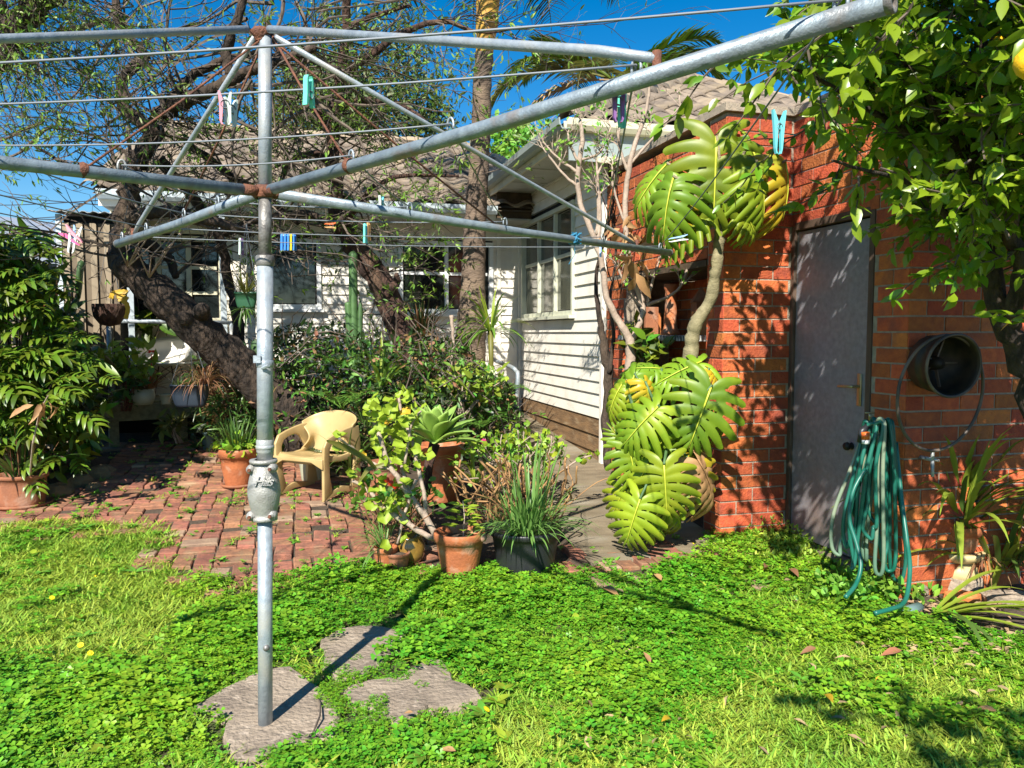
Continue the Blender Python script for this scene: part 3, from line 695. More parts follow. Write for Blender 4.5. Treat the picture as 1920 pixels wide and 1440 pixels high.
# cream veranda wall
wC = (-4.45, -3.52, 1.62, 2.46)
boards(ho, H(-4.6, 0), U, -V, 4.6-LB-.07, .62, 2.86, .15, [(4.6+wC[0]-.05, 4.6+wC[1]+.05, wC[2]-.09, wC[3]+.3)], 'creamboard')
window(ho, H(0, 0), U, -V, wC[0], wC[1], wC[2], wC[3], 3, [.33, .66], 'cream', 'glass', .06)
bev(MB().box(H(-4.05, -.03, 2.64), (1.3, .04, .2), RH).build('beam', mt['cream'], ho), .004)
# eaves: rear
RE = 2.86
mb = MB(); mb.prism(hpoly([(-4.6, -.5), (-.01, -.5), (-.01, .0), (-4.6, .0)]), RE-.10, RE-.08); mb.build('soffit', mt['soffit'], ho)
mb = MB(); mb.prism(hpoly([(-4.6, -.52), (-.46, -.52), (-.46, -.501), (-4.6, -.501)]), RE-.12, RE+.03); mb.build('fascia', mt['whiteboard'], ho)
def gutter(a, b, out, mat):
    mb = MB(); prof = [(.0, .0), (.0, -.085), (.07, -.085), (.095, -.05), (.10, .005), (.09, .005), (.085, -.04), (.065, -.075), (.01, -.075)]
    va = [a+out*x+Vector((0, 0, z)) for x, z in prof]; vb = [b+out*x+Vector((0, 0, z)) for x, z in prof]; n = len(prof)
    mb.add(va+vb, [(i, i+1, n+i+1, n+i) for i in range(n-1)]+[tuple(range(n)), tuple(range(2*n-1, n-1, -1))]); return mb.build('gutter', mt[mat], ho)
gutter(H(-4.6, -.52, RE+.03), H(-.46, -.52, RE+.03), -V, 'whitepost')
# eaves: wing
mb = MB(); mb.prism(hpoly([(-.45, -3.0), (-.001, -3.0), (-.001, 0.2), (-.45, .2)]), EAVE-.12, EAVE-.10)
mb.prism(hpoly([(0, -3.0), (4.4, -3.0), (4.4, -2.67), (0, -2.67)]), EAVE-.12, EAVE-.10); mb.build('soffit', mt['soffit'], ho)
for k in range(4): MB().box(H(-.225, -.4-.7*k, EAVE-.125), (.44, .03, .008), RH).build('soffit_strip', mt['soffit'], ho)
mb = MB(); mb.prism(hpoly([(-.47, -3.02), (-.451, -3.02), (-.451, .3), (-.47, .3)]), EAVE-.14, EAVE+.0); mb.build('fascia', mt['cream'], ho)
mb = MB(); mb.prism(hpoly([(-.45, -3.02), (4.4, -3.02), (4.4, -3.001), (-.45, -3.001)]), EAVE-.30, EAVE+.0); mb.build('fascia', mt['fascia_green'], ho)
mb = MB(); mb.prism(hpoly([(-.2, -3.05), (4.4, -3.05), (4.4, -3.021), (-.2, -3.021)]), EAVE-.31, EAVE-.26); mb.build('trim', mt['gutter'], ho)
gutter(H(-.50, -3.02, EAVE+.02), H(4.4, -3.02, EAVE+.02), -V, 'gutter'); gutter(H(-.47, -3.1, EAVE+.02), H(-.47, .3, EAVE+.02), -U, 'fascia_green')
MB().prism(hpoly([(-1.2, .013), (.01, .013), (.01, .3), (-1.2, .3)]), 2.9, 3.12).build('wall', mt['darkint'], ho)
MB().prism(hpoly([(-.44, -.49), (-.02, -.49), (-.02, -.46), (-.44, -.46)]), RE-.08, EAVE-.12).build('infill', mt['timber_dark'], ho)
# roofs
def tile_mesh(Wd, Ln):
    mb = MB(); n = 9; prof = []
    for i in range(n):
        t = i/(n-1); prof.append((t*Wd-Wd/2, .028*math.sin(t*2*math.pi)+.01))
    th = .022
    top0 = [(x, 0, z+.03) for x, z in prof]; top1 = [(x, Ln*1.08, z) for x, z in prof]; b0 = [(x, 0, z+.03-th) for x, z in prof]
    mb.add(top0+top1+b0, [(i, i+1, n+i+1, n+i) for i in range(n-1)]+[(2*n+i, 2*n+i+1, i+1, i) for i in range(n-1)]); return mb
def roof_face(parent, e0, e1, r0, r1, Wd, Ln, limit):
    """tiles on the quad e0 e1 (eave, left to right) r1 r0 (ridge)"""
    eu = (e1-e0); Le = eu.length; eu.normalize(); mid = (r0+r1)/2; up = mid-e0; up = up-eu*up.dot(eu); Lu = up.length; upn = up.normalized(); nn = eu.cross(upn)
    core = MB(); core.add([e0, e1, r1, r0], [(0, 1, 2, 3)]); core.add([e0-nn*.04, e1-nn*.04, r1-nn*.04, r0-nn*.04], [(3, 2, 1, 0)])
    ro = core.build('roof', mt['tile'], parent); tm = tile_mesh(Wd*.995, Ln).mesh('tile', mt['tile'], True); base = tile_mesh(Wd*.995, Ln); rest = MB(); n = 0
    a0 = (r0-e0).dot(eu); a1 = (r1-e0).dot(eu)
    items = []
    for j in range(int(Lu/Ln)+1):
        t = min(1, (j+.5)*Ln/Lu); lo = a0*t; hi = Le+(a1-Le)*t; k = math.floor(lo/Wd)
        while k*Wd < hi:
            x = k*Wd+Wd/2
            if x > lo-.02 and x < hi+.02: items.append((e0+eu*x+upn*(j*Ln)+nn*.012, j))
            k += 1
    Rm = Matrix((eu, upn, nn)).transposed()
    items.sort(key=lambda q: (q[0]-Vector((0, 0, CAMH))).length)
    for c, j in items:
        px = 960+F*c.x/c.y
        if n < limit and -20 < px < 1640: put('tile', tm, ro, mat4=Matrix.Translation(c) @ Rm.to_4x4() @ Euler((rng.uniform(-.01, .01), rng.uniform(-.008, .008), 0)).to_matrix().to_4x4()); n += 1
        else: rest.add([c+Rm @ Vector(v_) for v_ in base.v], base.f)
    if rest.v: tag(rest.build('tile', mt['tile'], ro, True), 'further roof tiles of the same slope', kind='stuff')
    return ro
def ridge(parent, a, b, r=.11):
    n = max(2, int((b-a).length/.38))
    for i in range(n):
        p = a.lerp(b, i/n); q = a.lerp(b, (i+1.12)/n); mb = MB(); d = (b-a).normalized(); sd = d.cross(Vector((0, 0, 1))).normalized(); up = sd.cross(d)
        prof = [(math.cos(t)*r, math.sin(t)*r*.7) for t in [math.pi*k/6 for k in range(7)]]
        va = [p+sd*x+up*(z-.01) for x, z in prof]; vb = [q+sd*x*.93+up*(z-.025) for x, z in prof]; m_ = 7
        mb.add(va+vb, [(k, k+1, m_+k+1, m_+k) for k in range(6)]+[tuple(range(6, -1, -1))]); mb.build('ridge_tile', mt['tilepale'], parent, True)
rf = roof_face(ho, H(-4.65, -.56, RE+.03), H(1.2, -.56, RE+.03), H(-4.3, 1.95, RE+1.3), H(-.35, 1.95, RE+1.3), .30, .33, 290)
ridge(rf, H(-4.3, 1.95, RE+1.32), H(-.35, 1.95, RE+1.32)); ridge(rf, H(-.35, 1.95, RE+1.32), H(1.0, -.5, RE+.1)); ridge(rf, H(-4.3, 1.95, RE+1.32), H(-4.65, -.56, RE+.08))
mb = MB(); mb.add([H(-4.3, 1.95, RE+1.3), H(-.35, 1.95, RE+1.3), H(1.5, 5, RE), H(-4.6, 5, RE)], [(0, 1, 2, 3)]); mb.build('roof_back', mt['tile'], ho)
ap = H(1.98, -.55, EAVE+1.34)
rf = roof_face(ho, H(-.47, -3.05, EAVE+.03), H(4.43, -3.05, EAVE+.03), ap-U*.02, ap+U*.02, .30, .34, 290)
ridge(rf, ap, H(-.45, -3.03, EAVE+.06)); ridge(rf, ap, H(4.4, -3.03, EAVE+.06))
mb = MB(); mb.add([H(-.47, -3.05, EAVE+.03), ap, H(1.98, 6, EAVE+1.34), H(-.47, 6, EAVE+.03)], [(0, 1, 2, 3)]); mb.add([ap, H(4.43, -3.05, EAVE+.03), H(4.43, 6, EAVE+.03), H(1.98, 6, EAVE+1.34)], [(0, 1, 2, 3)]); mb.build('roof_back', mt['tile'], ho)

# ---- lean-to screen on the left of the veranda
ls = thing('lean_to', 'narrow lean-to of tan sheeting left of the veranda', 'lean-to', H(-5.2, -1.0, 0))
YL = 7.75
a = P(120, 500, YL); b = P(222, 500, YL+.12)
d = (b-a); d.z = 0; L_ = d.length; d.normalize(); nrm = Vector((d.y, -d.x, 0))
zt = P(120, 402, YL).z; zb = .6
MB().prism([(q.x, q.y) for q in (a-nrm*.03, b-nrm*.03, b-nrm*.9, a-nrm*.9)], zb, zt-.01).build('wall', mt['darkint'], ls)
nb = 8
for i in range(nb):
    c = a+d*(L_*(i+.5)/nb)+nrm*(.012 if i % 2 == 0 else -.012); c.z = (zb+zt)/2-.04
    MB().box(c, (L_/nb-.004, .02, zt-zb-.08), Matrix((d, nrm, Vector((0, 0, 1)))).transposed()).build('panel', mt['sheet' if i % 2 == 0 else 'sheetdark'], ls)
c = a-d*.03; c.z = (zb+zt)/2; bev(MB().box(c, (.05, .06, zt-zb), Matrix((d, nrm, Vector((0, 0, 1)))).transposed()).build('corner_post', mt['whitepost'], ls), .003)
mb = MB(); a2 = a-d*.10; n = 40
vs = []
for i in range(n):
    t = i/(n-1); q = a2+d*((L_+.5)*t); z = zt+.02+.010*math.sin(t*n*1.6)
    vs += [q+nrm*.12+Vector((0, 0, z-q.z)), q-nrm*.95+Vector((0, 0, z-q.z+.08))]
mb.add(vs, [(2*i, 2*i+2, 2*i+3, 2*i+1) for i in range(n-1)]); rfm = mb.build('roof', mt['galv'], ls); so = rfm.modifiers.new('thick', 'SOLIDIFY'); so.thickness = .006
# ---- deck
dk = thing('timber_deck', 'low weathered timber veranda deck with pot plants on it', 'deck', G(300, 830))
YD = 7.55
dl = P(192, 765, YD); drr = P(470, 765, YD+.75); dd = (drr-dl); dd.z = 0; LD = dd.length; dd.normalize(); dn_ = Vector((dd.y, -dd.x, 0)); ztop = P(300, 752, YD+.2).z
RD = Matrix((dd, -dn_, Vector((0, 0, 1)))).transposed()
bev(MB().box(Vector((dl.x, dl.y, 0))+dd*LD/2+Vector((0, 0, ztop-.11)), (LD, .04, .16), RD).build('beam', mt['timber'], dk))
for i in range(9):
    c = Vector((dl.x, dl.y, 0))+dd*LD/2-dn_*(.07+i*.125)+Vector((0, 0, ztop-.012)); MB().box(c, (LD+.1, .118, .024), RD).build('board', mt['timber'], dk)
for t in (.07, .52, .97):
    c = Vector((dl.x, dl.y, 0))+dd*LD*t-dn_*.08; z0 = gz(c.x, c.y)-.05; c.z = (z0+ztop-.19)/2; bev(MB().box(c, (.09, .09, ztop-.19-z0), RD).build('post', mt['timber'], dk))
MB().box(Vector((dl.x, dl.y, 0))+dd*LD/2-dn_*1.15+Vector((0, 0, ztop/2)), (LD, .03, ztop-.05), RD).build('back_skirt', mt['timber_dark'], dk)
# ---- railing
rl = thing('pipe_railing', 'galvanised pipe railing along the front of the timber deck', 'railing', Vector((dl.x, dl.y, ztop)))
zr = P(300, 602, YD).z
p0 = P(203, 602, YD-.02); p1 = P(440, 605, YD+.65)
MB().tube([p0, p1], .022, 10).build('top_rail', mt['galv'], rl, True)
for t in (0, .97):
    q = p0.lerp(p1, t); MB().tube([Vector((q.x, q.y, ztop)), q], .022, 10).build('post', mt['galv'], rl, True)
MB().lathe(p0, [(.0, .04), (.028, .035), (.032, 0), (.028, -.035), (0, -.04)], 12).build('elbow', mt['galv'], rl, True)
# veranda posts
for px, yy, ytop, lab in ((246, YD+.35, 395, 'square galvanised veranda post beside the yellow flowered cactus'), (420, YD+.75, 400, 'pale blue veranda post behind the leaning tree trunk')):
    q = P(px, 600, yy); zt2 = RE-.14
    tag(bev(MB().box((q.x, q.y, (ztop+zt2)/2), (.055, .055, zt2-ztop), RD).build('veranda_post', mt['whitepost']), .003), lab, 'post')

# ---- left paling fence
fe = thing('paling_fence', 'cream paling fence behind the big shrub on the left', 'fence', P(20, 700, 7.4))
for i in range(26):
    x = -6.1+i*.075; MB().box((x, 7.6, .95), (.066, .02, 1.35)).build('paling', mt['sheet'], fe)
MB().box((-5.2, 7.63, 1.3), (2.0, .04, .07)).build('rail', mt['timber'], fe)
# ---- neighbour house
nh = thing('neighbour_house', 'grey metal roofed house beyond the fence at far left', 'house', (-12, 18, 0))
a = P(-60, 398, 16); b = P(118, 442, 17.5); c = P(112, 500, 17); d_ = P(-60, 490, 15.5)
n_ = Vector((.3, 6, .4))
mb = MB(); mb.add([d_, c, b, a, d_+n_, c+n_, b+n_, a+n_], [(0, 1, 2, 3), (3, 2, 6, 7), (1, 5, 6, 2), (0, 3, 7, 4)]); mb.build('roof', mt['roofmetal'], nh)
mb = MB(); mb.bar(d_, c, .12, .10); mb.build('fascia', mt['cable'], nh)
MB().prism([(d_.x, d_.y+.1), (c.x-.1, c.y+.1), (c.x, c.y+5), (d_.x, d_.y+5)], 0, d_.z-.08).build('wall', mt['brick'], nh)
# ---- power lines
pls = [((-20, 345), (200, 385)), ((-20, 368), (240, 372)), ((-20, 388), (125, 412)), ((-20, 396), (200, 400))]
for i, (p, q) in enumerate(pls):
    a = P(*p, 20+i); b = P(*q, 14); a2 = a+(a-b)*1.5; pts = [a2.lerp(b, t/10)+Vector((0, 0, -.25*math.sin(math.pi*t/10))) for t in range(11)]
    tag(MB().tube(pts, .010, 5).build('power_line', mt['cable'], smooth=True), ['highest black power line crossing the sky at far left', 'second black power line at far left, almost level', 'third black power line, ending over the lean-to roof', 'lowest black power line just above the neighbour roof'][i], 'power line', 'power lines in the left sky')
# ================================================================== ROTARY CLOTHES LINE
base = G(497, 1368); YP = base.y
def PP(px, py): return P(px, py, YP)
cl = thing('rotary_clothes_line', 'old galvanised rotary clothes line on a tall pole with four arms', 'clothes line', base)
m2p = YP/F
def poly_r(y0, y1, wpx, mat, name, n=20):
    a = PP(497, y0); b = PP(497, y1); return MB().tube([b, a], wpx/2*m2p, n).build(name, mt[mat], cl, True)
MB().tube([base-Vector((0, 0, .05)), PP(497, 960)], 13.6*m2p, 24).build('post', mt['galv'], cl, True)
poly_r(497, 880, 29.5, 'galv', 'post_sleeve', 24); poly_r(372, 485, 23.5, 'galv_old', 'tube', 20); poly_r(68, 372, 24, 'galv', 'tube', 20)
def ringy(y, h_, wpx, mat, name):
    a = PP(497, y); r = wpx/2*m2p; h2 = h_/2*m2p
    return MB().lathe(a, [(r*.9, -h2), (r, -h2*.8), (r, h2*.8), (r*.9, h2), (0, h2)], 24).build(name, mt[mat], cl, True)
ringy(489, 20, 34, 'galv_old', 'collar'); ringy(682, 14, 32, 'galv', 'clamp'); ringy(836, 26, 32, 'galv', 'collar'); ringy(838, 8, 34, 'galv', 'collar')
cz = PP(494, 865); prof = [(0, 0), (17, 0), (19, -6), (22, -14), (27, -32), (30, -48), (30.5, -60), (28, -78), (23, -98), (20, -104), (24, -106), (24, -112), (16, -114), (0, -114)]
cast = MB().lathe(cz, [(r*m2p, z*m2p) for r, z in prof], 32).build('gear_casting', mt['cast'], cl, True)
MB().lathe(cz, [(x*m2p, z*m2p) for x, z in [(16, 4), (25, 4), (26, 1), (25, -3), (16, -3)]], 28).build('rim', mt['cast'], cast, True)
for sx, yy in ((-1, 878), (1, 876), (-1, 965), (1, 963)):
    c = PP(494+sx*19, yy)+Vector((0, -.022, 0)); mb = MB(); Rm = Matrix.Rotation(R(90), 3, 'X')
    mb.lathe(c, [(.0, .022), (.008, .022), (.0085, .012), (.016, .010), (.018, -.004), (.018, -.016)], 14, Rm); mb.build('bolt_lug', mt['cast'], cast, True)
    mb = MB(); mb.lathe(c+Vector((0, -.012, 0)), [(.0, .018), (.006, .018), (.008, .004)], 6, Rm); mb.build('bolt', mt['rust'], cast)
cu = bpy.data.curves.new('lettering', 'FONT'); cu.body = 'Hills'; cu.size = .047; cu.extrude = .003; cu.bevel_depth = .0007; cu.shear = .35; cu.align_x = 'CENTER'; cu.space_character = .82
to = bpy.data.objects.new('lettering', cu); COL.objects.link(to)
c = PP(500, 905); to.location = c+Vector((.006, -30.5*m2p+.001, 0)); to.rotation_euler = (R(90-8), 0, R(4)); cu.materials.append(mt['cast'])
bpy.context.view_layer.update()
me = bpy.data.meshes.new_from_object(to.evaluated_get(bpy.context.evaluated_depsgraph_get())); lo = bpy.data.objects.new('lettering', me); COL.objects.link(lo); lo.location = to.location; lo.rotation_euler = to.rotation_euler; bpy.data.objects.remove(to); par(lo, cast)
mb = MB(); mb.box(PP(488, 673)+Vector((0, -.034, 0)), (.026, .006, .026)); mb.tube([PP(497, 690)+Vector((0, -.034, 0)), PP(512, 684)+Vector((0, -.05, 0))], .006, 6); mb.build('bracket', mt['galv'], cl)
MB().lathe(PP(503, 1210)+Vector((0, -.026, 0)), [(0, .006), (.010, .004), (.012, -.004)], 10, Matrix.Rotation(R(90), 3, 'X')).build('plug', mt['galv_old'], cl, True)
hub = PP(494, 360); topc = PP(491, 62)
mb = MB(); mb.lathe(hub, [(14*m2p, -.022), (17*m2p, -.018), (17*m2p, .018), (14*m2p, .022)], 20)
for a_ in (R(-43.5), R(46.5), R(136.5), R(226.5)):
    dd_ = Vector((math.cos(a_), math.sin(a_), 0)); mb.tube([hub+dd_*.02, hub+dd_*.075], .019, 10); 
mb.build('hub', mt['rust'], cl, True)
mb = MB(); mb.lathe(topc, [(0, .018), (15*m2p, .014), (22*m2p, 0), (15*m2p, -.014), (12*m2p, -.03)], 18); mb.build('cap', mt['rust'], cl, True)
endA = P(1668, 4, 1.37); endB = P(-1400, 290, 1.35); endC = P(221, 457, 3.78); endD = P(1256, 474, 4.62)
endB = hub+(P(0, 300, 2.24)-hub)*2.35
ends = dict(A=endA, B=endB, C=endC, D=endD)
frac = dict(A=.775, B=1.0, C=.86, D=.87)
for k in 'ABCD':
    e = ends[k]; dirn = (e-hub).normalized(); s_ = hub+dirn*.05
    arm = MB().tube([s_, s_.lerp(e, .5)-Vector((0, 0, .008)), e], .0195, 16, cap=True).build('arm', mt['arm'], cl, True)
    # open pipe end
    MB().lathe(e, [(.0195, -.006), (.0215, 0), (.020, .008), (.015, .008), (.014, -.05)], 16, dirn.to_track_quat('Z', 'Y').to_matrix()).build('pipe_end', mt['galv_old'], arm, True)
    f_ = frac[k]; q = hub.lerp(e, f_)+Vector((0, 0, .030 if k in 'AB' else .02)); t0 = topc+Vector((dirn.x, dirn.y, 0))*.05
    rad = .0130 if k in 'AB' else .0105
    pts = [t0, t0.lerp(q, .35), t0.lerp(q, .94), q-dirn*.02] if k in 'CD' else [t0, t0.lerp(q, .9)+Vector((0, 0, .006)), q]
    strut = MB().tube(pts, [rad]*(len(pts)-1)+[rad*.8], 14).build('strut', mt['galv'], cl, True)
    cc = hub.lerp(e, f_); MB().tube([cc-Vector((0, 0, .02)), cc+Vector((0, 0, .045))], .010, 8).build('bolt', mt['rust'], strut, True)
    for r_ in (.25, .465, .75, .96):
        c = hub.lerp(e, r_)
        mb = MB(); pts = [c+Vector((0, 0, .012))+dirn*(.012*math.cos(a))+Vector((0, 0, .022*math.sin(a)+.012)) for a in [math.pi*i/8 for i in range(-1, 10)]]
        mb.tube(pts, .0035, 6); mb.build('hook', mt['galv'], arm, True)
# lines, four rounds
def sag(a, b, s_, n=14): return [a.lerp(b, t/n)+Vector((0, 0, -s_*4*(t/n)*(1-t/n))) for t in range(n+1)]
for r_ in (.25, .465, .75, .96):
    for a_, b_ in (('A', 'B'), ('B', 'C'), ('C', 'D'), ('D', 'A')):
        p = hub.lerp(ends[a_], r_)+Vector((0, 0, .03)); q = hub.lerp(ends[b_], r_)+Vector((0, 0, .03))
        if (a_, b_) == ('A', 'B') and r_ == .96: q = q+Vector((0, 0, -.02))
        MB().tube(sag(p, q, .012+.012*r_), .0026, 6).build('line', mt['wire'], cl, True)
for p, q in ((PP(500, 66), hub.lerp(endB, .31)), (PP(510, 66), hub.lerp(endA, .245)), (PP(500, 66), hub.lerp(endC, .5)), (PP(500, 66), hub.lerp(endD, .45))):
    MB().tube([p, p.lerp(q, .5)-Vector((0, 0, .01)), q], .0042, 6).build('tie_wire', mt['rust'], cl, True)
for c in (hub.lerp(endB, .31), hub.lerp(endA, .245)):
    MB().lathe(c, [(.0205, -.012), (.025, 0), (.0205, .012)], 14, (endA-hub).to_track_quat('Z', 'Y').to_matrix() if c.x > -.9 else (endB-hub).to_track_quat('Z', 'Y').to_matrix()).build('tie_band', mt['rust'], cl, True)
c = hub.lerp(endD, .66)
mb = MB()
for i in range(5):
    pts = [c+Vector((rng.uniform(-.02, .02), rng.uniform(-.01, .01), 0))+Vector((.03*math.cos(a)*.5, .025*math.sin(a), .026*math.cos(a+i))) for a in [2*math.pi*t/10 for t in range(11)]]; mb.tube(pts, .004, 5)
mb.tube([c-Vector((0, 0, .02)), c+Vector((.0, 0, -.08)), c+Vector((-.03, 0, -.13))], .002, 5)
tag(mb.build('blue_rope_knot', mt['bluerope']), 'blue cord knotted round the far right arm of the clothes line', 'cord')
# ---- pegs
def peg(c, mats, label, yaw=0, roll=0, L_=.078, op=.012, group='clothes pegs on the clothes line', split=True):
    t = thing('clothes_peg', label, 'clothes peg', c, group)
    Rm = Euler((0, roll, yaw)).to_matrix()
    for s_ in (-1, 1):
        mb = MB(); w_ = .011; k = []
        prof = [(.004, -L_*.62), (.004+.003, -L_*.55), (.004, 0), (.004, L_*.12), (op, L_*.38), (op+.004, L_*.38), (op*.6+.006, 0.0), (.012, -L_*.5), (.008, -L_*.62)]
        prof = [(s_*(x), -z) if False else (s_*x, z) for x, z in prof]
        vs = [c+Rm @ Vector((x, -w_/2, z)) for x, z in prof]+[c+Rm @ Vector((x, w_/2, z)) for x, z in prof]; n = len(prof)
        mb.add(vs, [tuple(range(n)), tuple(range(2*n-1, n-1, -1))]+[(i, i+n, (i+1) % n+n, (i+1) % n) for i in range(n)])
        mb.build('peg_half', mats[0 if s_ < 0 else -1], t)
    mb = MB(); mb.tube([c+Rm @ Vector((.009*math.cos(a), -.007+.0014*a/3, .009*math.sin(a))) for a in [i*.7 for i in range(28)]], .0012, 4); mb.build('spring', mt['wire'], t)
Z180 = math.pi
def lp(px, py, Y): return P(px, py, Y)
peg(lp(422, 196, 1.70), [mt['pink'], mt['pale']], 'pink and clear pair of pegs hanging just left of the pole', R(20), 0, .070, .010)
peg(lp(432, 205, 1.72), [mt['pale'], mt['pale']], 'clear plastic peg hanging against the pink peg', R(50), 0, .06)
peg(lp(579, 178, 1.74), [mt['mint'], mt['mint']], 'mint green peg hanging just right of the pole', R(70), Z180, .066)
peg(lp(1460, 238, 2.3), [mt['teal'], mt['teal']], 'turquoise peg hanging alone in front of the lemon tree', R(15), 0, .125, .018)
peg(lp(1160, 190, 1.78), [mt['purple'], mt['purple']], 'dark purple peg under the near arm of the clothes line', R(10), 0, .075)
peg(lp(1166, 196, 1.82), [mt['mint'], mt['mint']], 'mint green peg hidden behind the purple peg', R(60), 0, .085)
peg(lp(131, 440, 3.0), [mt['hotpink'], mt['pink']], 'hot pink peg tilted on the line over the lean-to', R(0), R(-50), .09, .02)
peg(lp(136, 452, 3.0), [mt['white'], mt['white']], 'white peg hanging below the hot pink peg', R(10), R(10), .075)
peg(lp(144, 436, 3.05), [mt['skyblue'], mt['white']], 'pale blue peg beside the hot pink peg', R(20), R(12), .07)
for i, (dx, cc_, lb) in enumerate(((-11, 'pale', 'clear'), (-5, 'blue', 'dark blue'), (1, 'skyblue', 'sky blue'), (6, 'dandy', 'yellow'), (11, 'blue', 'royal blue'))):
    peg(lp(541+dx, 458, 4.0+i*.01), [mt[cc_], mt[cc_ if i % 2 else 'blue']], lb+' peg, '+['leftmost', 'second from left', 'middle one', 'second from right', 'rightmost'][i]+' in the bunch right of the pole', R(80), Z180, .085)
peg(lp(685, 442, 4.05), [mt['teal'], mt['mint']], 'pale turquoise peg on the far line in front of the house', R(75), Z180, .10)
peg(lp(691, 438, 4.08), [mt['woodpeg'], mt['woodpeg']], 'wooden peg beside the pale turquoise peg on the far line', R(70), Z180, .09)
peg(lp(715, 380, 3.3), [mt['pale'], mt['teal']], 'pale peg standing on the far right arm of the clothes line', R(70), 0, .075)
peg(lp(1126, 472, 4.3), [mt['skyblue'], mt['skyblue']], 'pale blue peg near the end of the far right arm', R(80), Z180, .075)
peg(lp(1276, 447, 4.4), [mt['skyblue'], mt['white']], 'white and blue peg lying level against the brick beam', R(0), R(80), .11)
peg(lp(452, 466, 4.0), [mt['purple'], mt['pale']], 'lilac and clear peg on the far line left of the pole', R(75), Z180, .085)
peg(lp(622, 423, 4.1), [mt['orange'], mt['woodpeg']], 'small orange peg lying level on the far line', R(0), R(90), .06)

# ================================================================== BIG LEANING TREE
def smooth(pts, n=4):
    out = []
    k = len(pts)
    for i in range(k-1):
        p0 = pts[max(0, i-1)]; p1 = pts[i]; p2 = pts[i+1]; p3 = pts[min(k-1, i+2)]
        for j in range(n):
            t = j/n; a = 2*p1; b = p2-p0; c = 2*p0-5*p1+4*p2-p3; d = -p0+3*p1-3*p2+p3
            out.append((a+b*t+c*t*t+d*t**3)*.5)
    out.append(pts[-1]); return out
def limb(mb, pix, n=12, wob=.02, nseg=5, rough=.06):
    """pix: (px,py,Y,width_px)"""
    pts = [P(a, b, c) for a, b, c, w_ in pix]; rad = [w_*c/F/2 for a, b, c, w_ in pix]
    sp = smooth([Vector((*p, r*30)).to_4d() if False else p for p, r in zip(pts, rad)], nseg)
    rr_ = []
    for i in range(len(pix)-1):
        for j in range(nseg): rr_.append(rad[i]+(rad[i+1]-rad[i])*j/nseg)
    rr_.append(rad[-1])
    sp = [p+Vector((rng.uniform(-1, 1), rng.uniform(-1, 1), rng.uniform(-1, 1)))*min(wob, r*.35) for p, r in zip(sp, rr_)]
    rr_ = [r*(1+rng.uniform(-rough, rough)) for r in rr_]
    mb.tube(sp, rr_, n); return list(zip(sp, rr_))
leafpos = []; leafdir = []
def twigs(mb, p, d, L_, r, lev, leafy=1.0, curl=.35, n=3, maxlev=3, up=.0):
    k = 4 if lev < maxlev else 3; pts = [p]; dd = d.normalized(); q = p
    for i in range(k):
        dd = (dd+Vector((rng.uniform(-curl, curl), rng.uniform(-curl, curl), rng.uniform(-curl, curl)+up))).normalized(); q = q+dd*(L_/k); pts.append(q)
        if lev < maxlev and rng.random() < .75:
            sd = (dd+Vector((rng.uniform(-1, 1), rng.uniform(-1, 1), rng.uniform(-1, 1)))*.9).normalized(); twigs(mb, q, sd, L_*rng.uniform(.45, .75), r*.6, lev+1, leafy, curl, n, maxlev, up)
        if lev >= maxlev-1 and rng.random() < leafy:
            for _ in range(2): leafpos.append(q+Vector((rng.uniform(-1, 1), rng.uniform(-1, 1), rng.uniform(-1, 1)))*.015); leafdir.append(dd+Vector((rng.uniform(-1, 1), rng.uniform(-1, 1), rng.uniform(-1, 1)))*.8)
    if lev >= maxlev-1:
        for _ in range(int(3*leafy+.5)): leafpos.append(q); leafdir.append(dd+Vector((rng.uniform(-1, 1), rng.uniform(-1, 1), rng.uniform(-1, 1)))*.7)
    mb.tube(pts, [r*(1-.6*i/k) for i in range(k+1)], n, cap=False)
def flush_leaves(name, T, mat, size, parent, asp=1.0, maxn=10**6, kind=None, label=None):
    global leafpos, leafdir
    n = len(leafpos)
    if not n: return
    pos = np.array([tuple(p) for p in leafpos]); D = np.array([tuple(p) for p in leafdir])
    if n > maxn: idx = nr.choice(n, maxn, replace=False); pos = pos[idx]; D = D[idx]; n = maxn
    Nn = nr.normal(size=(n, 3))*.5; Nn[:, 2] += 1; Nn[:, 1] -= .5
    vv, ff = leaves_np(T, pos, D, Nn, size*(.6+.7*nr.rand(n)), xs=np.full(n, asp)); o = npobj(name, vv, ff, mt[mat], parent); leafpos = []; leafdir = []
    return tag(o, kind=kind, label=label)
TLeaf = T_leaf(.28, .25, .12, 2)
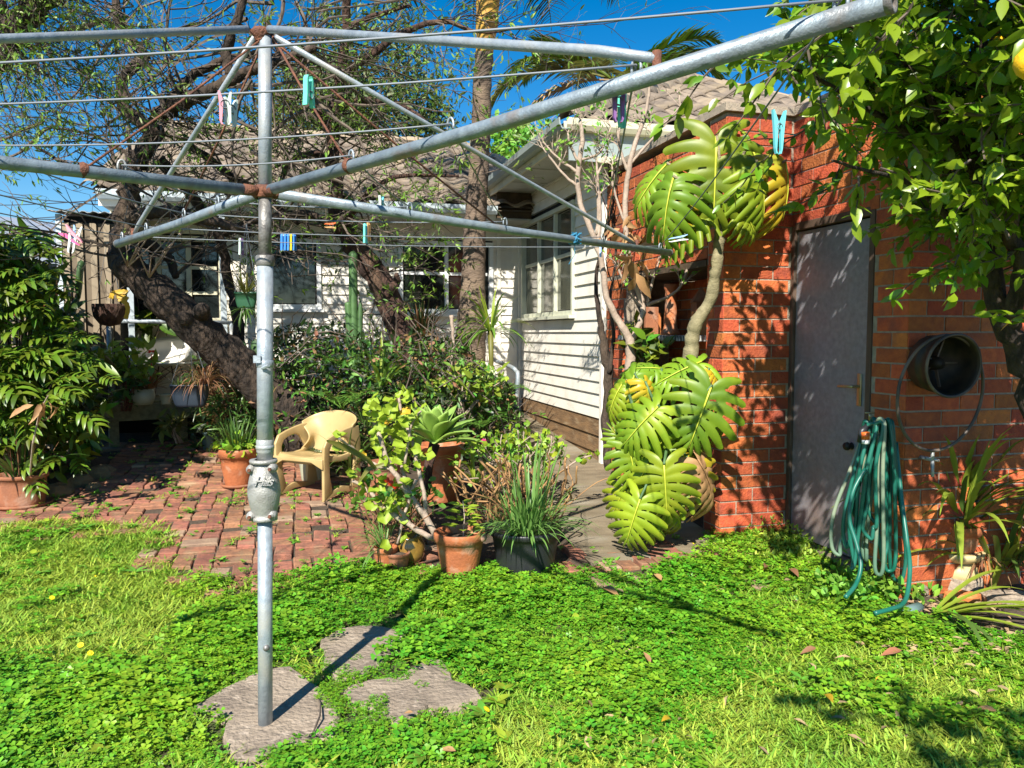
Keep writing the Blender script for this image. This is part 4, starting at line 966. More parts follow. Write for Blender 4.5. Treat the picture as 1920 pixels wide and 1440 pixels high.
def tree_A():
    t = thing('leaning_tree', 'big gnarled dark barked tree leaning left over the deck, half bare', 'tree', P(560, 800, 6.9))
    A = MB(); starts = []
    def lim(pix, n=12, tw=True, **k):
        q = limb(A, pix, n, **k)
        if tw: starts.extend(q)
        return q
    lim([(590, 830, 6.95, 86), (540, 775, 6.9, 80), (470, 705, 6.8, 74), (410, 655, 6.7, 70), (355, 600, 6.6, 66), (300, 550, 6.55, 64), (245, 505, 6.5, 60), (228, 480, 6.5, 56)], 16, tw=False, rough=.09)
    A.tube([P(352, 598, 6.58), P(346, 596, 6.47), P(345, 596, 6.42)], [.09, .075, .05], 12)
    A.tube([P(376, 588, 6.55), P(380, 580, 6.44), P(381, 579, 6.40)], [.08, .06, .035], 12)
    lim([(228, 488, 6.5, 50), (232, 440, 6.5, 46), (240, 385, 6.5, 40), (244, 330, 6.5, 36), (262, 295, 6.5, 34), (285, 255, 6.5, 34), (300, 215, 6.5, 30), (350, 190, 6.4, 26), (405, 165, 6.35, 22), (450, 140, 6.3, 20), (520, 118, 6.2, 16), (590, 90, 6.1, 12)], 12)
    lim([(285, 250, 6.5, 26), (240, 205, 6.6, 22), (228, 170, 6.6, 20), (240, 135, 6.6, 20), (272, 108, 6.6, 20), (245, 75, 6.6, 17), (225, 40, 6.6, 16), (215, -10, 6.6, 14), (205, -80, 6.6, 12)], 10)
    lim([(245, 75, 6.6, 14), (200, 40, 6.5, 12), (160, 50, 6.4, 10), (110, 60, 6.3, 8), (60, 90, 6.2, 5)], 8)
    lim([(430, 142, 6.35, 20), (425, 95, 6.35, 19), (440, 50, 6.3, 17), (455, 5, 6.3, 15), (470, -60, 6.3, 12)], 10)
    lim([(300, 215, 6.5, 22), (330, 175, 6.5, 18), (380, 130, 6.5, 15), (450, 105, 6.5, 12), (560, 110, 6.6, 10), (640, 130, 6.7, 8)], 8)
    lim([(232, 420, 6.5, 26), (260, 405, 6.4, 24), (330, 400, 6.3, 22), (400, 415, 6.3, 18), (470, 440, 6.4, 14)], 10)
    lim([(250, 440, 6.6, 20), (310, 480, 6.7, 18), (330, 520, 6.7, 13)], 8)
    lim([(410, 440, 7.2, 16), (480, 415, 7.2, 15), (560, 400, 7.2, 14), (630, 418, 7.2, 12), (660, 390, 7.2, 10)], 8)
    lim([(240, 340, 6.5, 16), (180, 330, 6.4, 10), (110, 300, 6.3, 7), (60, 270, 6.2, 4)], 6)
    lim([(300, 300, 6.7, 22), (345, 350, 6.9, 20), (400, 430, 7.1, 18), (425, 500, 7.2, 18), (440, 570, 7.2, 20), (450, 640, 7.2, 22), (455, 720, 7.2, 24)], 10, tw=False)
    lim([(345, 260, 6.9, 14), (420, 320, 7.1, 14), (500, 370, 7.3, 12), (560, 420, 7.5, 10)], 8)
    A.build('trunk', mt['bark'], t, True)
    A2 = MB()
    for (x, y, Y) in ((240, 500, 6.3), (280, 520, 6.35)):
        for _ in range(5): A2.tube([P(x, y, Y), P(x+rng.uniform(-30, 60), y-rng.uniform(30, 90), Y-.1), P(x+rng.uniform(-20, 100), y-rng.uniform(80, 160), Y-.1)], [.008, .005, .003], 5)
    B = MB()
    for p, r in starts:
        if rng.random() < .40:
            d = Vector((rng.uniform(-1, 1), rng.uniform(-.9, .9), rng.uniform(-.6, 1)))
            twigs(B, p, d, rng.uniform(.5, 1.1), max(.006, min(.013, r*.4)), 1, .11, .34)
    # finer spray of twigs filling the crown
    for _ in range(34):
        px = rng.uniform(-30, 600); py = rng.uniform(-60, 330); Y = rng.uniform(6.1, 6.9); p = P(px, py, Y); pts = [p]; d = Vector((rng.uniform(-1, 1), rng.uniform(-.3, .3), rng.uniform(-.8, .5))).normalized()
        for k in range(7): d = (d+Vector((rng.uniform(-.35, .35), rng.uniform(-.2, .2), rng.uniform(-.4, .3)))).normalized(); pts.append(pts[-1]+d*rng.uniform(.10, .2))
        r0 = rng.uniform(.009, .020); B.tube(smooth(pts, 2), [r0*(1-.6*i/14) for i in range(15)], 5, cap=False)
    for _ in range(36):
        px = rng.uniform(-40, 620); py = rng.uniform(-60, 420); Y = rng.uniform(5.9, 7.4)
        if px < 180 and py > 250 and rng.random() < .7: continue
        if 380 < px < 520 and py > 280 and rng.random() < .4: continue
        twigs(B, P(px, py, Y), Vector((rng.uniform(-1, 1), rng.uniform(-.5, .5), rng.uniform(-.9, .6))), rng.uniform(.3, .8), .006, 1, .18, .34)
    tag(B.build('twigs', mt['twig'], t), kind='stuff')
    A2.build('shoots', mt['twigpale'], t, True)
    flush_leaves('crown', TLeaf, 'almond', .058, t)
tree_A()
def tree_B():
    t = thing('second_tree', 'dark tree with a bent reddish trunk rising from the garden bed', 'tree', P(775, 690, 7.6))
    A = MB(); starts = []
    def lim(pix, n=12, tw=True, **k):
        q = limb(A, pix, n, **k)
        if tw: starts.extend(q)
    lim([(803, 860, 7.6, 66), (792, 740, 7.6, 58), (770, 670, 7.6, 54), (745, 600, 7.6, 50), (715, 535, 7.6, 46), (690, 495, 7.6, 44), (655, 450, 7.5, 34), (630, 400, 7.4, 28), (628, 340, 7.4, 26), (622, 270, 7.4, 24), (628, 200, 7.4, 22), (640, 130, 7.3, 20), (650, 60, 7.2, 17), (650, -10, 7.1, 14)], 14, rough=.09)
    lim([(725, 555, 7.5, 18), (742, 530, 7.45, 15), (745, 515, 7.4, 10)], 8, tw=False)
    lim([(640, 200, 7.4, 18), (680, 190, 7.3, 15), (740, 195, 7.2, 12), (800, 230, 7.1, 8)], 8)
    lim([(640, 140, 7.3, 16), (700, 100, 7.2, 14), (760, 60, 7.1, 12), (830, 40, 7.0, 9), (900, 60, 6.9, 6), (980, 50, 6.9, 4)], 8)
    lim([(628, 250, 7.4, 16), (590, 200, 7.3, 14), (560, 150, 7.3, 12), (520, 90, 7.2, 10), (500, 30, 7.2, 8)], 8)
    lim([(640, 60, 7.2, 12), (700, 30, 7.1, 9), (770, 10, 7.0, 6)], 6)
    lim([(630, 440, 7.4, 14), (660, 400, 7.3, 12), (700, 350, 7.2, 10), (760, 330, 7.2, 8), (860, 330, 7.2, 5)], 8)
    lim([(630, 330, 7.4, 16), (600, 290, 7.3, 14), (550, 300, 7.3, 12), (520, 350, 7.3, 8)], 8)
    A.build('trunk', mt['bark2'], t, True)
    B = MB()
    for p, r in starts:
        if rng.random() < .42:
            d = Vector((rng.uniform(-1, 1), rng.uniform(-.9, .9), rng.uniform(-.7, 1)))
            twigs(B, p, d, rng.uniform(.4, .9), max(.006, min(.012, r*.4)), 1, .5, .32)
    for _ in range(62):
        px = rng.uniform(430, 900); py = rng.uniform(-50, 520); Y = rng.uniform(6.6, 7.8)
        if 730 < px and py > 370 and rng.random() < .75: continue
        if px > 780 and rng.random() < .4: continue
        if py > 400 and rng.random() < .3: continue
        twigs(B, P(px, py, Y), Vector((rng.uniform(-1, 1), rng.uniform(-.5, .5), rng.uniform(-.9, .6))), rng.uniform(.3, .7), .006, 1, .62, .35)
    # bare twigs reaching right against the sky
    for (a, b, c, d_) in ((900, 60, 1100, 50), (930, 50, 1010, 10), (930, 55, 1000, 90), (1000, 50, 1060, -20), (1050, 50, 1210, 5), (1000, 55, 1080, 110), (900, 30, 960, 0), (890, 320, 960, 240)):
        p = P(a, b, 6.9); q = P(c, d_, 6.8); twigs(B, p, q-p, (q-p).length, .006, 1, .12, .18)
    tag(B.build('twigs', mt['twig'], t), kind='stuff')
    flush_leaves('crown', TLeaf, 'almond', .060, t)
tree_B()
# far spreading thick bough at top left
def bough():
    t = thing('overhanging_bough', 'thick grey bough of a tree entering the top left corner', 'tree', P(-200, 200, 5.0))
    A = MB(); s_ = limb(A, [(-260, 400, 5.2, 60), (-120, 200, 5.2, 56), (0, 100, 5.2, 50), (40, 40, 5.2, 46), (90, -10, 5.2, 42), (150, -70, 5.2, 36)], 12)
    s2 = limb(A, [(20, 75, 5.2, 34), (0, 30, 5.2, 28), (-10, -20, 5.2, 24)], 10); A.build('trunk', mt['bark'], t, True)
    B = MB()
    for p, r in (s_+s2)[4:]:
        for _ in range(2): twigs(B, p, Vector((rng.uniform(-.3, 1), rng.uniform(-.6, .6), rng.uniform(-1, .5))), rng.uniform(.3, .7), .007, 0, .3, .35)
    tag(B.build('twigs', mt['twig'], t), kind='stuff'); flush_leaves('crown', TLeaf, 'almond', .045, t)
bough()
# tall palm-like trunk in the middle
def mid_trunk():
    t = thing('tall_palm_trunk', 'tall straight brown palm trunk with a golden top in the centre', 'palm tree', P(880, 690, 8.0))
    pix = [(874, 850, 8.0, 80), (878, 740, 8.0, 66), (882, 640, 8.0, 58), (887, 540, 8.0, 46), (890, 440, 8.0, 42), (896, 340, 8.0, 38), (901, 250, 8.0, 36), (904, 170, 8.0, 34), (908, 100, 8.0, 34)]
    A = MB(); limb(A, pix, 18, wob=.006, nseg=8, rough=.025); A.build('trunk', mt['palmbark'], t, True)
    A = MB(); limb(A, [(908, 102, 8.0, 33), (912, 60, 8.0, 38), (914, 10, 8.0, 42), (915, -60, 8.0, 40), (916, -140, 8.0, 24)], 16, wob=.003); A.build('crownshaft', mt['palmgold'], t, True)
    for k in range(11):
        a = k*2*math.pi/11; fr = frond(P(916, -130, 8.0), a, 1.9, .55); put('frond', fr, t)
TL3 = (np.array([(-.035, 0, 0), (.035, 0, 0), (.03, .55, -.06), (-.03, .55, -.06), (0, 1, -.28)], float), np.array([(0, 1, 2), (0, 2, 3), (3, 2, 4)]))
def frond(c, a, L_, rise, nl=46, mat='philo', ll=.55, lw=1.0, droop=1.0):
    d = Vector((math.cos(a), math.sin(a), 0)); pts = []
    for i in range(13):
        t = i/12; pts.append(c+d*(L_*math.sin(t*1.45)/math.sin(1.45)*.9)+Vector((0, 0, L_*(rise*t-droop*.75*t*t))))
    mb = MB(); mb.tube(pts, [.020*(1-.8*i/12)*L_/2 for i in range(13)], 5, cap=False)
    pos = []; D = []; Nn = []; sz = []
    for i in range(nl):
        t = .12+.88*i/nl; k = min(11, int(t*12)); f_ = t*12-k; p = pts[k].lerp(pts[k+1], f_); tg = (pts[k+1]-pts[k]).normalized(); sd = tg.cross(Vector((0, 0, 1))).normalized()
        for s_ in (-1, 1):
            D.append(tuple(sd*s_+tg*.7+Vector((0, 0, .25+rng.uniform(-.2, .2))))); pos.append(tuple(p)); Nn.append((0, 0, 1)); sz.append(ll*L_/2*(math.sin(math.pi*min(1, t*.9+.12))**.6)*rng.uniform(.85, 1.05))
    vv, ff = leaves_np(TL3, np.array(pos), np.array(D), np.array(Nn, float), np.array(sz), xs=np.full(len(pos), lw))
    b = len(mb.v); mb.v += [tuple(x) for x in vv]; mb.f += [tuple(int(b+j) for j in f_) for f_ in ff]; mb.m += [0]*len(ff)
    return mb.mesh('frond', mt[mat])
mid_trunk()
# palm beyond the roof
t = thing('palm_tree', 'feathery palm showing above the tiled roof', 'palm tree', (1.9, 16, .6))
c = P(1150, 150, 16)
MB().tube([Vector((c.x+.2, 16, .4)), Vector((c.x+.1, 16, 3.5)), c-Vector((0, 0, .3))], [.2, .17, .15], 10).build('trunk', mt['palmbark'], t, True)
for a_, L_, rs, mm in ((.4, 2.0, .95, 'philo'), (.05, 2.1, .75, 'philo'), (-.3, 2.0, .9, 'philo'), (2.6, 2.0, .85, 'philo'), (3.2, 2.4, .45, 'olive'), (3.6, 2.2, .55, 'philo'), (2.9, 1.6, 1.2, 'philo'), (4.2, 1.6, .4, 'olive'), (4.8, 1.5, .1, 'olive'), (5.5, 1.8, .35, 'philo'), (6.0, 2.2, .5, 'philo'), (1.5, 1.7, 1.2, 'philo'), (1.9, 1.8, .9, 'philo'), (3.4, 2.0, .0, 'drydebris'), (5.9, 1.8, -.1, 'drydebris'), (4.5, 1.6, -.4, 'drydebris')):
    put('frond', frond(c, a_, L_*1.2, rs, 50, mm, .55, 1.3), t)
def leafy_tree(name, label, c, rad, n, size, mat, T, trunk=None, nclump=26, spread=.36, group=None, cat='tree'):
    t = thing(name, label, cat, Vector((c[0], c[1], .5)), group)
    p = clump_points(n, c, rad, nclump, spread); D = rand_dirs(n, .1); Nn = nr.normal(size=(n, 3))*.7; Nn[:, 2] += .6; Nn[:, 1] -= .5
    vv, ff = leaves_np(T, p, D, Nn, size*(.6+.8*nr.rand(n))); npobj('crown', vv, ff, mt[mat], t)
    A = MB(); b = Vector((c[0], c[1], .3)); A.tube([b, Vector((c[0]+.1, c[1], c[2]*.6)), Vector(c)], [.16, .11, .05], 8)
    for k in range(9):
        q = Vector(p[rng.randrange(n)]); s_ = Vector((c[0], c[1], c[2]-rad[2]*.6)); A.tube([s_, s_.lerp(q, .5)+Vector((0, 0, .1)), q], [.05, .03, .01], 5)
    A.build('trunk', mt['bark'], t, True); return t
c = P(700, 260, 13.5); leafy_tree('conical_tree', 'dense dark green bushy tree standing behind the rear roof', (c.x, c.y, c.z), (1.42, 1.2, 2.05), 17000, .13, 'cypress', TLeaf, nclump=46)
c = P(570, 240, 14.5); leafy_tree('far_tree', 'smaller olive tree behind the rear roof, left of the conical tree', (c.x, c.y, c.z), (.9, .8, 1.3), 5000, .12, 'olive', TLeaf, nclump=22)
c = P(990, 318, 15); leafy_tree('young_tree', 'light yellow green tree in the gap between the two roofs', (c.x, c.y, c.z), (.85, .8, 1.0), 2600, .14, 'weed', T_leaf(.5, .2, .1, 2), nclump=24, spread=.3)

# ================================================================== LEMON TREE
def lemon_tree():
    t = thing('lemon_tree', 'lemon tree with glossy leaves filling the top right corner', 'lemon tree', G(1990, 1040))
    A = MB(); B = MB(); gs = []
    def lim(pix, n=10, tw=True):
        q = limb(A, pix, n, rough=.05)
        if tw: gs.extend(q)
    lim([(1990, 1040, 3.75, 60), (1975, 880, 3.7, 54), (1945, 760, 3.65, 48), (1900, 640, 3.6, 42), (1868, 560, 3.55, 38), (1845, 470, 3.5, 36), (1830, 400, 3.4, 30), (1830, 330, 3.3, 24), (1822, 240, 3.2, 20), (1830, 120, 3.1, 17), (1845, 20, 3.0, 14), (1850, -80, 2.9, 12)], 14)
    lim([(1890, 610, 3.58, 34), (1915, 520, 3.4, 30), (1900, 430, 3.3, 28), (1880, 330, 3.2, 22), (1870, 240, 3.1, 18), (1900, 140, 3.0, 14)], 10)
    lim([(1835, 440, 3.45, 22), (1780, 330, 3.3, 18), (1700, 250, 3.2, 14), (1620, 200, 3.1, 10), (1540, 150, 3.0, 7), (1460, 120, 3.0, 4)], 8)
    lim([(1830, 330, 3.3, 16), (1760, 210, 3.1, 13), (1700, 120, 2.9, 10), (1640, 70, 2.7, 7), (1560, 40, 2.6, 4)], 8)
    lim([(1845, 470, 3.5, 18), (1770, 400, 3.3, 13), (1700, 340, 3.1, 10), (1620, 320, 2.9, 7), (1560, 300, 2.8, 5)], 8)
    pass
    A.build('trunk', mt['bark'], t, True)
    lp_ = []
    def spray(p, d, L_, lev=0):
        pts = [p]; q = p; dd = d.normalized()
        for i in range(4):
            dd = (dd+Vector((rng.uniform(-.3, .3), rng.uniform(-.3, .3), rng.uniform(-.3, .25)))).normalized(); q = q+dd*L_/4; pts.append(q)
            if lev < 1 and rng.random() < .7: spray(q, dd+Vector((rng.uniform(-1, 1), rng.uniform(-1, 1), rng.uniform(-.8, .8))), L_*.65, lev+1)
            for _ in range(3): lp_.append((q+Vector((rng.uniform(-1, 1), rng.uniform(-1, 1), rng.uniform(-1, 1)))*.012, dd*.5+Vector((rng.uniform(-1, 1), rng.uniform(-1, 1), rng.uniform(-1, .5)))))
        B.tube(pts, [.0045, .004, .003, .0025, .0015], 4, cap=False)
    for p, r in gs:
        if p.z > 2.15 and rng.random() < .6:
            spray(p, Vector((rng.uniform(-1, .5), rng.uniform(-1, .5), rng.uniform(-.5, 1))), rng.uniform(.2, .5))
    def region(n, x0, x1, y0, y1, Y0, Y1, test=None):
        for _ in range(n):
            px = rng.uniform(x0, x1); py = rng.uniform(y0, y1)
            if test and not test(px, py): continue
            Yr = rng.uniform(Y0, Y1)
            if px < 1680: Yr = max(Yr, rng.uniform(3.4, 3.8))
            elif px < 1830 and py > 200: Yr = max(Yr, rng.uniform(3.45, 3.9))
            p = P(px, py, Yr)
            spray(p, Vector((rng.uniform(-1, .3), rng.uniform(-.8, .4), rng.uniform(-.6, .7))), rng.uniform(.18, .4))
    left = lambda px, py: px > 1490+max(0, py-150)*1.0+max(0, 90-py)*.5 and py < 290+max(0, px-1640)*.8
    region(84, 1400, 1960, -40, 470, 2.95, 3.7, left); region(120, 1840, 2260, -300, 470, 2.75, 3.4)
    region(26, 1560, 1960, -60, 300, 2.9, 3.4)
    region(50, 1720, 1980, 200, 520, 3.5, 3.95, lambda px, py: py < 330+(px-1700)*.9)
    region(60, 1500, 2300, -500, -40, 2.0, 3.6)
    region(50, 1960, 2500, -300, 300, 3.1, 3.9)
    # low sprays on the picture: two hanging leaf pairs
    for p, d in ((P(1610, 330, 2.7), Vector((.1, 0, -.5))), (P(1650, 315, 2.7), Vector((.5, 0, -.2))), (P(1945, 600, 2.9), Vector((-.6, 0, .1))), (P(1820, 300, 2.6), Vector((-.5, 0, -.4)))): spray(p, d, .14, 1)
    # boughs behind and above the camera's right, shading the lawn corner
    for _ in range(24):
        p = Vector((rng.uniform(-.1, 1.7), rng.uniform(-1.1, .15), rng.uniform(2.3, 2.9)))
        if p.x < .4 and rng.random() < .5: continue
        spray(p, Vector((rng.uniform(-1, 1), rng.uniform(-1, 1), rng.uniform(-.4, .5))), rng.uniform(.2, .4))
    C = MB()
    C.tube([P(1880, 330, 3.2), Vector((2.5, 2.0, 2.7)), Vector((2.2, 1.0, 2.8)), Vector((1.7, .3, 2.75)), Vector((1.0, -.2, 2.7))], [.03, .028, .022, .016, .008], 8); C.build('bough', mt['bark'], t, True)
    tag(B.build('twigs', mt['twig'], t), kind='stuff')
    lp_.sort(key=lambda q: q[0].length if (q[0].y > .3 and 1350 < 960+F*q[0].x/q[0].y < 1960 and P(0, -60, q[0].y).z > q[0].z) else 99)
    T = T_leaf(.46, .22, .12, 3); lm = []
    for k in range(6):
        bend = T_leaf(.40+.03*k, .15+.06*k, .02+.07*k, 3); vv, ff = bend; lm.append(npmesh('leaf', vv, ff, mt['lemon'], True))
    for p, d in lp_[:300]:
        if p.length < 1.3: continue
        Nn = Vector((rng.gauss(0, .5), rng.gauss(-.4, .5), rng.gauss(.8, .4))); fr = frames(np.array([tuple(d)]), np.array([tuple(Nn)]))[0]
        s_ = rng.uniform(.05, .092); M4 = Matrix(((fr[0][0]*s_, fr[0][1]*s_, fr[0][2]*s_, p.x), (fr[1][0]*s_, fr[1][1]*s_, fr[1][2]*s_, p.y), (fr[2][0]*s_, fr[2][1]*s_, fr[2][2]*s_, p.z), (0, 0, 0, 1)))
        put('leaf', rng.choice(lm), t, mat4=M4)
    rs = lp_[300:]; n = len(rs); pos = np.array([tuple(a) for a, b in rs]); D = np.array([tuple(b) for a, b in rs]); Nn = nr.normal(size=(n, 3))*.5; Nn[:, 2] += .8; Nn[:, 1] -= .4
    vv, ff = leaves_np(T, pos, D, Nn, .048+.045*nr.rand(n)); tag(npobj('leaf', vv, ff, mt['lemon'], t, True), 'the many smaller and farther leaves of the lemon tree', kind='stuff')
    # fruit
    for (px, py, Y, s_) in ((1926, 118, 1.9, .031), (1872, 85, 3.0, .03)):
        c = P(px, py, Y); MB().lathe(c, [(0, -1.35*s_), (.2*s_, -1.25*s_), (.7*s_, -.8*s_), (s_, -.1*s_), (.9*s_, .5*s_), (.4*s_, 1.05*s_), (.12*s_, 1.2*s_), (0, 1.25*s_)], 18).build('lemon', mt['lemonfruit'], t, True)
lemon_tree()
# ================================================================== BIG SPLIT-LEAF CLIMBERS
def monstera_mesh(seed, mat, nf=8, curl=.25):
    """heart shaped blade on a rib grid ; slits cut from the edge, holes beside the midrib"""
    st = random.Random(seed); mb = MB(); NQ = 12; cells = 5
    def pos(s_, u, q, ln):
        t0 = .03+.90*u**1.05; ang = math.radians(158-140*u**.8); x = 0.0; y = t0; n_ = 8; a = ang
        for k in range(n_):
            f = (k+.5)/n_*q; a2 = ang*(1-.42*f) if u > .1 else ang*(1-.25*f); x += math.sin(a2)*ln*q/n_; y += math.cos(a2)*ln*q/n_
        return x, y
    for s_ in (-1, 1):
        grid = []; kinds = []
        for i in range(nf):
            lf = st.uniform(.94, 1.05); ho = st.random() < .9; sl = st.uniform(.36, .52); hl = (st.uniform(.10, .16), st.uniform(.28, .36))
            for c in range(cells+1):
                if i < nf-1 and c == cells: kk = ('slit', ho, sl, hl)
                elif c == cells: kk = None
                else: kk = ('fill',)
                u = (i+(c/cells)*.84)/nf; uc = (i+.42)/nf
                ln = (.36+.28*math.sin(math.pi*min(1, u*1.02+.12))**1.1)*(1 if u < .7 else 1-(u-.7)*.9)
                v_ = (c/cells-.5)*2; ln *= lf*(1-.10*abs(v_)**3)
                row = []
                for k in range(NQ+1):
                    q = k/NQ; us = uc+(u-uc)*(1-.42*max(0, (q-.45)/.55)**1.2); x, y = pos(s_, max(0, min(1, us)), q, ln); z = -curl*y*y*.8-curl*1.0*q*q-.05+.012*math.cos(v_*1.4)*(q > .05)+.008*math.sin(q*3)
                    if k > NQ*.9: z -= .01
                    row.append((s_*x, y, z))
                grid.append(row); kinds.append(kk)
        b = len(mb.v)
        for r_ in grid: mb.v += r_
        for r in range(len(grid)-1):
            kk = kinds[r]
            for k in range(NQ):
                q = (k+.5)/NQ
                if kk and kk[0] == 'slit':
                    if q > kk[2] or (kk[1] and kk[3][0] < q < kk[3][1] and r > cells): continue
                mb.f.append((b+r*(NQ+1)+k, b+r*(NQ+1)+k+1, b+(r+1)*(NQ+1)+k+1, b+(r+1)*(NQ+1)+k) if s_ > 0 else (b+r*(NQ+1)+k, b+(r+1)*(NQ+1)+k, b+(r+1)*(NQ+1)+k+1, b+r*(NQ+1)+k+1)); mb.m.append(0)
    mb.cm = 1; mb.tube([Vector((0, t, -curl*t*t*.8-.02)) for t in (0, .25, .5, .75, .95)], [.017, .014, .011, .008, .004], 5)
    return mb.mesh('leaf', [mt[mat], mt['monrib' if mat != 'mondry' else 'mondry']], True)
mg = [monstera_mesh(s_, 'mon', 8, c_) for s_, c_ in ((1, .12), (2, .3), (3, .45), (4, .2))]
my = monstera_mesh(5, 'monyel', 7, .4); md_ = monstera_mesh(6, 'mondry', 7, .5)
def orient(p, tip, nrm, s_):
    d = Vector(tip).normalized(); x = d.cross(Vector(nrm)).normalized(); z = x.cross(d)
    return Matrix(((x.x*s_, d.x*s_, z.x*s_, p.x), (x.y*s_, d.y*s_, z.y*s_, p.y), (x.z*s_, d.z*s_, z.z*s_, p.z), (0, 0, 0, 1)))
def mleaf(t, stem, px, py, Y, tipx, tipy, s_px, mesh=None, nrm=(-.1, -1, .45), dy=0.0, w=1.0):
    """attach point at px,py ; tip direction in the picture plane ; size in px"""
    p = P(px, py, Y); q = P(tipx, tipy, Y+dy); d = q-p; s_ = s_px*Y/F
    M4 = orient(p, d, nrm, s_)
    put('leaf', mesh or rng.choice(mg), t, mat4=M4 @ Matrix.Diagonal((w, 1, 1, 1)))
    if stem is not None: mbs.tube([stem, stem.lerp(p, .5)+Vector((0, -.03, .06)), p], [.012, .010, .008], 6)
t = thing('climbing_plant', 'tall climber with huge yellow green split leaves high on the brick wall', 'climbing plant', P(1300, 640, 4.85))
mbs = MB()
st_ = [P(1296, 655, 4.93), P(1304, 610, 4.9), P(1330, 560, 4.86), P(1343, 500, 4.82), P(1348, 450, 4.8), P(1352, 415, 4.76)]
limb(mbs, [(1290, 700, 4.95, 26), (1296, 655, 4.93, 28), (1304, 610, 4.9, 25), (1332, 560, 4.86, 21), (1343, 500, 4.82, 21), (1348, 450, 4.8, 20), (1352, 410, 4.76, 16)], 12, wob=.004, nseg=6, rough=.12)
top = st_[-1]
mleaf(t, top, 1344, 254, 4.62, 1340, 420, 165, mg[0], (-.1, -1, .5), 0, 1.0)
mleaf(t, top, 1262, 330, 4.6, 1225, 450, 120, mg[2], (-.6, -1, .5), -.05)
mleaf(t, top, 1250, 305, 4.75, 1205, 350, 95, mg[1], (-.3, -.8, 1))
mleaf(t, top, 1420, 300, 4.65, 1470, 420, 120, mg[2], (.7, -1, .4))
mleaf(t, top, 1475, 300, 4.75, 1500, 400, 110, my, (.9, -.8, .5))
mleaf(t, top, 1405, 262, 4.8, 1455, 360, 130, mg[1], (.5, -1, .6))
mleaf(t, top, 1290, 330, 4.7, 1290, 430, 100, mg[1], (-.1, -1, .3))
mleaf(t, top, 1320, 400, 4.72, 1262, 418, 80, mg[2], (-.2, -.4, 1))
mleaf(t, top, 1245, 360, 4.66, 1262, 455, 90, my, (-.9, -.6, .2), 0, .6)
mleaf(t, top, 1390, 380, 4.72, 1420, 430, 70, mg[3], (.2, -1, .7))
mbs.build('stem', mt['timber'], t, True)
t2 = thing('climbing_plant', 'lower climber with overlapping split leaves beside the concrete path', 'climbing plant', G(1260, 1000))
mbs = MB(); sb = P(1240, 1010, 4.95)
for (a, b) in ((1330, 720), (1180, 740), (1250, 850), (1200, 950)): mbs.tube([sb, P((1240+a)/2+10, (1010+b)/2, 4.9), P(a, b, 4.75)], [.02, .015, .01], 6)
sc = P(1250, 850, 4.9)
L2 = [(1315, 676, 4.75, 1200, 720, 120, 3, (-.1, -.7, .9)), (1335, 722, 4.55, 1290, 850, 150, 0, (0, -1, .45)), (1190, 700, 4.8, 1150, 790, 100, 2, (-.6, -1, .4)), (1210, 715, 4.75, 1230, 770, 70, 'y', (.2, -1, .8)),
      (1235, 760, 4.6, 1150, 840, 130, 1, (-.3, -1, .6)), (1180, 790, 4.7, 1140, 880, 100, 2, (-.7, -.8, .4)), (1290, 840, 4.7, 1330, 900, 110, 1, (.3, -1, .5)), (1245, 870, 4.5, 1252, 985, 125, 3, (-.2, -1, .4)),
      (1310, 860, 4.6, 1370, 950, 120, 'd', (.5, -1, .4)), (1300, 870, 4.62, 1270, 960, 100, 'y', (-.1, -1, .7)), (1200, 935, 4.5, 1168, 1025, 110, 1, (-.3, -1, .4)), (1215, 870, 4.6, 1160, 960, 105, 2, (-.5, -1, .4)),
      (1260, 790, 4.75, 1215, 880, 110, 1, (-.1, -1, .4)), (1180, 840, 4.7, 1200, 930, 100, 0, (0, -1, .3)), (1300, 800, 4.8, 1340, 880, 90, 1, (.3, -1, .4)), (1255, 930, 4.7, 1290, 990, 90, 2, (.2, -1, .5)), (1330, 690, 4.7, 1390, 745, 60, 'y', (.6, -.8, .7)),
      (1240, 690, 4.85, 1175, 680, 70, 1, (-.3, -.7, 1)), (1165, 720, 4.85, 1120, 790, 80, 2, (-.8, -.8, .3)), (1290, 900, 4.66, 1240, 940, 95, 0, (-.2, -1, .5)), (1250, 830, 4.9, 1210, 780, 70, 1, (-.3, -1, .7)), (1200, 850, 4.85, 1140, 800, 90, 0, (-.5, -1, .6)),
      (1180, 900, 4.8, 1145, 960, 90, 1, (-.5, -1, .3)), (1320, 760, 4.85, 1370, 800, 80, 2, (.4, -1, .5)), (1310, 905, 4.7, 1350, 950, 80, 'd', (.4, -1, .3)), (1225, 960, 4.75, 1220, 1030, 80, 3, (0, -1, .4))]
for a, b, Y, c_, d_, s_, k, n_ in L2:
    mleaf(t2, sc if rng.random() < .5 else None, a, b, Y, c_, d_, s_*rng.uniform(.78, .92), {'y': my, 'd': md_}.get(k) or mg[k], n_)
mbs.build('stem', mt['cactus'], t2, True)
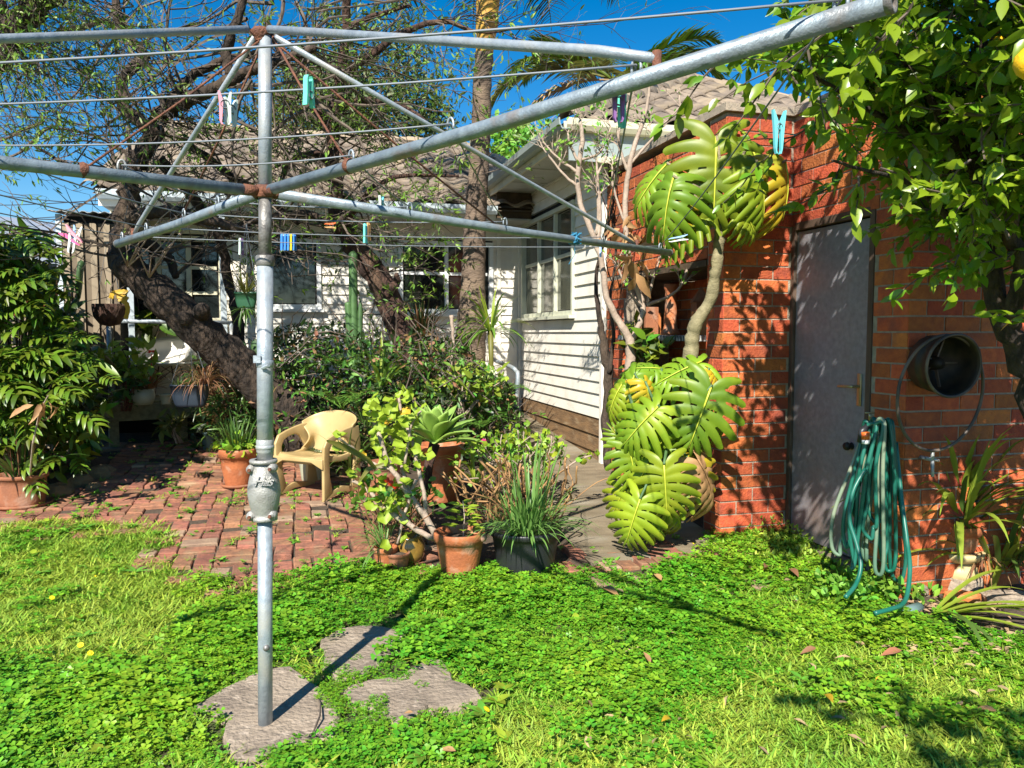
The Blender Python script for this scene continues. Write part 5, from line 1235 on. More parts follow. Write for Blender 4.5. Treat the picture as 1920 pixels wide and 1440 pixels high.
# glossy lobed small foliage climbing up left of them and dry bunch
def leaf_bunch(name, label, cat, c, rad, n, size, mat, T, stems=5, asp=1, group=None, down=0.0, smat='twig', partname='foliage'):
    t = thing(name, label, cat, Vector((c[0], c[1], gz(c[0], c[1]))) , group)
    p = clump_points(n, c, rad, max(6, n//25), .45); D = rand_dirs(n, .35-down); Nn = nr.normal(size=(n, 3))*.4; Nn[:, 2] += .8; Nn[:, 1] -= .5
    vv, ff = leaves_np(T, p, D, Nn, size*(.6+.8*nr.rand(n)), xs=np.full(n, asp)); npobj(partname, vv, ff, mt[mat], t)
    mb = MB(); g0 = Vector((c[0], c[1], max(gz(c[0], c[1]), c[2]-rad[2]*1.6)))
    for k in range(stems):
        q = Vector(p[rng.randrange(n)]); mb.tube([g0+Vector((rng.uniform(-.05, .05), rng.uniform(-.05, .05), 0)), g0.lerp(q, .5)+Vector((rng.uniform(-.05, .05), 0, .03)), q], [.010, .008, .004], 5)
    mb.build('stem', mt[smat], t, True); return t
Tl = T_leaf(.35, .25, .15, 2); Tw = T_leaf(.5, .25, .15, 3); Tn = T_leaf(.14, .25, .3, 3)
c = P(1195, 650, 5.6); leaf_bunch('glossy_shrub', 'glossy dark green lobed shrub between pale stems and the lower climber', 'shrub', tuple(c), (.16, .2, .17), 110, .11, 'philo', Tw)
# ---- pale bare tree (two stems) against the brick
t = thing('pale_stemmed_tree', 'slender pale stemmed young tree with tufts of new leaves by the alcove', 'tree', G(1180, 950))
A = MB(); starts = []
YF = 5.5
def lim(pix, n=8): 
    q = limb(A, pix, n, wob=.006, nseg=4); return q
lim([(1186, 950, YF, 20), (1183, 800, YF, 20), (1180, 700, YF, 21), (1182, 645, YF, 18), (1165, 610, YF, 14), (1150, 585, YF, 13), (1135, 545, YF, 12), (1128, 490, YF, 11), (1112, 440, YF, 11), (1088, 380, YF, 10), (1084, 320, YF, 10), (1092, 265, YF, 9), (1088, 225, YF, 6)])
lim([(1182, 645, YF, 12), (1196, 615, YF, 11), (1206, 575, YF, 11), (1188, 520, YF, 11), (1176, 470, YF, 10), (1172, 400, YF, 10), (1178, 320, YF, 10), (1198, 250, YF, 8), (1215, 190, YF, 6), (1218, 150, YF, 4)])
for pix in ([(1206, 575, YF, 8), (1190, 560, YF, 6), (1166, 520, YF, 5), (1160, 500, YF, 4)], [(1212, 572, YF, 8), (1245, 560, YF, 6), (1275, 540, YF, 5), (1290, 500, YF, 4), (1300, 450, YF, 3)], [(1215, 570, YF, 7), (1225, 520, YF, 5), (1240, 480, YF, 4)],
            [(1178, 320, YF, 7), (1165, 290, YF, 6), (1160, 255, YF, 5), (1170, 215, YF, 3)], [(1180, 310, YF, 6), (1215, 270, YF, 5), (1240, 240, YF, 4), (1275, 200, YF, 3)], [(1085, 325, YF, 7), (1050, 300, YF, 5), (1030, 280, YF, 4), (1018, 265, YF, 3)],
            [(1083, 350, YF, 6), (1060, 330, YF, 5), (1035, 300, YF, 4), (1018, 278, YF, 3)], [(1088, 310, YF, 6), (1070, 275, YF, 5), (1065, 250, YF, 4)], [(1090, 300, YF, 6), (1125, 285, YF, 5), (1145, 240, YF, 3)], [(1120, 440, YF, 7), (1122, 380, YF, 6), (1120, 330, YF, 5), (1140, 290, YF, 4)],
            [(1120, 470, YF, 8), (1124, 400, YF, 8), (1120, 340, YF, 6), (1118, 300, YF, 4)], [(1172, 420, YF, 5), (1150, 350, YF, 4), (1148, 310, YF, 3)]):
    q = lim(pix, 6); starts.append(q[-1][0]); starts.append(q[len(q)//2][0])
A.build('trunk', mt['twigpale'], t, True)
B = MB()
for p in starts+[P(1088, 225, YF), P(1218, 150, YF), P(1205, 240, YF)]:
    for _ in range(4): twigs(B, p, Vector((rng.uniform(-.6, .6), rng.uniform(-.6, .6), rng.uniform(.2, 1))), rng.uniform(.08, .2), .004, 2, 1.0, .3, n=3)
tag(B.build('twigs', mt['twigpale'], t), kind='stuff')
n = len(leafpos)
flush_leaves('foliage', T_leaf(.45, .25, .1, 2), 'weed', .045, t, maxn=420)
# climbing reddish twisted vine by house corner
t = thing('twisted_vine', 'twisted dark vine trunk climbing the white corner post of the house', 'vine', G(1140, 860))
A = MB(); A_ = limb(A, [(1140, 880, 6.1, 14), (1138, 800, 6.1, 20), (1142, 720, 6.1, 19), (1134, 650, 6.1, 17), (1125, 600, 6.1, 10), (1118, 520, 6.1, 7), (1135, 440, 6.05, 6), (1150, 380, 6, 5), (1160, 300, 6, 4)], 8, wob=.012)
limb(A, [(1142, 700, 6.05, 9), (1150, 640, 6.05, 8), (1145, 560, 6.0, 6), (1155, 480, 6.0, 5), (1150, 400, 6, 4)], 6)
for _ in range(22):
    x = rng.uniform(1140, 1165); y = rng.uniform(300, 560); A.tube([P(x, y, 5.95), P(x+rng.uniform(-10, 14), y-30, 5.9), P(x+rng.uniform(-22, 25), y-rng.uniform(40, 90), 5.9)], [.005, .004, .002], 4)
A.build('trunk', mt['bark'], t, True)
# dry leaf bunches
def dry_bunch(px, py, Y, n, rad, label, size=.11):
    c = P(px, py, Y); p = np.array([tuple(c)]*n)+nr.normal(size=(n, 3))*np.array(rad); D = rand_dirs(n); D[:, 2] -= .9; Nn = nr.normal(size=(n, 3))
    t = thing('dry_leaf_cluster', label, 'dry leaves', c); T = T_leaf(.34, .5, .35, 3)
    for i in range(n):
        vv, ff = leaves_np(T, p[i:i+1], D[i:i+1], Nn[i:i+1], np.array([size*rng.uniform(.7, 1.3)])); npobj('leaf', vv, ff, mt['mondry'], t, True)
dry_bunch(1182, 432, 5.2, 18, (.06, .05, .05), 'cluster of curled orange dead leaves hanging below the big split leaves', .13); dry_bunch(1185, 490, 5.25, 8, (.03, .04, .07), 'long pale dead leaf bunch wrapped on the pale stem', .16)
dry_bunch(92, 760, 5.2, 12, (.05, .05, .03), 'drooping brown withered leaf cluster above the left terracotta pot', .12)
# ---- items on the alcove shelf
def shelf_item(name, label, cat, px, py, Y, fn):
    c = P(px, py, Y); return fn(c)
zsh = 1.4365
def sh(u, v): return H(u, v, zsh)
t = MB(); c = sh(.10, -3.45)
tag(bev(MB().box(c+Vector((0, 0, .09)), (.15, .11, .18), Euler((0, 0, .4)).to_matrix()).build('clay_block', mt['terra_orange'])), 'left hand bright orange clay block on the alcove shelf', 'clay block')
tag(bev(MB().box(sh(.14, -4.22)+Vector((0, 0, .085)), (.13, .12, .17), Euler((0, 0, -.1)).to_matrix()).build('clay_block', mt['terra_orange'])), 'right hand bright orange clay block on the alcove shelf', 'clay block')
mb = MB(); mb.lathe(sh(.1, -3.82), [(.0, 0), (.075, 0), (.075, .02), (.055, .05), (.045, .22), (.045, .34), (.055, .36), (.055, .39), (.0, .39)], 20)
o = mb.build('chimney_pot', mt['terra'], None, True); tag(o, 'tall orange clay chimney pot leaning in the middle of the shelf', 'chimney pot')
mb = MB(); q = sh(.2, -4.1); mb.box(q+Vector((0, 0, .12)), (.11, .09, .24), RH); mb.add([q+Vector((-.07, -.06, .24)), q+Vector((.07, -.06, .24)), q+Vector((.07, .06, .24)), q+Vector((-.07, .06, .24)), q+Vector((0, 0, .36))], [(0, 1, 4), (1, 2, 4), (2, 3, 4), (3, 0, 4), (0, 3, 2, 1)])
tag(mb.build('clay_lantern', mt['terra_old']), 'peaked clay lantern right of the chimney pot on the shelf', 'lantern')
mb = MB(); mb.lathe(sh(.08, -3.28), [(0, 0), (.05, 0), (.065, .06), (.05, .11), (.03, .13), (.035, .15)], 14); tag(mb.build('clay_jug', mt['rock'], None, True), 'small brown rough jug at the left end of the shelf', 'jug')
bev(tag(MB().box(sh(.02, -3.62)+Vector((0, 0, .11)), (.11, .09, .22), RH).build('clay_pipe', mt['terra_old']), 'dull clay pipe section behind the pale forked stem on the shelf', 'clay pipe'))

# ================================================================== POTS AND POTTED PLANTS
def pot_mesh(rt, rb, h, rim, mat, n=28, rimh=.22, bulge=0):
    mb = MB(); rh = h*(1-rimh)
    pr = [(0, 0), (rb*.96, 0), (rb, .01)]+[(rb+(rt*.93-rb)*t+bulge*math.sin(math.pi*t), .01+(rh-.01)*t) for t in (.2, .4, .6, .8, 1)]+([(rt, rh+.002), (rt*1.015, h*.97), (rt, h), (rt*.9, h), (rt*.86, h*.86)] if rim else [(rt, h), (rt*.93, h), (rt*.9, h*.85)])+[(0, h*.84)]
    mb.lathe((0, 0, 0), pr, n); return mb
def pot(name, label, loc, rt, rb, h, mat, rim=True, soil=True, group=None, saucer=None, **k):
    t = thing(name, label, 'plant pot', loc, group)
    mb = pot_mesh(rt, rb, h, rim, mat, **k); mb.v = [tuple(Vector(v_)+loc) for v_ in mb.v]; mb.build('body', mt[mat], t, True)
    if soil: MB().lathe(loc+Vector((0, 0, h*.845)), [(rt*.89, -.004), (rt*.5, .006), (0, .01)], 18).build('soil', mt['soil'], t, True)
    if saucer: MB().lathe(loc-Vector((0, 0, .0)), [(0, .003), (rb*1.25, .003), (rb*1.4, .03), (rb*1.34, .032), (rb*1.1, .012)], 28).build('saucer', mt[saucer], t, True)
    return loc+Vector((0, 0, h*.85))
def strap(t, c, n, L_, wd, mat, lift=(.5, 1.2), droop=.9, spread=0.02, az=None, name='leaf', segs=8, fold=.15, lrand=.3, mats=None):
    for i in range(n):
        a = rng.uniform(0, 6.283) if az is None else rng.uniform(*az); e = rng.uniform(*lift); l = L_*rng.uniform(1-lrand, 1+lrand)
        d = Vector((math.cos(a)*math.cos(e), math.sin(a)*math.cos(e), math.sin(e))); p = c+Vector((math.cos(a), math.sin(a), 0))*rng.uniform(0, spread); pts = [p]; dd = d.copy()
        for k in range(segs):
            dd = (dd+Vector((rng.uniform(-.04, .04), rng.uniform(-.04, .04), -droop/segs*(1.5*k/segs+.3)))).normalized(); pts.append(pts[-1]+dd*l/segs)
        wds = [wd*(.5+.5*min(1, k/segs*4)) if k/segs < .6 else wd*max(.04, 1-((k/segs-.6)/.4)**1.5) for k in range(segs+1)]
        MB().ribbon(pts, wds, Vector((0, 0, 1)), fold).build(name, mt[rng.choice(mats) if mats else mat], t, True)
def strapobj(t, c, n, L_, wd, mat, lift, droop, spread, name='foliage', segs=7, fold=.15, az=None, lrand=.35):
    mb = MB()
    for i in range(n):
        a = rng.uniform(0, 6.283) if az is None else rng.uniform(*az); e = rng.uniform(*lift); l = L_*rng.uniform(1-lrand, 1+lrand)
        p = c+Vector((math.cos(a), math.sin(a), 0))*rng.uniform(0, spread); dd = Vector((math.cos(a)*math.cos(e), math.sin(a)*math.cos(e), math.sin(e))); pts = [p]
        for k in range(segs):
            dd = (dd+Vector((rng.uniform(-.05, .05), rng.uniform(-.05, .05), -droop/segs*(1.5*k/segs+.3)))).normalized(); pts.append(pts[-1]+dd*l/segs)
        mb.ribbon(pts, [wd*max(.08, min(1, .4+3*k/segs, 2.2*(1-k/segs))) for k in range(segs+1)], Vector((0, 0, 1)), fold)
    return mb.build(name, mt[mat], t, True)
# 1 front terracotta pot
L0 = G(862, 1072); s0 = pot('terracotta_pot', 'bright terracotta pot at the edge of the clover, front middle', L0, .152, .108, .245, 'terra')
t = thing('seedling_shrub', 'small bright leaved seedling growing in the front terracotta pot', 'plant', s0)
T = T_leaf(.62, .2, .1, 3)
for i in range(26):
    a = i*2.4; h_ = .05+.16*(i/26); p = s0+Vector((.02+.05*math.cos(a)*(1.2-i/30), -.02+.05*math.sin(a), h_)); vv, ff = leaves_np(T, np.array([tuple(p)]), np.array([(math.cos(a), math.sin(a), .25)]), np.array([(0, -.2, 1.)]), np.array([.075])); npobj('leaf', vv, ff, mt['geran'], t)
MB().tube([s0+Vector((.02, 0, -.02)), s0+Vector((.03, 0, .12)), s0+Vector((.02, 0, .22))], [.005, .004, .003], 5).build('stem', mt['twigpale'], t)
tag(MB().lathe(P(905, 1008, L0.y-.06), [(0, .024), (.018, .020), (.026, 0), (.018, -.02), (0, -.024)], 14).build('clay_ball', mt['terra_old'], None, True), 'pale end of a clay tube resting on the front pot rim', 'clay tube')
# geranium sprawling from it
gt = thing('geranium', 'sprawling geranium with thick bare stems and frilly lime leaves', 'geranium', s0)
A = MB(); gl = []
YG = 4.55
for pix in ([(822, 1014, YG, 14), (800, 975, YG, 13), (770, 930, YG, 12), (735, 880, YG, 10), (715, 830, YG, 9), (700, 780, YG+.1, 7)], [(815, 1010, YG, 12), (770, 985, YG, 11), (730, 960, YG, 10), (690, 920, YG, 8), (660, 900, YG, 6)], [(735, 880, YG, 8), (700, 870, YG, 7), (660, 840, YG, 6), (635, 822, YG-.1, 5)],
            [(800, 975, YG, 9), (790, 900, YG, 8), (770, 820, YG+.1, 7), (752, 770, YG+.15, 6), (748, 740, YG+.2, 5)], [(770, 930, YG, 8), (745, 850, YG+.1, 7), (720, 800, YG+.2, 6)], [(770, 985, YG, 8), (740, 940, YG, 6), (715, 900, YG, 5)], [(760, 870, YG, 6), (770, 800, YG, 5), (790, 770, YG, 4)], [(780, 900, YG, 8), (760, 960, YG, 6), (745, 1020, YG, 5)]):
    q = limb(A, pix, 7, wob=.006, nseg=4); gl += [x[0] for x in q[len(q)//2:]]
A.build('stem', mt['twigpale'], gt, True)
T = T_round(10, .2, .1); k = 0
spots = [P(rng.uniform(690, 775), rng.uniform(735, 860), rng.uniform(4.5, 4.9)) for _ in range(70)]+[P(rng.uniform(770, 810), rng.uniform(840, 880), rng.uniform(4.5, 4.9)) for _ in range(8)]+[P(rng.uniform(700, 800), rng.uniform(845, 885), rng.uniform(4.5, 4.7)) for _ in range(10)]+[P(rng.uniform(700, 755), rng.uniform(905, 960), rng.uniform(4.4, 4.6)) for _ in range(16)]+[g+Vector((rng.uniform(-.05, .05), rng.uniform(-.05, .05), rng.uniform(-.03, .05))) for g in gl]
lmm = [npmesh('leaf', *T_round(10, .18+.1*q, .08+.03*q), mt['geran'], True) for q in range(3)]
for p in spots:
    if p.x > P(800, 800, 4.6).x and p.z < P(800, 800, 4.6).z and rng.random() < .6: continue
    fr = frames(np.array([(rng.uniform(-1, 1), rng.uniform(-1, 0), rng.uniform(-.5, .5))]), np.array([(rng.gauss(0, .4), rng.gauss(-.7, .3), rng.gauss(.7, .3))]))[0]; s_ = rng.uniform(.045, .085)
    put('leaf', rng.choice(lmm) if rng.random() < .94 else npmesh('leaf', *T_round(10, .3, .14), mt['yellowleaf'], True), gt, mat4=Matrix(((fr[0][0]*s_, fr[0][1]*s_, fr[0][2]*s_, p.x), (fr[1][0]*s_, fr[1][1]*s_, fr[1][2]*s_, p.y), (fr[2][0]*s_, fr[2][1]*s_, fr[2][2]*s_, p.z), (0, 0, 0, 1))))
# long yellow green succulent blade pointing left
t = thing('cactus_stem', 'long flat yellow green serrated stem pointing left at the chair', 'plant', s0)
mb = MB(); pts = [P(705, 880, 4.5), P(690, 862, 4.45), P(660, 845, 4.4), P(635, 834, 4.35), P(612, 826, 4.3)]; mb.ribbon(pts, [.02, .028, .034, .034, .01], Vector((0, -1, .3)), .1); mb.build('stem', mt['olive'], t)
MB().ribbon([P(672, 905, 4.5), P(690, 880, 4.5), P(720, 870, 4.5)], [.01, .03, .02], Vector((0, -1, .3)), .1).build('side_stem', mt['olive'], t)
# 2 black pot with strappy leaves
L1 = G(985, 1066); s1 = pot('black_plastic_pot', 'large ribbed black plastic pot almost hidden by strappy leaves', L1, .215, .17, .25, 'blackpot', rimh=.14)
t = thing('society_garlic', 'clump of thin arching dark green strap leaves in the black pot', 'plant', s1)
strap(t, s1+Vector((0, -.06, 0)), 120, .32, .011, 'chive', (.6, 1.45), 1.7, .12, segs=7, lrand=.35, az=(-3.14, .4)); strap(t, s1, 60, .34, .011, 'chive', (.9, 1.5), .9, .13, segs=6)
strap(t, s1+Vector((.05, 0, .0)), 10, .5, .02, 'chive', (1.25, 1.5), .35, .08, segs=6)
# 3 tall agave pot
L2_ = G(826, 938); s2 = pot('terracotta_pot', 'tall terracotta pot behind the geranium, under the agave', L2_, .175, .125, .44, 'terra', rimh=.10)
t = thing('agave', 'agave rosette of broad pointed grey green leaves above the tall pot', 'agave', P(805, 830, 5.6)); cA = P(815, 832, 5.35)
MB().tube([P(798, 925, 5.35), P(804, 870, 5.35), cA], [.035, .032, .04], 10).build('stem', mt['bark2'], t, True)
for k in range(26):
    a = k*2.4; e = R(8+72*(k/25)**.9); l = (.36-.05*(k/25))*(1.05 if k < 18 else .92); d = Vector((math.cos(a)*math.cos(e), math.sin(a)*math.cos(e), math.sin(e))); mb = MB(); pts = []; N_ = 9
    for i in range(N_+1):
        q = i/N_; pts.append(cA+d*l*q+Vector((0, 0, -.05*q*q*math.cos(e)+.008*math.sin(q*3))))
    wds = [.045, .045, .06, .080, .098, .105, .098, .075, .042, .002]; sd = d.cross(Vector((0, 0, 1))).normalized(); up = sd.cross(d).normalized()
    rows = []
    for i, p in enumerate(pts):
        w_ = wds[i]*.55; rows.append([p-sd*w_+up*w_*.35, p-sd*w_*.5+up*w_*.08, p, p+sd*w_*.5+up*w_*.08, p+sd*w_+up*w_*.35])
    b = 0
    for r_ in rows: mb.v += [tuple(x) for x in r_]
    for i in range(N_):
        for j in range(4): mb.f.append((5*i+j, 5*i+j+1, 5*(i+1)+j+1, 5*(i+1)+j)); mb.m.append(0)
    o = mb.build('leaf', mt['agave'], t, True); so = o.modifiers.new('thick', 'SOLIDIFY'); so.thickness = .004
# other pots near it
L3 = G(722, 1064); s3 = pot('small_terracotta_pot', 'small terracotta pot with drooping chives left of the glazed jar', L3, .075, .05, .13, 'terra')
t = thing('chives', 'small tuft of thin chives arching out of the small terracotta pot', 'plant', s3); strap(t, s3, 34, .26, .007, 'chive', (.3, 1.4), 1.6, .03, az=(2.0, 4.6), segs=7); strap(t, s3, 14, .2, .007, 'chive', (1.0, 1.5), .5, .03)
L4 = G(765, 1060); mb = MB(); mb.lathe(L4+Vector((0, .08, 0)), [(0, 0), (.075, 0), (.095, .05), (.095, .12), (.08, .15), (.085, .165), (.07, .16), (.0, .13)], 20); tag(mb.build('glazed_jar', mt['glaze'], None, True), 'honey brown glazed jar squeezed between two terracotta pots', 'jar')
L5 = G(742, 1064); pot('small_terracotta_pot', 'old ochre clay pot touching the small terracotta pot', L5+Vector((.02, -.02, 0)), .07, .055, .10, 'terra_old')
L6 = G(722, 925); pot('terracotta_pot', 'dark terracotta pot half hidden behind the geranium stems', L6, .13, .10, .26, 'terra_old')
# 4 left terracotta pot by the pole
L7 = G(447, 912); s7 = pot('terracotta_pot', 'tapered terracotta pot just left of the pole on the bricks', L7, .152, .10, .315, 'terra', saucer='terra_old')
t = thing('leafy_herb', 'bright low leafy plant filling the pot left of the pole', 'plant', s7); n = 150; p = np.array([tuple(s7)]*n)+nr.normal(size=(n, 3))*np.array((.085, .08, .03))+np.array((0, 0, .05)); D = rand_dirs(n, .1); Nn = rand_dirs(n, 1.2)
vv, ff = leaves_np(T_round(7), p, D, Nn, .045+.02*nr.rand(n)); npobj('foliage', vv, ff, mt['geran'], t)
strapobj(t, s7, 60, .3, .015, 'strapdark', (.9, 1.5), .5, .08)
# 5 teal pot
L8 = G(397, 844); s8 = pot('green_plastic_pot', 'grey green plastic pot at the foot of the deck', L8, .105, .075, .19, 'tealpot', rimh=.12)
t = thing('strappy_plant', 'olive green bushy plant spilling from the grey green pot', 'plant', s8); strapobj(t, s8, 70, .32, .02, 'olive', (.4, 1.5), 1.2, .05)
# 6 big left terracotta
L9 = G(44, 948); s9 = pot('terracotta_pot', 'wide weathered terracotta pot on a saucer at the left edge', L9, .172, .148, .245, 'terra_old', rimh=.12, saucer='terra_old')
t = thing('dying_lily', 'dry brown stems and a few green leaves in the left edge pot', 'plant', s9); strapobj(t, s9, 34, .42, .008, 'brownleaf', (1.0, 1.5), .3, .12); strapobj(t, s9, 22, .42, .03, 'strapdark', (.7, 1.5), 1.0, .12, 'leaf')
A = MB(); A.tube([s9+Vector((.05, 0, -.05)), P(62, 830, 5.3), P(75, 770, 5.25), P(90, 742, 5.2)], [.008, .007, .005, .004], 6); A.build('dry_stem', mt['twigpale'], t)
# rocks bordering the left bed
for px, py, w_, lab in ((105, 928, .13, 'flat brown edging rock right of the left edge pot'), (152, 905, .10, 'curved tan edging rock in front of the big shrub'), (190, 890, .12, 'tan edging rock nearest the deck'), (175, 915, .06, 'small reddish rock in front of the tan edging rocks')):
    c = G(px, py); bmm = MB(); n_ = 10; prof = [(0, w_*.7), (w_*.6, w_*.62), (w_, w_*.3), (w_*.95, -.03), (0, -.04)]; bmm.lathe(c, prof, 12); bmm.v = [tuple(Vector(v_)+Vector((rng.uniform(-1, 1), rng.uniform(-1, 1), rng.uniform(-.6, .6)))*w_*.10) for v_ in bmm.v]
    tag(bmm.build('edging_rock', mt['rock'], None, False), lab, 'rock', 'rocks edging the left bed')
# hanging and deck pots
def trough(px0, px1, py0, py1, Y, mat, name, label, hang=None):
    a = P(px0, py0, Y); b = P(px1, py0, Y); zb_ = P(px0, py1, Y).z; c = (a+b)/2; w_ = (b-a).length/2; h_ = a.z-zb_; mb = MB(); n = 28
    prof = [(0, -h_), (.70, -h_), (.80, -h_*.85), (.93, -h_*.45), (1, 0), (1.02, .0), (1.02, .014), (.96, .014), (.95, -.03), (0, -.035)]
    mb.lathe((0, 0, 0), prof, n); vs = []
    for v_ in mb.v:
        x, y, z = v_; r_ = math.hypot(x, y)
        if r_ > 1e-6:
            ct, s_ = x/r_, y/r_; q = (abs(ct)**3+abs(s_)**3)**(-1/3); x, y = ct*q*r_, s_*q*r_
        vs.append((c.x+x*w_, c.y+y*w_*.38, c.z+z))
    mb.v = vs; t = thing(name, label, 'plant pot', Vector((c.x, c.y, zb_))); mb.build('body', mt[mat], t, True)
    if hang:
        m2 = MB(); tp = P(*hang)
        for q in (a, b, c+Vector((0, w_*.4, 0))): m2.tube([q, tp], .0025, 4)
        m2.build('hanger', mt['wire'], t)
    return c, w_
c, w_ = trough(320, 392, 724, 763, 6.55, 'bluepot', 'hanging_trough', 'blue grey plastic trough hanging on wires in front of the deck', (355, 612, 6.55))
t = thing('succulent', 'spiky little grey succulent rosettes in the blue grey trough', 'succulent', c); 
for dx in (-.08, -.02, .04): strapobj(t, c+Vector((dx, 0, -.01)), 40, .085, .009, 'strapdark', (.2, 1.5), .1, .02, 'rosette')
t = thing('trailing_plant', 'dry reddish trailing stems spilling over the right end of the trough', 'plant', c); strapobj(t, c+Vector((.12, 0, .02)), 110, .26, .010, 'brownleaf', (.2, 1.4), 2.6, .05); 
c = P(268, 722, 7.35); cz_ = ztop+.002; lz = Vector((c.x, c.y, cz_)); mb = MB(); r_ = .105; mb.lathe(lz, [(0, 0), (r_*.75, 0), (r_*.98, .05), (r_*1.0, .09), (r_*.86, .15), (r_*.78, .152), (r_*.7, .12), (0, .12)], 26)
t = thing('ceramic_pot', 'round sage cream ceramic pot standing on the deck', 'plant pot', lz); mb.build('body', mt['creampot'], t, True)
t = thing('aloe', 'aloe with thin reddish leaves and an orange red flower on the deck', 'aloe', lz+Vector((.03, 0, .13))); strapobj(t, lz+Vector((.05, 0, .14)), 55, .26, .015, 'brownleaf', (.2, 1.3), .8, .04, 'foliage'); strapobj(t, lz+Vector((-.02, 0, .14)), 25, .18, .014, 'strapdark', (.5, 1.4), .5, .03, 'rosette')
fp = P(284, 664, 7.3); MB().tube([lz+Vector((.05, 0, .14)), P(284, 700, 7.3), fp], [.006, .005, .004], 5).build('flower_stalk', mt['red'], t); mb = MB()
for k in range(16): a = k*.9; q = fp+Vector((0, 0, .03)); mb.tube([q, q+Vector((math.cos(a)*.035, math.sin(a)*.03, -.02+.03*rng.random()))], [.006, .004], 5)
mb.build('flower', mt['red'], t)
# small cream pot between them
pot('small_cream_pot', 'little pale pot between the ceramic pot and the trough', Vector((P(312, 750, 7.4).x, 7.4, ztop+.002)), .06, .045, .10, 'creampot')
# green hanging bowl
c, w_ = trough(440, 482, 551, 578, 6.3, 'greenpot', 'hanging_bowl', 'dark green plastic bowl hanging just left of the pole', (462, 420, 6.3)); t = thing('hanging_plant', 'thin pale stems growing in the green hanging bowl', 'plant', c); strapobj(t, c, 40, .22, .010, 'olive', (.5, 1.4), .8, .05)
strapobj(t, c+Vector((0, 0, -.12)), 50, .16, .01, 'strapdark', (-1.2, .4), .8, .08, 'trailing_leaf')
# dark round hanging basket with yellow cactus
c = P(205, 583, 6.9); t = thing('hanging_basket', 'dark purplish round basket hanging at the corner of the veranda', 'basket', c); MB().lathe(c, [(0, -.14), (.08, -.12), (.13, -.05), (.14, .02), (.14, .06), (.13, .06), (.12, .0), (0, -.01)], 22).build('body', mt['bark2'], t, True); mb = MB()
for q in ((-.12, 0), (.12, 0)): mb.tube([c+Vector((q[0], 0, .05)), c+Vector((0, 0, .6))], .002, 4)
mb.build('hanger', mt['wire'], t)
t = thing('epiphyte_cactus', 'flat yellow serrated cactus stems draped over the dark basket', 'cactus', c)
for pts in ([(208, 560), (212, 550), (228, 547), (240, 548)], [(222, 560), (236, 568), (240, 580), (236, 598)], [(218, 556), (230, 556), (240, 562)]):
    pp = [P(x, y, 6.72) for x, y in pts]; pp = smooth(pp, 4); MB().ribbon(pp, [.045*(1 if i % 2 else .8) for i in range(len(pp))], Vector((0, -1, .2)), .05).build('stem', mt['yellowleaf'], t)
t = thing('column_cactus', 'slim green cactus paddle hanging before the tan sheeting', 'cactus', P(150, 540, 7.2)); MB().tube([P(148, 560, 7.2), P(147, 540, 7.2), P(150, 510, 7.2), P(153, 492, 7.2), P(152, 488, 7.2)], [.018, .045, .04, .045, .01], 8, flat=.6).build('stem', mt['cactus'], t, True); MB().tube([P(135, 590, 7.2), P(140, 570, 7.2), P(148, 556, 7.2)], [.04, .05, .02], 8, flat=.5).build('paddle', mt['cactus'], t, True)
# ---- white shell chair on the deck
cc = Vector((P(310, 700, 8.15).x, 8.15, ztop+.0)); t = thing('shell_chair', 'white moulded shell armchair on the deck behind the railing', 'chair', cc)
mb = MB(); nu, nv = 22, 8; zs = P(310, 672, 8.15).z-ztop
for i in range(nu+1):
    a = R(-30+240*i/nu)
    for j in range(nv+1):
        q = j/nv; prof = .24+.04*q; hgt = (.02+q**1.6*(.16+.13*max(0, math.sin(a))**1.2)); rad = prof*(.25+.75*min(1, q*1.6)); mb.v.append((cc.x+rad*1.15*math.cos(a), cc.y+rad*math.sin(a)*.95, cc.z+zs-.08+hgt))
for i in range(nu):
    for j in range(nv): mb.f.append((i*(nv+1)+j, (i+1)*(nv+1)+j, (i+1)*(nv+1)+j+1, i*(nv+1)+j+1)); mb.m.append(0)
o = mb.build('shell', mt['plastic_w'], t, True); so = o.modifiers.new('thick', 'SOLIDIFY'); so.thickness = .010; so.offset = 1
MB().lathe(cc+Vector((0, 0, zs-.08)), [(.0, .0), (.15, .004), (.26, .03), (.25, .04), (0, .02)], 20).build('seat', mt['plastic_w'], t, True); mb = MB()
for sx in (-1, 1):
    for sy in (-1, 1): mb.tube([cc+Vector((sx*.11, sy*.10, zs-.07)), cc+Vector((sx*.20, sy*.18, 0.0))], .006, 6); mb.tube([cc+Vector((sx*.11, sy*.10, zs-.07)), cc+Vector((-sx*.12, sy*.14, zs*.45))], .004, 5)
mb.build('wire_legs', mt['blackmetal'], t)
# ---- pale yellow armchair
cp = G(597, 926); t = thing('plastic_armchair', 'pale yellow moulded plastic armchair standing on the red bricks', 'chair', cp)
RC = Euler((0, 0, R(-26))).to_matrix()
def CW(x, y, z): return cp+RC @ Vector((x, y, z))*.90
W2 = .27
def strip(pa, pb, name, th=.022):
    mb = MB(); n = len(pa); mb.v = [tuple(x) for x in pa]+[tuple(x) for x in pb]; mb.f = [(i, i+1, n+i+1, n+i) for i in range(n-1)]; mb.m = [0]*(n-1)
    o = mb.build(name, mt['plastic_y'], t, True); s1_ = o.modifiers.new('thick', 'SOLIDIFY'); s1_.thickness = th; s1_.offset = 0; b_ = o.modifiers.new('bevel', 'BEVEL'); b_.width = .007; b_.segments = 3; return o
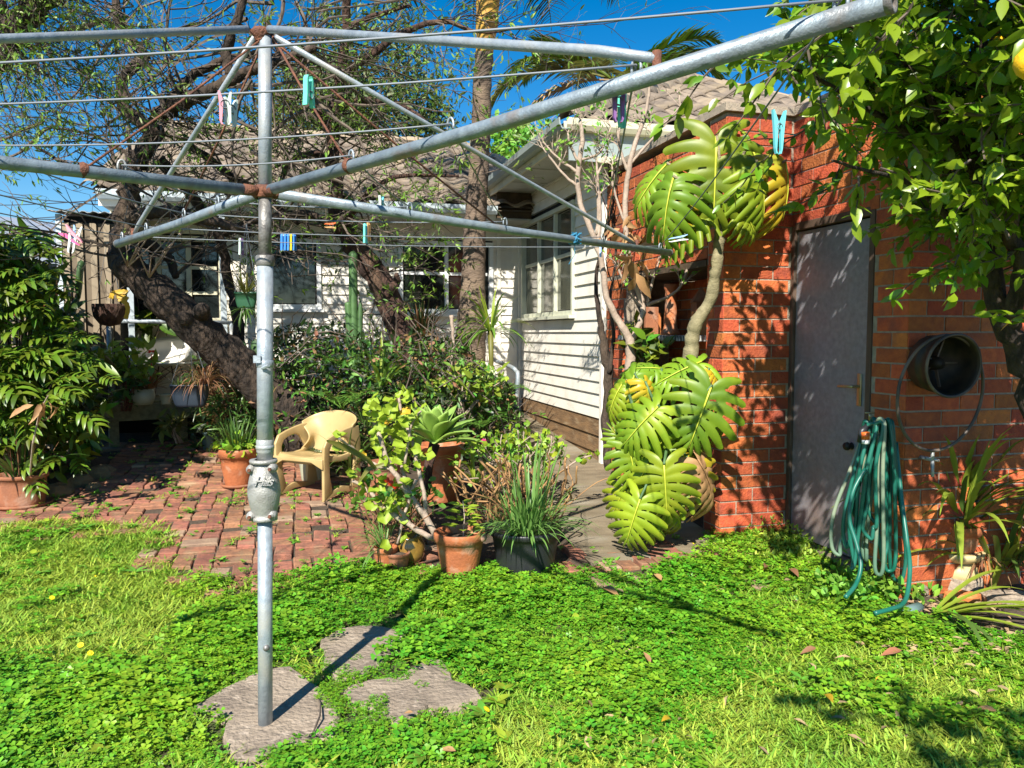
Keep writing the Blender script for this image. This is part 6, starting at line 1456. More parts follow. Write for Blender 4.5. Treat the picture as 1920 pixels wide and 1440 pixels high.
# front is -y. side frames: front leg, arm, rear leg, floor skid as one cut-out plate
for s_ in (-1, 1):
    outer = [(-.24, 0), (-.245, .2), (-.25, .34), (-.245, .46), (-.20, .53), (-.10, .56), (.02, .585), (.12, .60), (.22, .60), (.25, .45), (.25, .25), (.29, 0)]
    inner = [(-.13, .07), (-.165, .2), (-.175, .34), (-.17, .43), (-.14, .48), (-.08, .505), (.0, .52), (.06, .50), (.10, .45), (.15, .38), (.16, .25), (.13, .07)]
    tp_ = [Vector((s_*(W2+.02*(z/.6)-.02), y, z)) for y, z in outer]; ti = [Vector((s_*(W2+.02*(z/.6)-.02), y, z)) for y, z in inner]
    strip([CW(*p) for p in tp_], [CW(*p) for p in ti], 'side_frame', .026)
    sk = [(-.24, 0), (-.13, .07), (.0, .095), (.13, .07), (.29, 0)]; sk2 = [(-.245, .0), (-.05, .035), (0, .04), (.05, .035), (.285, 0)]
    strip([CW(s_*(W2-.02), y, z) for y, z in sk], [CW(s_*(W2-.02), y, z-.0) for y, z in sk2], 'skid', .024)
    # rail between the arm hole and seat
    strip([CW(s_*(W2-.015), y, z) for y, z in ((-.2, .385), (-.05, .36), (.08, .37), (.17, .42))], [CW(s_*(W2-.015), y, z) for y, z in ((-.2, .33), (-.05, .31), (.08, .31), (.17, .34))], 'side_rail', .024)
# seat
mb = MB(); nx, ny = 10, 10
for j in range(ny+1):
    y = -.25+.44*j/ny
    for i in range(nx+1):
        x = -W2+.012+(2*W2-.024)*i/nx; z = .385-.03*math.cos(x/W2*1.5)*(1-abs(y+.02)*1.5)-.035*(j/ny)-.05*max(0, (.12-j/ny)/.12)**2; mb.v.append(tuple(CW(x, y, z)))
for j in range(ny):
    for i in range(nx): b = j*(nx+1)+i; mb.f.append((b, b+1, b+nx+2, b+nx+1)); mb.m.append(0)
o = mb.build('seat', mt['plastic_y'], t, True); so = o.modifiers.new('thick', 'SOLIDIFY'); so.thickness = .016
# front apron
strip([CW(-W2+.0, -.255, .36), CW(-.12, -.262, .365), CW(.12, -.262, .365), CW(W2, -.255, .36)], [CW(-W2+.0, -.255, .27), CW(-.16, -.262, .325), CW(.16, -.262, .325), CW(W2, -.255, .27)], 'apron', .02)
# back shell
mb = MB(); nu, nv = 20, 12
for i in range(nu+1):
    a = i/nu*2-1; x = W2*1.02*math.sin(a*1.57); yb = .12+.16*math.cos(a*1.57)**.8 if abs(a) < .999 else .12
    for j in range(nv+1):
        q = j/nv; top_ = .60+.115*math.cos(a*1.4)**1.0; waist = 1-.40*math.sin(math.pi*min(1, q*1.15))**2*(1 if abs(a) > .45 else abs(a)/.45)
        lowz = .345; z = lowz+(top_-lowz)*q; xx = x*(1-.34*math.sin(math.pi*min(.999, q*1.05))**1.6*abs(a)) if q < .95 else x; yy = yb*(.82+.24*q)
        mb.v.append(tuple(CW(xx, yy, z)))
for i in range(nu):
    for j in range(nv): mb.f.append((i*(nv+1)+j, (i+1)*(nv+1)+j, (i+1)*(nv+1)+j+1, i*(nv+1)+j+1)); mb.m.append(0)
o = mb.build('backrest', mt['plastic_y'], t, True); so = o.modifiers.new('thick', 'SOLIDIFY'); so.thickness = .014; b_ = o.modifiers.new('bevel', 'BEVEL'); b_.width = .005; b_.segments = 2
# pots seen through the chair
lq = G(588, 900); pot('woven_pot', 'pale ribbed pot behind the yellow armchair', lq, .13, .10, .24, 'creampot', rim=False)
# ---- handrail pipe beside the path
t = thing('handrail', 'bent blue grey pipe handrail rising from the bed beside the path', 'handrail', G(967, 830)); YH = 7.2
hp = [P(966, 830, YH), P(968, 760, YH), P(971, 706, YH), P(968, 696, YH+.05), P(960, 689, YH+.15), P(938, 680, YH+.9), P(922, 672, YH+1.6)]; hp = [hp[0]-Vector((0, 0, .25))]+hp
MB().tube(smooth(hp, 4), .021, 12).build('rail', mt['galv'], t, True)
# ================================================================== THINGS ON THE RIGHT WALL
hk = P(1634, 790, 4.12)
t = thing('garden_hose', 'green garden hose hung in long loops on a tap beside the door', 'hose', Vector((hk.x, hk.y, 0)))
for i, (x0, x1, yb, sp_, hm) in enumerate(((1626, 1572, 1040, 0, 'hose2'), (1624, 1590, 1020, 4, 'hose'), (1630, 1600, 1065, 6, 'hose'), (1634, 1612, 1000, 2, 'hose'), (1640, 1624, 1050, 0, 'hose2'), (1646, 1640, 985, 3, 'hose'), (1652, 1655, 1060, 5, 'hose'), (1656, 1664, 1020, 1, 'hose'), (1662, 1672, 1075, 6, 'hose'), (1666, 1682, 1090, 4, 'hose'), (1644, 1632, 1010, 8, 'hose'), (1650, 1646, 1080, 9, 'hose2'))):
    Yd = 4.12-.012*sp_; wb = 16+rng.uniform(-8, 14)
    pts = [P(x0-6, 812, Yd+.02), P(x0, 793, Yd), P(x0+8, 800, Yd-.03), P((x0*.6+x1*.4)+6, 880, Yd-.03), P(x1+wb*.5, (880+yb)/2+30, Yd), P(x1+wb*.35, yb-15, Yd), P(x1, yb, Yd+.01), P(x1-wb*.45, yb-20, Yd+.02), P(x1-wb*.45, (880+yb)/2, Yd+.02), P((x0*.6+x1*.4)-6, 870, Yd+.02), P(x0-6, 812, Yd+.02)]
    pts = [pts[0]]+[q+Vector((rng.uniform(-.014, .014), rng.uniform(-.012, .006), rng.uniform(-.02, .02))) for q in pts[1:-1]]+[pts[-1]]; MB().tube(smooth(pts, 5), .0102, 10).build('loop', mt[hm], t, True)
pts = [P(1622, 880, 4.0), P(1600, 920, 3.97), P(1592, 970, 3.95), P(1606, 1020, 3.9), P(1614, 1060, 3.85), P(1605, 1095, 3.8), P(1585, 1120, 3.72)]; MB().tube(smooth(pts, 5), .011, 10).build('loop', mt['hose'], t, True)
pts = [P(1680, 830, 4.08), P(1690, 930, 4.0), P(1700, 1010, 3.9), P(1706, 1060, 3.8), P(1702, 1110, 3.7), P(1692, 1133, 3.62), P(1670, 1142, 3.55), P(1640, 1150, 3.5)]; MB().tube(smooth(pts, 5), .011, 10).build('loose_end', mt['hose'], t, True)
pts = [P(1626, 800, 4.05), P(1616, 808, 4.04), P(1613, 830, 4.04)]; MB().tube(pts, .018, 10).build('elbow', mt['blackpot'], t, True)
mb = MB(); mb.tube([P(1623, 810, 4.02), P(1623, 824, 4.02)], .021, 14); mb.build('connector', mt['orange'], t, True); MB().tube([P(1623, 824.5, 4.02), P(1623, 832, 4.02)], .020, 14).build('collar', mt['white'], t, True)
t = thing('wall_tap', 'small tap handle above the hose coils by the door', 'tap', P(1630, 775, 4.2)); mb = MB(); mb.tube([P(1631, 788, 4.22), P(1631, 773, 4.22)], .008, 8); mb.tube([P(1622, 774, 4.2), P(1640, 774, 4.2)], .004, 6); mb.tube([P(1636, 790, 4.28), P(1636, 790, 4.12)], .010, 8); mb.build('body', mt['brass'], t, True)
# hoop of black pipe
wallY = lambda px: (lambda s: (2.12+.9649*s, 4.158+.2628*s))(0)  # kept simple: the corner of the right wall
hc = P(1764, 738, 4.0); t = thing('pipe_hoop', 'large thin hoop of worn black pipe hanging on the shaded brick wall', 'hoop', hc); r_ = .268
hoop = [hc+U*(r_*math.cos(a))+Vector((0, 0, 1))*(r_*1.13*math.sin(a))-V*(.03*math.sin(a)) for a in [2*math.pi*i/64 for i in range(65)]]
MB().tube(hoop, .0085, 8, cap=False).build('hoop', mt['hoop'], t, True)
# round open drum
dc = P(1788, 686, 3.97); ax = (Vector((.22, -1, -.08))).normalized(); Rm = ax.to_track_quat('Z', 'Y').to_matrix()
t = thing('wall_drum', 'open black metal drum mounted sideways on the shaded brick wall', 'drum', dc); r_ = .158
MB().lathe(dc, [(0, -.17), (r_*.88, -.17), (r_*.92, -.16), (r_*.93, -.11), (r_*.97, -.10), (r_*.97, -.085), (r_*.93, -.075), (r_*.95, -.02), (r_, -.015), (r_*1.04, 0), (r_, .008), (r_*.955, -.01), (r_*.9, -.06), (r_*.86, -.152), (0, -.155)], 40, Rm).build('body', mt['blackmetal'], t, True)
MB().lathe(dc, [(r_*1.0, -.008), (r_*1.06, -.006), (r_*1.07, .004), (r_*1.02, .012), (r_*.98, .004)], 40, Rm).build('rim', mt['hoop'], t, True)
MB().bar(dc-ax*.17, P(1780, 686, 4.25), .05, .05).build('bracket', mt['blackmetal'], t)
MB().lathe(dc-ax*.14, [(0, .06), (.03, .05), (.04, 0)], 16, Rm).build('hub', mt['blackmetal'], t, True)
for k in range(5):
    a = k*1.256; MB().bar(dc-ax*.13, dc-ax*.13+Rm @ Vector((math.cos(a)*r_*.85, math.sin(a)*r_*.85, 0)), .015, .008).build('spoke', mt['hoop'], t)
c = P(1748, 862, 4.1); t = thing('wall_tap', 'pale cross handled tap on the wall under the pipe hoop', 'tap', c); mb = MB()
mb.tube([c+V*.12, c], .011, 8); mb.tube([c, c+Vector((0, 0, .05))], .010, 8); mb.tube([c+Vector((-.035, 0, .01)), c+Vector((.035, 0, -.005))], .008, 8); mb.tube([c+Vector((-.02, -.02, .05)), c+Vector((.02, .01, .055))], .006, 6); mb.tube([c, c+Vector((0, -.01, -.09))], .009, 8); mb.build('body', mt['galv'], t, True)
# potted spider plants and stand
zr_ = G(1800, 1100); b1 = P(1800, 1092, 3.85); 
for (dx, dy, sx, sy, sz, lab) in ((0, .03, .30, .22, .07, 'broad flat stone under the yellow glazed pot stand'), (-.28, -.05, .16, .12, .05, 'pale brown stone at the foot of the hose'), (.12, -.22, .26, .14, .05, 'low flat paving stone in front of the yellow stand'), (-.12, -.22, .20, .11, .05, 'orange brick lying at the lawn edge near the hose'), (-.32, .12, .14, .16, .06, 'reddish stone by the wall corner behind the hose')):
    c = Vector((zr_.x+dx, zr_.y+dy, gz(zr_.x, zr_.y)+sz/2-.01)); mb = MB(); mb.lathe(c, [(0, sz/2), (sx*.42, sz/2), (sx*.5, sz*.3), (sx*.5, -sz*.5), (0, -sz*.5)], 9); mb.v = [(v_[0]+rng.uniform(-.01, .01), c.y+(v_[1]-c.y)*sy/sx+rng.uniform(-.008, .008), v_[2]+rng.uniform(-.004, .004)) for v_ in mb.v]
    tag(mb.build('edging_stone', mt['terra_orange'] if 'brick' in lab else mt['stone'] if 'stone' in lab and 'reddish' not in lab else mt['terra_old']), lab, 'stone')
st0 = Vector((zr_.x, zr_.y+.04, gz(zr_.x, zr_.y)+.05)); t = thing('pot_stand', 'upturned cream yellow glazed bowl used as a pot stand', 'pot stand', st0)
MB().lathe(st0, [(0, 0), (.10, 0), (.115, .01), (.10, .06), (.075, .09), (.11, .10), (.135, .125), (.14, .15), (.13, .152), (0, .14)], 26).build('bowl', mt['yellowpot'], t, True)
ps = pot('terracotta_pot', 'terracotta pot on the cream yellow stand by the shaded wall', st0+Vector((0, 0, .152)), .125, .09, .15, 'terra', rimh=.35)
t = thing('cymbidium', 'clump of arching bright lime strap leaves in the raised terracotta pot', 'strap leaved plant', ps)
strap(t, ps, 46, .60, .034, 'strap', (.5, 1.45), 1.7, .06, segs=10, az=(-3.6, .6)); strap(t, ps, 12, .5, .026, 'strapdark', (.6, 1.4), 1.4, .06, segs=9); strap(t, ps, 8, .46, .034, 'strap', (1.2, 1.5), .3, .05)
q = G(1905, 1110)+Vector((0, .15, 0)); t = thing('strap_leaved_plant', 'dark strappy clump at the right edge beside the raised pot', 'strap leaved plant', q); strap(t, q+Vector((0, 0, .1)), 60, .60, .030, 'strapdark', (.5, 1.45), 1.1, .15, segs=9, mats=['strapdark', 'strapdark', 'strap'])
strapobj(t, q+Vector((-.12, -.05, .18)), 60, .2, .010, 'brownleaf', (-.3, 1), 1.2, .1, 'dry_leaves'); strap(t, q+Vector((.02, -.1, .3)), 6, .6, .04, 'strap', (-1.4, -.9), .3, .1)
q = G(1745, 1165); t = thing('strap_leaved_plant', 'long lime green leaves sprawling over the lawn corner', 'strap leaved plant', q); strap(t, q+Vector((0, 0, .03)), 15, .62, .028, 'strap', (.12, .6), .8, .03, az=(-.7, .75), segs=9); strap(t, q+Vector((0, 0, .03)), 7, .42, .028, 'strapdark', (.1, .7), 1.5, .02, az=(-2.3, -.9), segs=9); strap(t, q+Vector((0, 0, .03)), 4, .35, .024, 'strap', (.1, .3), .7, .02, az=(2.6, 3.4), segs=8)
t = thing('weedy_clump', 'bright green leafy weeds at the foot of the hanging hose', 'weed', G(1640, 1110)); n = 520; cpt = G(1625, 1120); p = np.array([tuple(cpt)]*n)+nr.normal(size=(n, 3))*np.array((.17, .10, .0)); p[:, 2] = [gz(a, b)+.02+.13*nr.rand()*math.exp(-((a-cpt.x)/.22)**2) for a, b in p[:, :2]]; D = rand_dirs(n, .4); Nn = rand_dirs(n, 1.5)
vv, ff = leaves_np(T_leaf(.6, .2, .15, 3), p, D, Nn, .035+.025*nr.rand(n)); npobj('foliage', vv, ff, mt['weed'], t)
t = thing('weedy_mound', 'mound of pale green weeds growing in front of the grey door', 'weed', G(1490, 1030)); n = 1500; cpt = G(1470, 1035); p = np.array([tuple(cpt)]*n)+nr.normal(size=(n, 3))*np.array((.16, .16, .0))
kk = 0
for i in range(n):
    a, b = p[i, 0], p[i, 1]
    h_ = .03+.13*math.exp(-((a-cpt.x-.02)/.16)**2-((b-cpt.y-.22)/.2)**2); p[i, 2] = gz(a, b)+nr.rand()*h_
D = rand_dirs(n, .6); Nn = rand_dirs(n, 1.5); vv, ff = leaves_np(T_leaf(.4, .2, .15, 2), p, D, Nn, .022+.016*nr.rand(n)); npobj('foliage', vv, ff, mt['grass'], t)
t = MB().tube([G(1700, 1160)+Vector((-.02, 0, .02)), G(1712, 1150)+Vector((.03, 0, .03))], [.035, .03], 12).build('hose_fitting', mt['tealpot'], None, True); tag(t, 'dark green plastic fitting lying at the lawn edge', 'hose fitting')

# ================================================================== LEFT SHRUB
t = thing('large_shrub', 'big glossy shrub with long lobed leaves along the left edge', 'shrub', G(20, 900))
def lobed(seed):
    st = random.Random(seed); mb = MB(); n = 4
    mb.v += [(0, 0, 0)]; rows = []
    cur = [Vector((0, t_/9, -.35*(t_/9)**2)) for t_ in range(10)]
    mb.ribbon(cur, [.02, .08, .10, .11, .12, .13, .13, .12, .08, .01], Vector((0, 0, 1)), .2)
    for s_ in (-1, 1):
        for i in range(n):
            t0 = .12+.75*i/n; p = Vector((0, t0, -.35*t0*t0)); l = (.30+.20*math.sin(math.pi*(t0+.1)))*st.uniform(.85, 1.1); a = R(58-28*t0)
            pts = [p+Vector((s_*math.sin(a)*l*q, math.cos(a)*l*q, .05*math.sin(q*3)-.14*q*q)) for q in (0, .3, .6, .85, 1)]; mb.ribbon(pts, [.15, .135, .12, .075, .006], Vector((0, 0, 1)), .12)
    return mb.mesh('leaf', mt['philo'], True)
ph = [lobed(s_) for s_ in range(4)]
SB = MB(); g0 = G(60, 880); k = 0
cands = []
poly = [(-60, 430), (10, 420), (60, 430), (90, 480), (110, 550), (135, 600), (190, 650), (215, 700), (200, 750), (185, 790), (170, 850), (120, 890), (-60, 900)]
while k < 290:
    px = rng.uniform(-80, 250); py = rng.uniform(425, 890)
    if not inpoly(px, py, poly): continue
    if px < 60 and 590 < py < 655 and rng.random() < .8: continue
    Y = rng.uniform(5.8, 6.8) - (.2 if py > 700 else 0)
    if px > 150 and rng.random() < .85: continue
    if py > 800 and px < 150 and rng.random() < .8: continue
    p = P(px, py, Y); a = rng.uniform(-2.6, .6); d = Vector((math.cos(a)*.9+.25, math.sin(a)*.8-.2, rng.uniform(-.6, .5))); s_ = rng.uniform(.20, .36) if px < 105 else rng.uniform(.16, .26)
    put('leaf', rng.choice(ph), t, mat4=orient(p, d, Vector((rng.gauss(0, .3), -.5, 1)), s_)); k += 1
    if k % 3 == 0: SB.tube([Vector((g0.x-.3, g0.y+.3, g0.z)), Vector((g0.x-.3, g0.y+.3, g0.z)).lerp(p, .5)+Vector((0, 0, .1)), p], [.012, .008, .005], 5)
SB.build('stem', mt['bark'], t, True)
n = 2600; p = []
while len(p) < n:
    px = rng.uniform(-200, 200); py = rng.uniform(440, 900)
    if inpoly(max(px, -50), py, poly) and not (px < 62 and 585 < py < 660): p.append(tuple(P(px, py, rng.uniform(6.0, 7.2))))
p = np.array(p); p[:, 2] = np.maximum(p[:, 2], .1); D = rand_dirs(n, -.1); Nn = rand_dirs(n, .8); vv, ff = leaves_np(T_leaf(.3, .2, .2, 3), p, D, Nn, .12+.1*nr.rand(n)); tag(npobj('inner_leaves', vv, ff, mt['philo'], t), kind='stuff')

# ================================================================== GARDEN BED (centre)
def in_bed(px, py): return 480 < px < 975 and 600 < py < 850
bed = [(480, 640), (560, 600), (640, 610), (700, 640), (800, 610), (860, 640), (930, 700), (960, 730), (985, 790), (975, 850), (900, 870), (700, 870), (560, 830), (480, 780)]
def mass(name, label, n, x0, x1, y0, y1, Y0, Y1, size, mat, T, kind='stuff', test=None):
    p = []
    while len(p) < n:
        px = rng.uniform(x0, x1); py = rng.uniform(y0, y1)
        if test is None or test(px, py):
            q = P(px, py, rng.uniform(Y0, Y1)); 
            if q.z > gz(q.x, q.y): p.append(tuple(q))
    p = np.array(p); D = rand_dirs(n, .1); Nn = rand_dirs(n, .8); Nn[:, 1] -= .4; vv, ff = leaves_np(T, p, D, Nn, size*(.6+.8*nr.rand(n))); o = npobj(name, vv, ff, mt[mat]); tag(o, label, kind=kind); return o
inb = lambda x, y: inpoly(x, y, bed)
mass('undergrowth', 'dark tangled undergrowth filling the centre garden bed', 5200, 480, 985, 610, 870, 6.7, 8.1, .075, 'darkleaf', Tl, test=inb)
mass('mid_undergrowth', 'mid green small leaved ground foliage in the centre bed', 2600, 500, 985, 640, 870, 6.5, 7.6, .06, 'fernm', Tl, test=inb)
mass('dry_undergrowth', 'dry brown leaves and stems caught in the centre bed', 900, 480, 960, 620, 850, 6.6, 7.6, .075, 'brownleaf', Tl, test=inb)
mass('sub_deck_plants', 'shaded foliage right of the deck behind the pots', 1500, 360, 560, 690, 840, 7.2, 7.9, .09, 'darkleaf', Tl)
mass('dry_grass_stems', 'dry hanging brown foliage between the trough and the leaning trunk', 700, 385, 470, 660, 790, 6.9, 7.3, .10, 'brownleaf', Tn)
tw_ = MB()
for _ in range(260):
    px = rng.uniform(490, 960); py = rng.uniform(620, 840)
    if inb(px, py):
        p = P(px, py, rng.uniform(6.5, 7.4)); q = p+Vector((rng.uniform(-.3, .3), rng.uniform(-.1, .1), rng.uniform(-.05, .35))); tw_.tube([p, p.lerp(q, .5)+Vector((rng.uniform(-.05, .05), 0, .03)), q], [.006, .005, .002], 4)
tag(tw_.build('dead_twigs', mt['twig']), 'dead twigs standing through the centre bed', kind='stuff')
T_f = frond
def fern(px, py, Y, L_, n, label, mat='fernm', name='fern'):
    c = P(px, py, Y); t = thing(name, label, 'fern', c)
    for k in range(n): put('frond', frond(c, 6.283*k/n+rng.uniform(-.3, .3), L_*rng.uniform(.7, 1.1), rng.uniform(.5, 1.1), 20, mat, .5, 1.8), t)
fern(640, 690, 6.9, .42, 8, 'bright fern left of the cactus columns'); fern(640, 765, 6.5, .42, 9, 'lime fern just above the yellow armchair'); fern(790, 700, 7.0, .40, 8, 'fern at the foot of the bent reddish trunk')
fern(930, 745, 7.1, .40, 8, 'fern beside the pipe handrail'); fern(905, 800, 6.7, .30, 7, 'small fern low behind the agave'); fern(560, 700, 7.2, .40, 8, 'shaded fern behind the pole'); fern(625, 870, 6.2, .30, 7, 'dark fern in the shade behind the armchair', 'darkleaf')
t = thing('juniper', 'feathery olive yellow conifer shrub in the centre bed', 'shrub', P(705, 800, 6.4))
for k in range(22): c = P(rng.uniform(665, 760), rng.uniform(730, 810), rng.uniform(6.3, 6.6)); put('frond', frond(c, rng.uniform(0, 6.28), rng.uniform(.14, .26), rng.uniform(.3, 1.2), 14, 'olive', .4, 2.2), t)
def strapplant(px, py, Y, n, L_, wd, mat, label, name='strap_leaved_plant', **k):
    c = P(px, py, Y); t = thing(name, label, 'strap leaved plant', c); strap(t, c, n, L_, wd, mat, k.get('lift', (.5, 1.5)), k.get('droop', 1.2), .05, segs=8, mats=k.get('mats'))
strapplant(715, 725, 6.8, 26, .42, .030, 'strap', 'clump of broad green blades right of the cactus columns', mats=['fernm', 'strapdark', 'strap'])
strapplant(655, 880, 6.1, 30, .34, .014, 'strapdark', 'dark grassy tuft behind the yellow armchair'); strapplant(690, 800, 6.3, 24, .3, .012, 'strapdark', 'dark grassy tuft right of the yellow armchair back')
c = P(920, 620, 7.3); t = thing('dracaena', 'spiky yucca like plant with drooping lime leaves before the white wall', 'dracaena', c); strap(t, c, 46, .42, .026, 'strap', (-.2, 1.45), 1.5, .03, segs=8, lrand=.3, mats=['strap', 'fernm']); strap(t, c, 8, .40, .02, 'strap', (1.1, 1.5), .2, .02)
MB().tube([P(924, 740, 7.3), P(921, 680, 7.3), c], [.022, .022, .03], 8).build('stem', mt['olive'], t, True)
strapplant(865, 665, 7.4, 20, .30, .022, 'strapdark', 'dark spiky clump against the base of the palm trunk', mats=['strapdark', 'darkleaf'])
c = P(790, 640, 7.7); t = thing('dead_yucca', 'dark brown dried spiky plant under the twin window', 'plant', c); strapobj(t, c, 130, .36, .02, 'brownleaf', (-.8, 1.5), .8, .08)
strapobj(t, c+Vector((0, 0, .1)), 60, .34, .02, 'darkleaf', (.3, 1.5), .4, .06)
leaf_bunch('leafy_shrub', 'yellow green broad leaved shrub above the agave', 'shrub', tuple(P(865, 715, 6.8)), (.32, .2, .2), 260, .09, 'strap', Tw, 9, smat='twigpale')
leaf_bunch('leafy_shrub', 'dark shrub left of the pale dead stem, behind the agave', 'shrub', tuple(P(790, 760, 6.8)), (.36, .2, .22), 420, .075, 'darkleaf', Tl, 9)
leaf_bunch('leafy_shrub', 'green shrub at the left end of the bed under the leaning trunk', 'shrub', tuple(P(520, 800, 7.0)), (.35, .2, .2), 380, .085, 'strapdark', Tl, 9)
leaf_bunch('ground_cover', 'low bright foliage at the foot of the pipe handrail', 'plant', tuple(P(925, 770, 7.2)), (.3, .2, .16), 380, .05, 'fernm', Tw, 5)
leaf_bunch('oleander_shrub', 'tall thin leaved shrub beside the pot left of the pole', 'shrub', tuple(P(440, 790, 6.9)), (.32, .2, .32), 420, .11, 'strapdark', Tn, 12)
leaf_bunch('bromeliad', 'dense bright leafed plant tied to the railing post', 'plant', tuple(P(240, 668, 7.3)), (.22, .12, .16), 150, .14, 'strap', Tl, 4)
leaf_bunch('red_stemmed_plant', 'dark leaves on red stems under the railing', 'plant', tuple(P(238, 720, 7.3)), (.14, .1, .16), 90, .10, 'strapdark', Tl, 10, smat='rust')
leaf_bunch('deck_shrub', 'dark shrub on the deck behind the railing, right side', 'plant', tuple(P(385, 680, 8.0)), (.22, .15, .24), 150, .11, 'strapdark', Tl, 6)
leaf_bunch('window_plant', 'broad leaved dark plant under the veranda window', 'plant', tuple(P(280, 600, 8.3)), (.32, .1, .14), 90, .18, 'philo', Tw, 4)
leaf_bunch('trailing_shrub', 'loose green foliage trailing under the deck beam', 'plant', tuple(P(330, 800, 7.4)), (.18, .1, .10), 60, .12, 'olive', Tl, 5, smat='twigpale')
# columnar cacti
t = thing('column_cactus', 'tall dark green columnar cactus with three stems before the white wall', 'cactus', P(662, 740, 7.2))
for pts, w_ in (([(664, 780), (664, 700), (663, 600), (662, 500), (662, 470)], 15), ([(656, 670), (655, 620), (653, 580), (652, 566)], 11), ([(672, 700), (674, 640), (676, 560)], 10)):
    pp = [P(x, y, 7.2) for x, y in pts]; r0 = w_/2*7.2/F*1.15; mb = MB(); n = 12; k = 16
    sp = smooth(pp, 5); b = 0
    for i, p in enumerate(sp):
        rr2 = r0*(1 if i < len(sp)-2 else .6 if i < len(sp)-1 else .05)
        for j in range(n): a = 2*math.pi*j/n; rv = rr2*(1 if j % 2 else .72); mb.v.append((p.x+rv*math.cos(a), p.y+rv*math.sin(a), p.z))
    for i in range(len(sp)-1):
        for j in range(n): mb.f.append((i*n+j, i*n+(j+1) % n, (i+1)*n+(j+1) % n, (i+1)*n+j)); mb.m.append(0)
    mb.build('stem', mt['cactus'], t, True)
t = thing('prickly_pear', 'flat green cactus paddles just left of the pole above the bed', 'cactus', P(470, 690, 7.0))
for (x, y, w_, h_, r_) in ((478, 655, 16, 36, .1), (452, 672, 22, 30, -.7), (465, 690, 20, 26, -.9), (455, 650, 14, 22, -.4)):
    c = P(x, y, 6.9); sx = w_*6.9/F; sz = h_*6.9/F; Rm = Euler((0, r_, 0)).to_matrix(); mb = MB(); mb.lathe((0, 0, 0), [(0, -1), (.45, -.85), (.85, -.3), (1, .25), (.75, .75), (.35, .96), (0, 1)], 14); mb.v = [tuple(c+Rm @ Vector((v_[0]*sx*.55, v_[1]*.018, v_[2]*sz*.55))) for v_ in mb.v]; mb.build('paddle', mt['cactus'], t, True)
# crooked lower limbs
A = MB(); limb(A, [(545, 740, 6.9, 11), (556, 780, 6.8, 12), (575, 815, 6.8, 13), (585, 860, 6.8, 15)], 8); tag(A.build('bare_shrub', mt['bark2'], None, True), 'curved pale brown bare stem rising behind the armchair left side', 'stem')
A = MB(); limb(A, [(828, 800, 6.9, 9), (832, 740, 6.9, 8), (845, 690, 6.9, 6), (850, 640, 6.9, 5), (845, 590, 6.9, 8)], 7); tag(A.build('withered_plant', mt['twigpale'], None, True), 'thin pale dead stem with dry leaves in the centre bed', 'stem')
# tangle of orange brown stems right of the agave pot
def tangle(name, label, x0, x1, y0, y1, Y, n, mat, leaves, lmat, rad=.006, cat='plant'):
    t = thing(name, label, cat, G((x0+x1)/2, y1)); mb = MB(); lp2 = []
    for _ in range(n):
        x = rng.uniform(x0, x1); p = P(x, y1-rng.uniform(0, 15), Y+rng.uniform(-.2, .2)); pts = [p]; d = Vector((rng.uniform(-.5, .5), rng.uniform(-.3, .1), 1))
        for k in range(6): d = (d+Vector((rng.uniform(-.6, .6), rng.uniform(-.4, .3), rng.uniform(-.3, .3)))).normalized(); pts.append(pts[-1]+d*((y1-y0)*Y/F/6)*rng.uniform(.6, 1.1))
        mb.tube(smooth(pts, 2), rad*rng.uniform(.5, 1.4), 5); lp2 += [pts[-1], pts[-2]]
    mb.build('stem', mt[mat], t, True)
    if leaves:
        m_ = len(lp2)*leaves; p = np.array([tuple(q) for q in lp2 for _ in range(leaves)])+nr.normal(size=(m_, 3))*.03; D = rand_dirs(m_, .3); Nn = rand_dirs(m_, 1.0); vv, ff = leaves_np(T_round(8), p, D, Nn, .03+.03*nr.rand(m_)); npobj('foliage', vv, ff, mt[lmat], t)
    return t
tangle('pelargonium', 'tangle of bare orange brown stems behind the black pot', 880, 1050, 830, 985, 5.1, 70, 'mondry', 0, 'geran')
tangle('pelargonium', 'leafy pelargonium on pale stems beside the concrete path', 900, 1020, 790, 930, 5.7, 42, 'twigpale', 4, 'geran'); 
tangle('scrambling_plant', 'dark red stems and leaves below the geranium', 690, 800, 880, 1000, 4.75, 34, 'brownleaf', 2, 'fernm', .004)
fl = P(907, 828, 5.5); mb = MB()
for k in range(7): a = k*.9; mb.lathe(fl+Vector((math.cos(a)*.012, -.005, math.sin(a)*.012)), [(0, .011), (.011, .004), (.009, -.006), (0, -.01)], 8)
tag(mb.build('flower', mt['magenta'], None, True), 'single magenta flower right of the agave', 'flower')
t = thing('aloe_vera', 'grey green broad blades in front of the handrail base', 'aloe', P(965, 900, 5.8)); c = P(965, 890, 5.8)
for (ax_, ez, l) in ((2.0, 1.3, .34), (1.2, 1.2, .30), (.2, .75, .36), (.5, .9, .33), (2.8, .9, .26), (-.6, .9, .22)):
    d = Vector((math.cos(ax_)*math.cos(ez), -.1, math.sin(ez))); pts = [c+d*l*q/6+Vector((0, 0, -.02*(q/6)**2)) for q in range(7)]; MB().ribbon(pts, [.04, .07, .085, .085, .07, .04, .004], Vector((.2, -1, .2)), .3).build('leaf', mt['agave'], t, True)
t = thing('lily_clump', 'green striped strap clump between agave pot and pelargonium', 'strap leaved plant', P(890, 900, 5.5)); strap(t, P(890, 905, 5.5), 26, .30, .022, 'fernm', (.6, 1.4), 2.0, .05, mats=['fernm', 'strap'])
mb = MB(); 
for k in range(3): c = P(725+k*8, 900+k*6, 4.5); mb.lathe(c, [(0, .02), (.016, .012), (.018, -.004), (0, -.02)], 10)
tag(mb.build('red_fruit', mt['red'], None, True), 'small cluster of dark red fruit on the geranium stems', 'fruit')
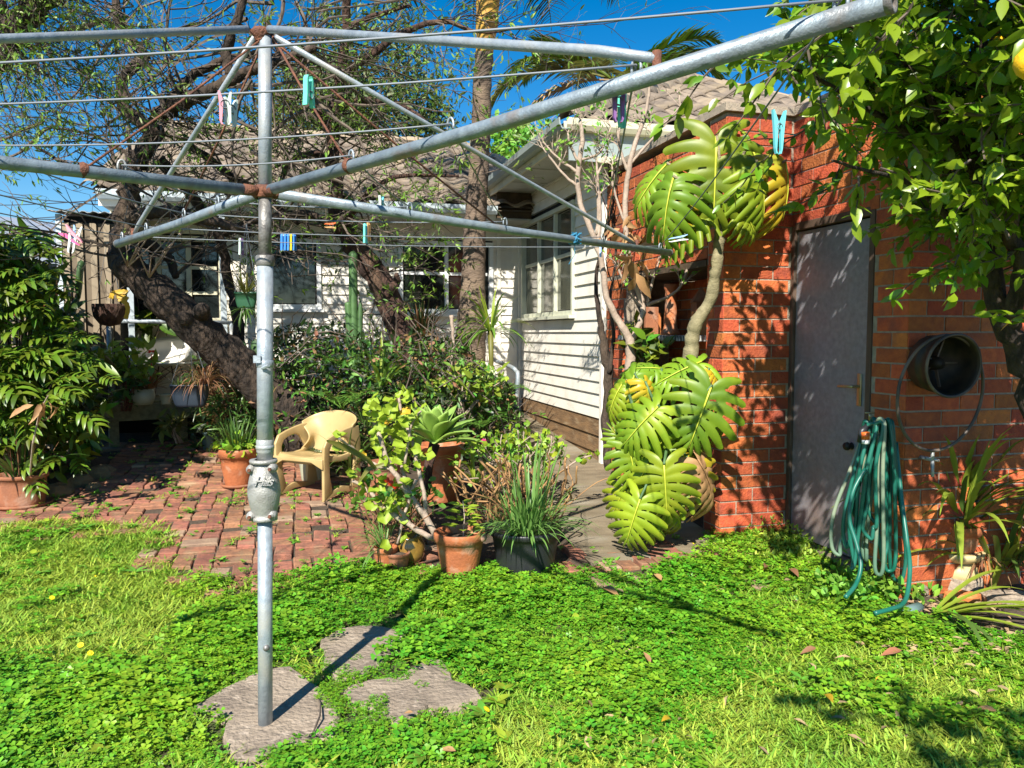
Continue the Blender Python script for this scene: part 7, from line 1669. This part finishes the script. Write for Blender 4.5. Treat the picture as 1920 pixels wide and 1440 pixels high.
# ================================================================== FALLEN LEAVES, DANDELIONS
dd_l = [(98, 1140, 'yellow dandelion nearest the left edge, above the lawn middle'), (170, 1248, 'larger of two dandelions left of the stone slabs'), (152, 1232, 'smaller of two dandelions left of the stone slabs'), (480, 1172, 'dandelion just left of the pole foot'), (912, 1357, 'dandelion right of the grey brown slab'), (990, 1132, 'dandelion in the dark clover right of the pole shadow'), (1300, 1035, 'dandelion in the weeds below the lower climber'), (180, 1098, 'dandelion in the light grass near the left bricks')]
for px, py, lab in dd_l:
    c = G(px, py)+Vector((0, 0, .055)); t = thing('dandelion', lab, 'dandelion', c, 'dandelions in the lawn'); mb = MB(); Rm = Euler((R(35), 0, rng.uniform(0, 3))).to_matrix()
    for k in range(14): a = k*2*math.pi/14; q = c+Rm @ Vector((math.cos(a)*.013, math.sin(a)*.013, 0)); mb.add([c, q+Rm @ Vector((-.003*math.sin(a), .003*math.cos(a), .002)), q+Rm @ Vector((.003*math.sin(a), -.003*math.cos(a), .002))], [(0, 1, 2)])
    mb.lathe(c, [(0, .006), (.006, .003), (.004, -.004)], 8, Rm); mb.build('flower', mt['dandy'], t); MB().tube([c, c-Vector((0, 0, .05))], .0015, 4).build('stem', mt['weed'], t)
fl_l = [(1130, 1118, .13, 'mondry', 'long curled orange brown leaf at the top of the lawn'), (1545, 1325, .09, 'yellowleaf', 'pointed yellow leaf standing in the lawn bottom right'), (1640, 1300, .06, 'yellowleaf', 'rounded yellow leaf in the lawn at right'), (1220, 1265, .06, 'mondry', 'small tan leaf in the middle right of the lawn'), (1255, 1370, .06, 'yellowleaf', 'yellowish leaf low in the lawn centre right'), (1868, 1358, .07, 'mondry', 'tan leaf in the bottom right corner'),
        (855, 1435, .06, 'mondry', 'orange leaf at the bottom edge of the lawn'), (775, 1360, .035, 'mondry', 'tiny orange leaf below the grey brown slab'), (1690, 1240, .10, 'terra_old', 'reddish leaf flake near the lawn corner'), (1240, 1105, .10, 'mondry', 'orange leaf litter below the brick edging'), (1440, 1078, .13, 'brownleaf', 'long brown curled palm sheath below the door'), (1480, 1082, .12, 'brownleaf', 'second brown curled sheath below the door'), (1530, 1235, .08, 'brownleaf', 'brown curled leaf right of the lawn middle'), (1430, 1085, .05, 'yellowleaf', 'small yellow leaf at the brick edging'), (1655, 1175, .05, 'yellowleaf', 'small yellow leaf beside the green fitting')]
for px, py, s_, mm, lab in fl_l:
    c = G(px, py)+Vector((0, 0, .05)); vv, ff = leaves_np(T_leaf(.38, .5, .25, 3), np.array([tuple(c)]), np.array([(rng.uniform(-1, 1), rng.uniform(-.4, .4), rng.uniform(-.05, .2))]), np.array([(0, -.4, 1.)]), np.array([s_])); tag(npobj('fallen_leaf', vv, ff, mt[mm], None, True), lab, 'fallen leaf')
n = 150; pts = [G(rng.uniform(1000, 1900), rng.uniform(1060, 1420)) for _ in range(90)]+[G(rng.uniform(1660, 1900), rng.uniform(1130, 1240)) for _ in range(200)]; n = len(pts); p = np.array([tuple(q+Vector((0, 0, .035))) for q in pts]); vv, ff = leaves_np(T_leaf(.3, .5, .25, 2), p, rand_dirs(n)*np.array((1, 1, .2)), rand_dirs(n, 1.6), .03+.04*nr.rand(n)); tag(npobj('leaf_litter', vv, ff, mt['drydebris']), 'scattered dry leaf litter on the right side of the lawn', kind='stuff')
mb = MB(); mb.tube([G(585, 1395)+Vector((0, 0, .03)), G(600, 1365)+Vector((0, 0, .045)), G(601, 1335)+Vector((0, 0, .035)), G(596, 1322)+Vector((0, 0, .03))], [.004, .004, .003, .002], 5); mb.tube([G(580, 1393)+Vector((0, 0, .03)), G(605, 1396)+Vector((0, 0, .03)), G(625, 1388)+Vector((0, 0, .04))], [.004, .003, .002], 5)
tag(mb.build('twig', mt['twig']), 'forked dark twig lying on the slab beside the pole', 'twig')
# clover and weeds along the slab joints
pts = []
for (x0, y0, x1, y1, n) in ((600, 1290, 840, 1240, 26), (600, 1275, 660, 1340, 18), (650, 1330, 720, 1400, 20), (760, 1230, 800, 1240, 8), (500, 1420, 620, 1425, 10)):
    for k in range(n): q = G(x0+(x1-x0)*rng.random()+rng.uniform(-12, 12), y0+(y1-y0)*k/n+rng.uniform(-8, 8)); pts.append((q.x, q.y, .012))
gn_scatter('joint_clover', pts, rr(len(pts)), [rng.uniform(.25, .6) for _ in pts], [clover_patch(s_, 42, .085) for s_ in (7, 8)], 'clover creeping into the joints between the stone slabs')
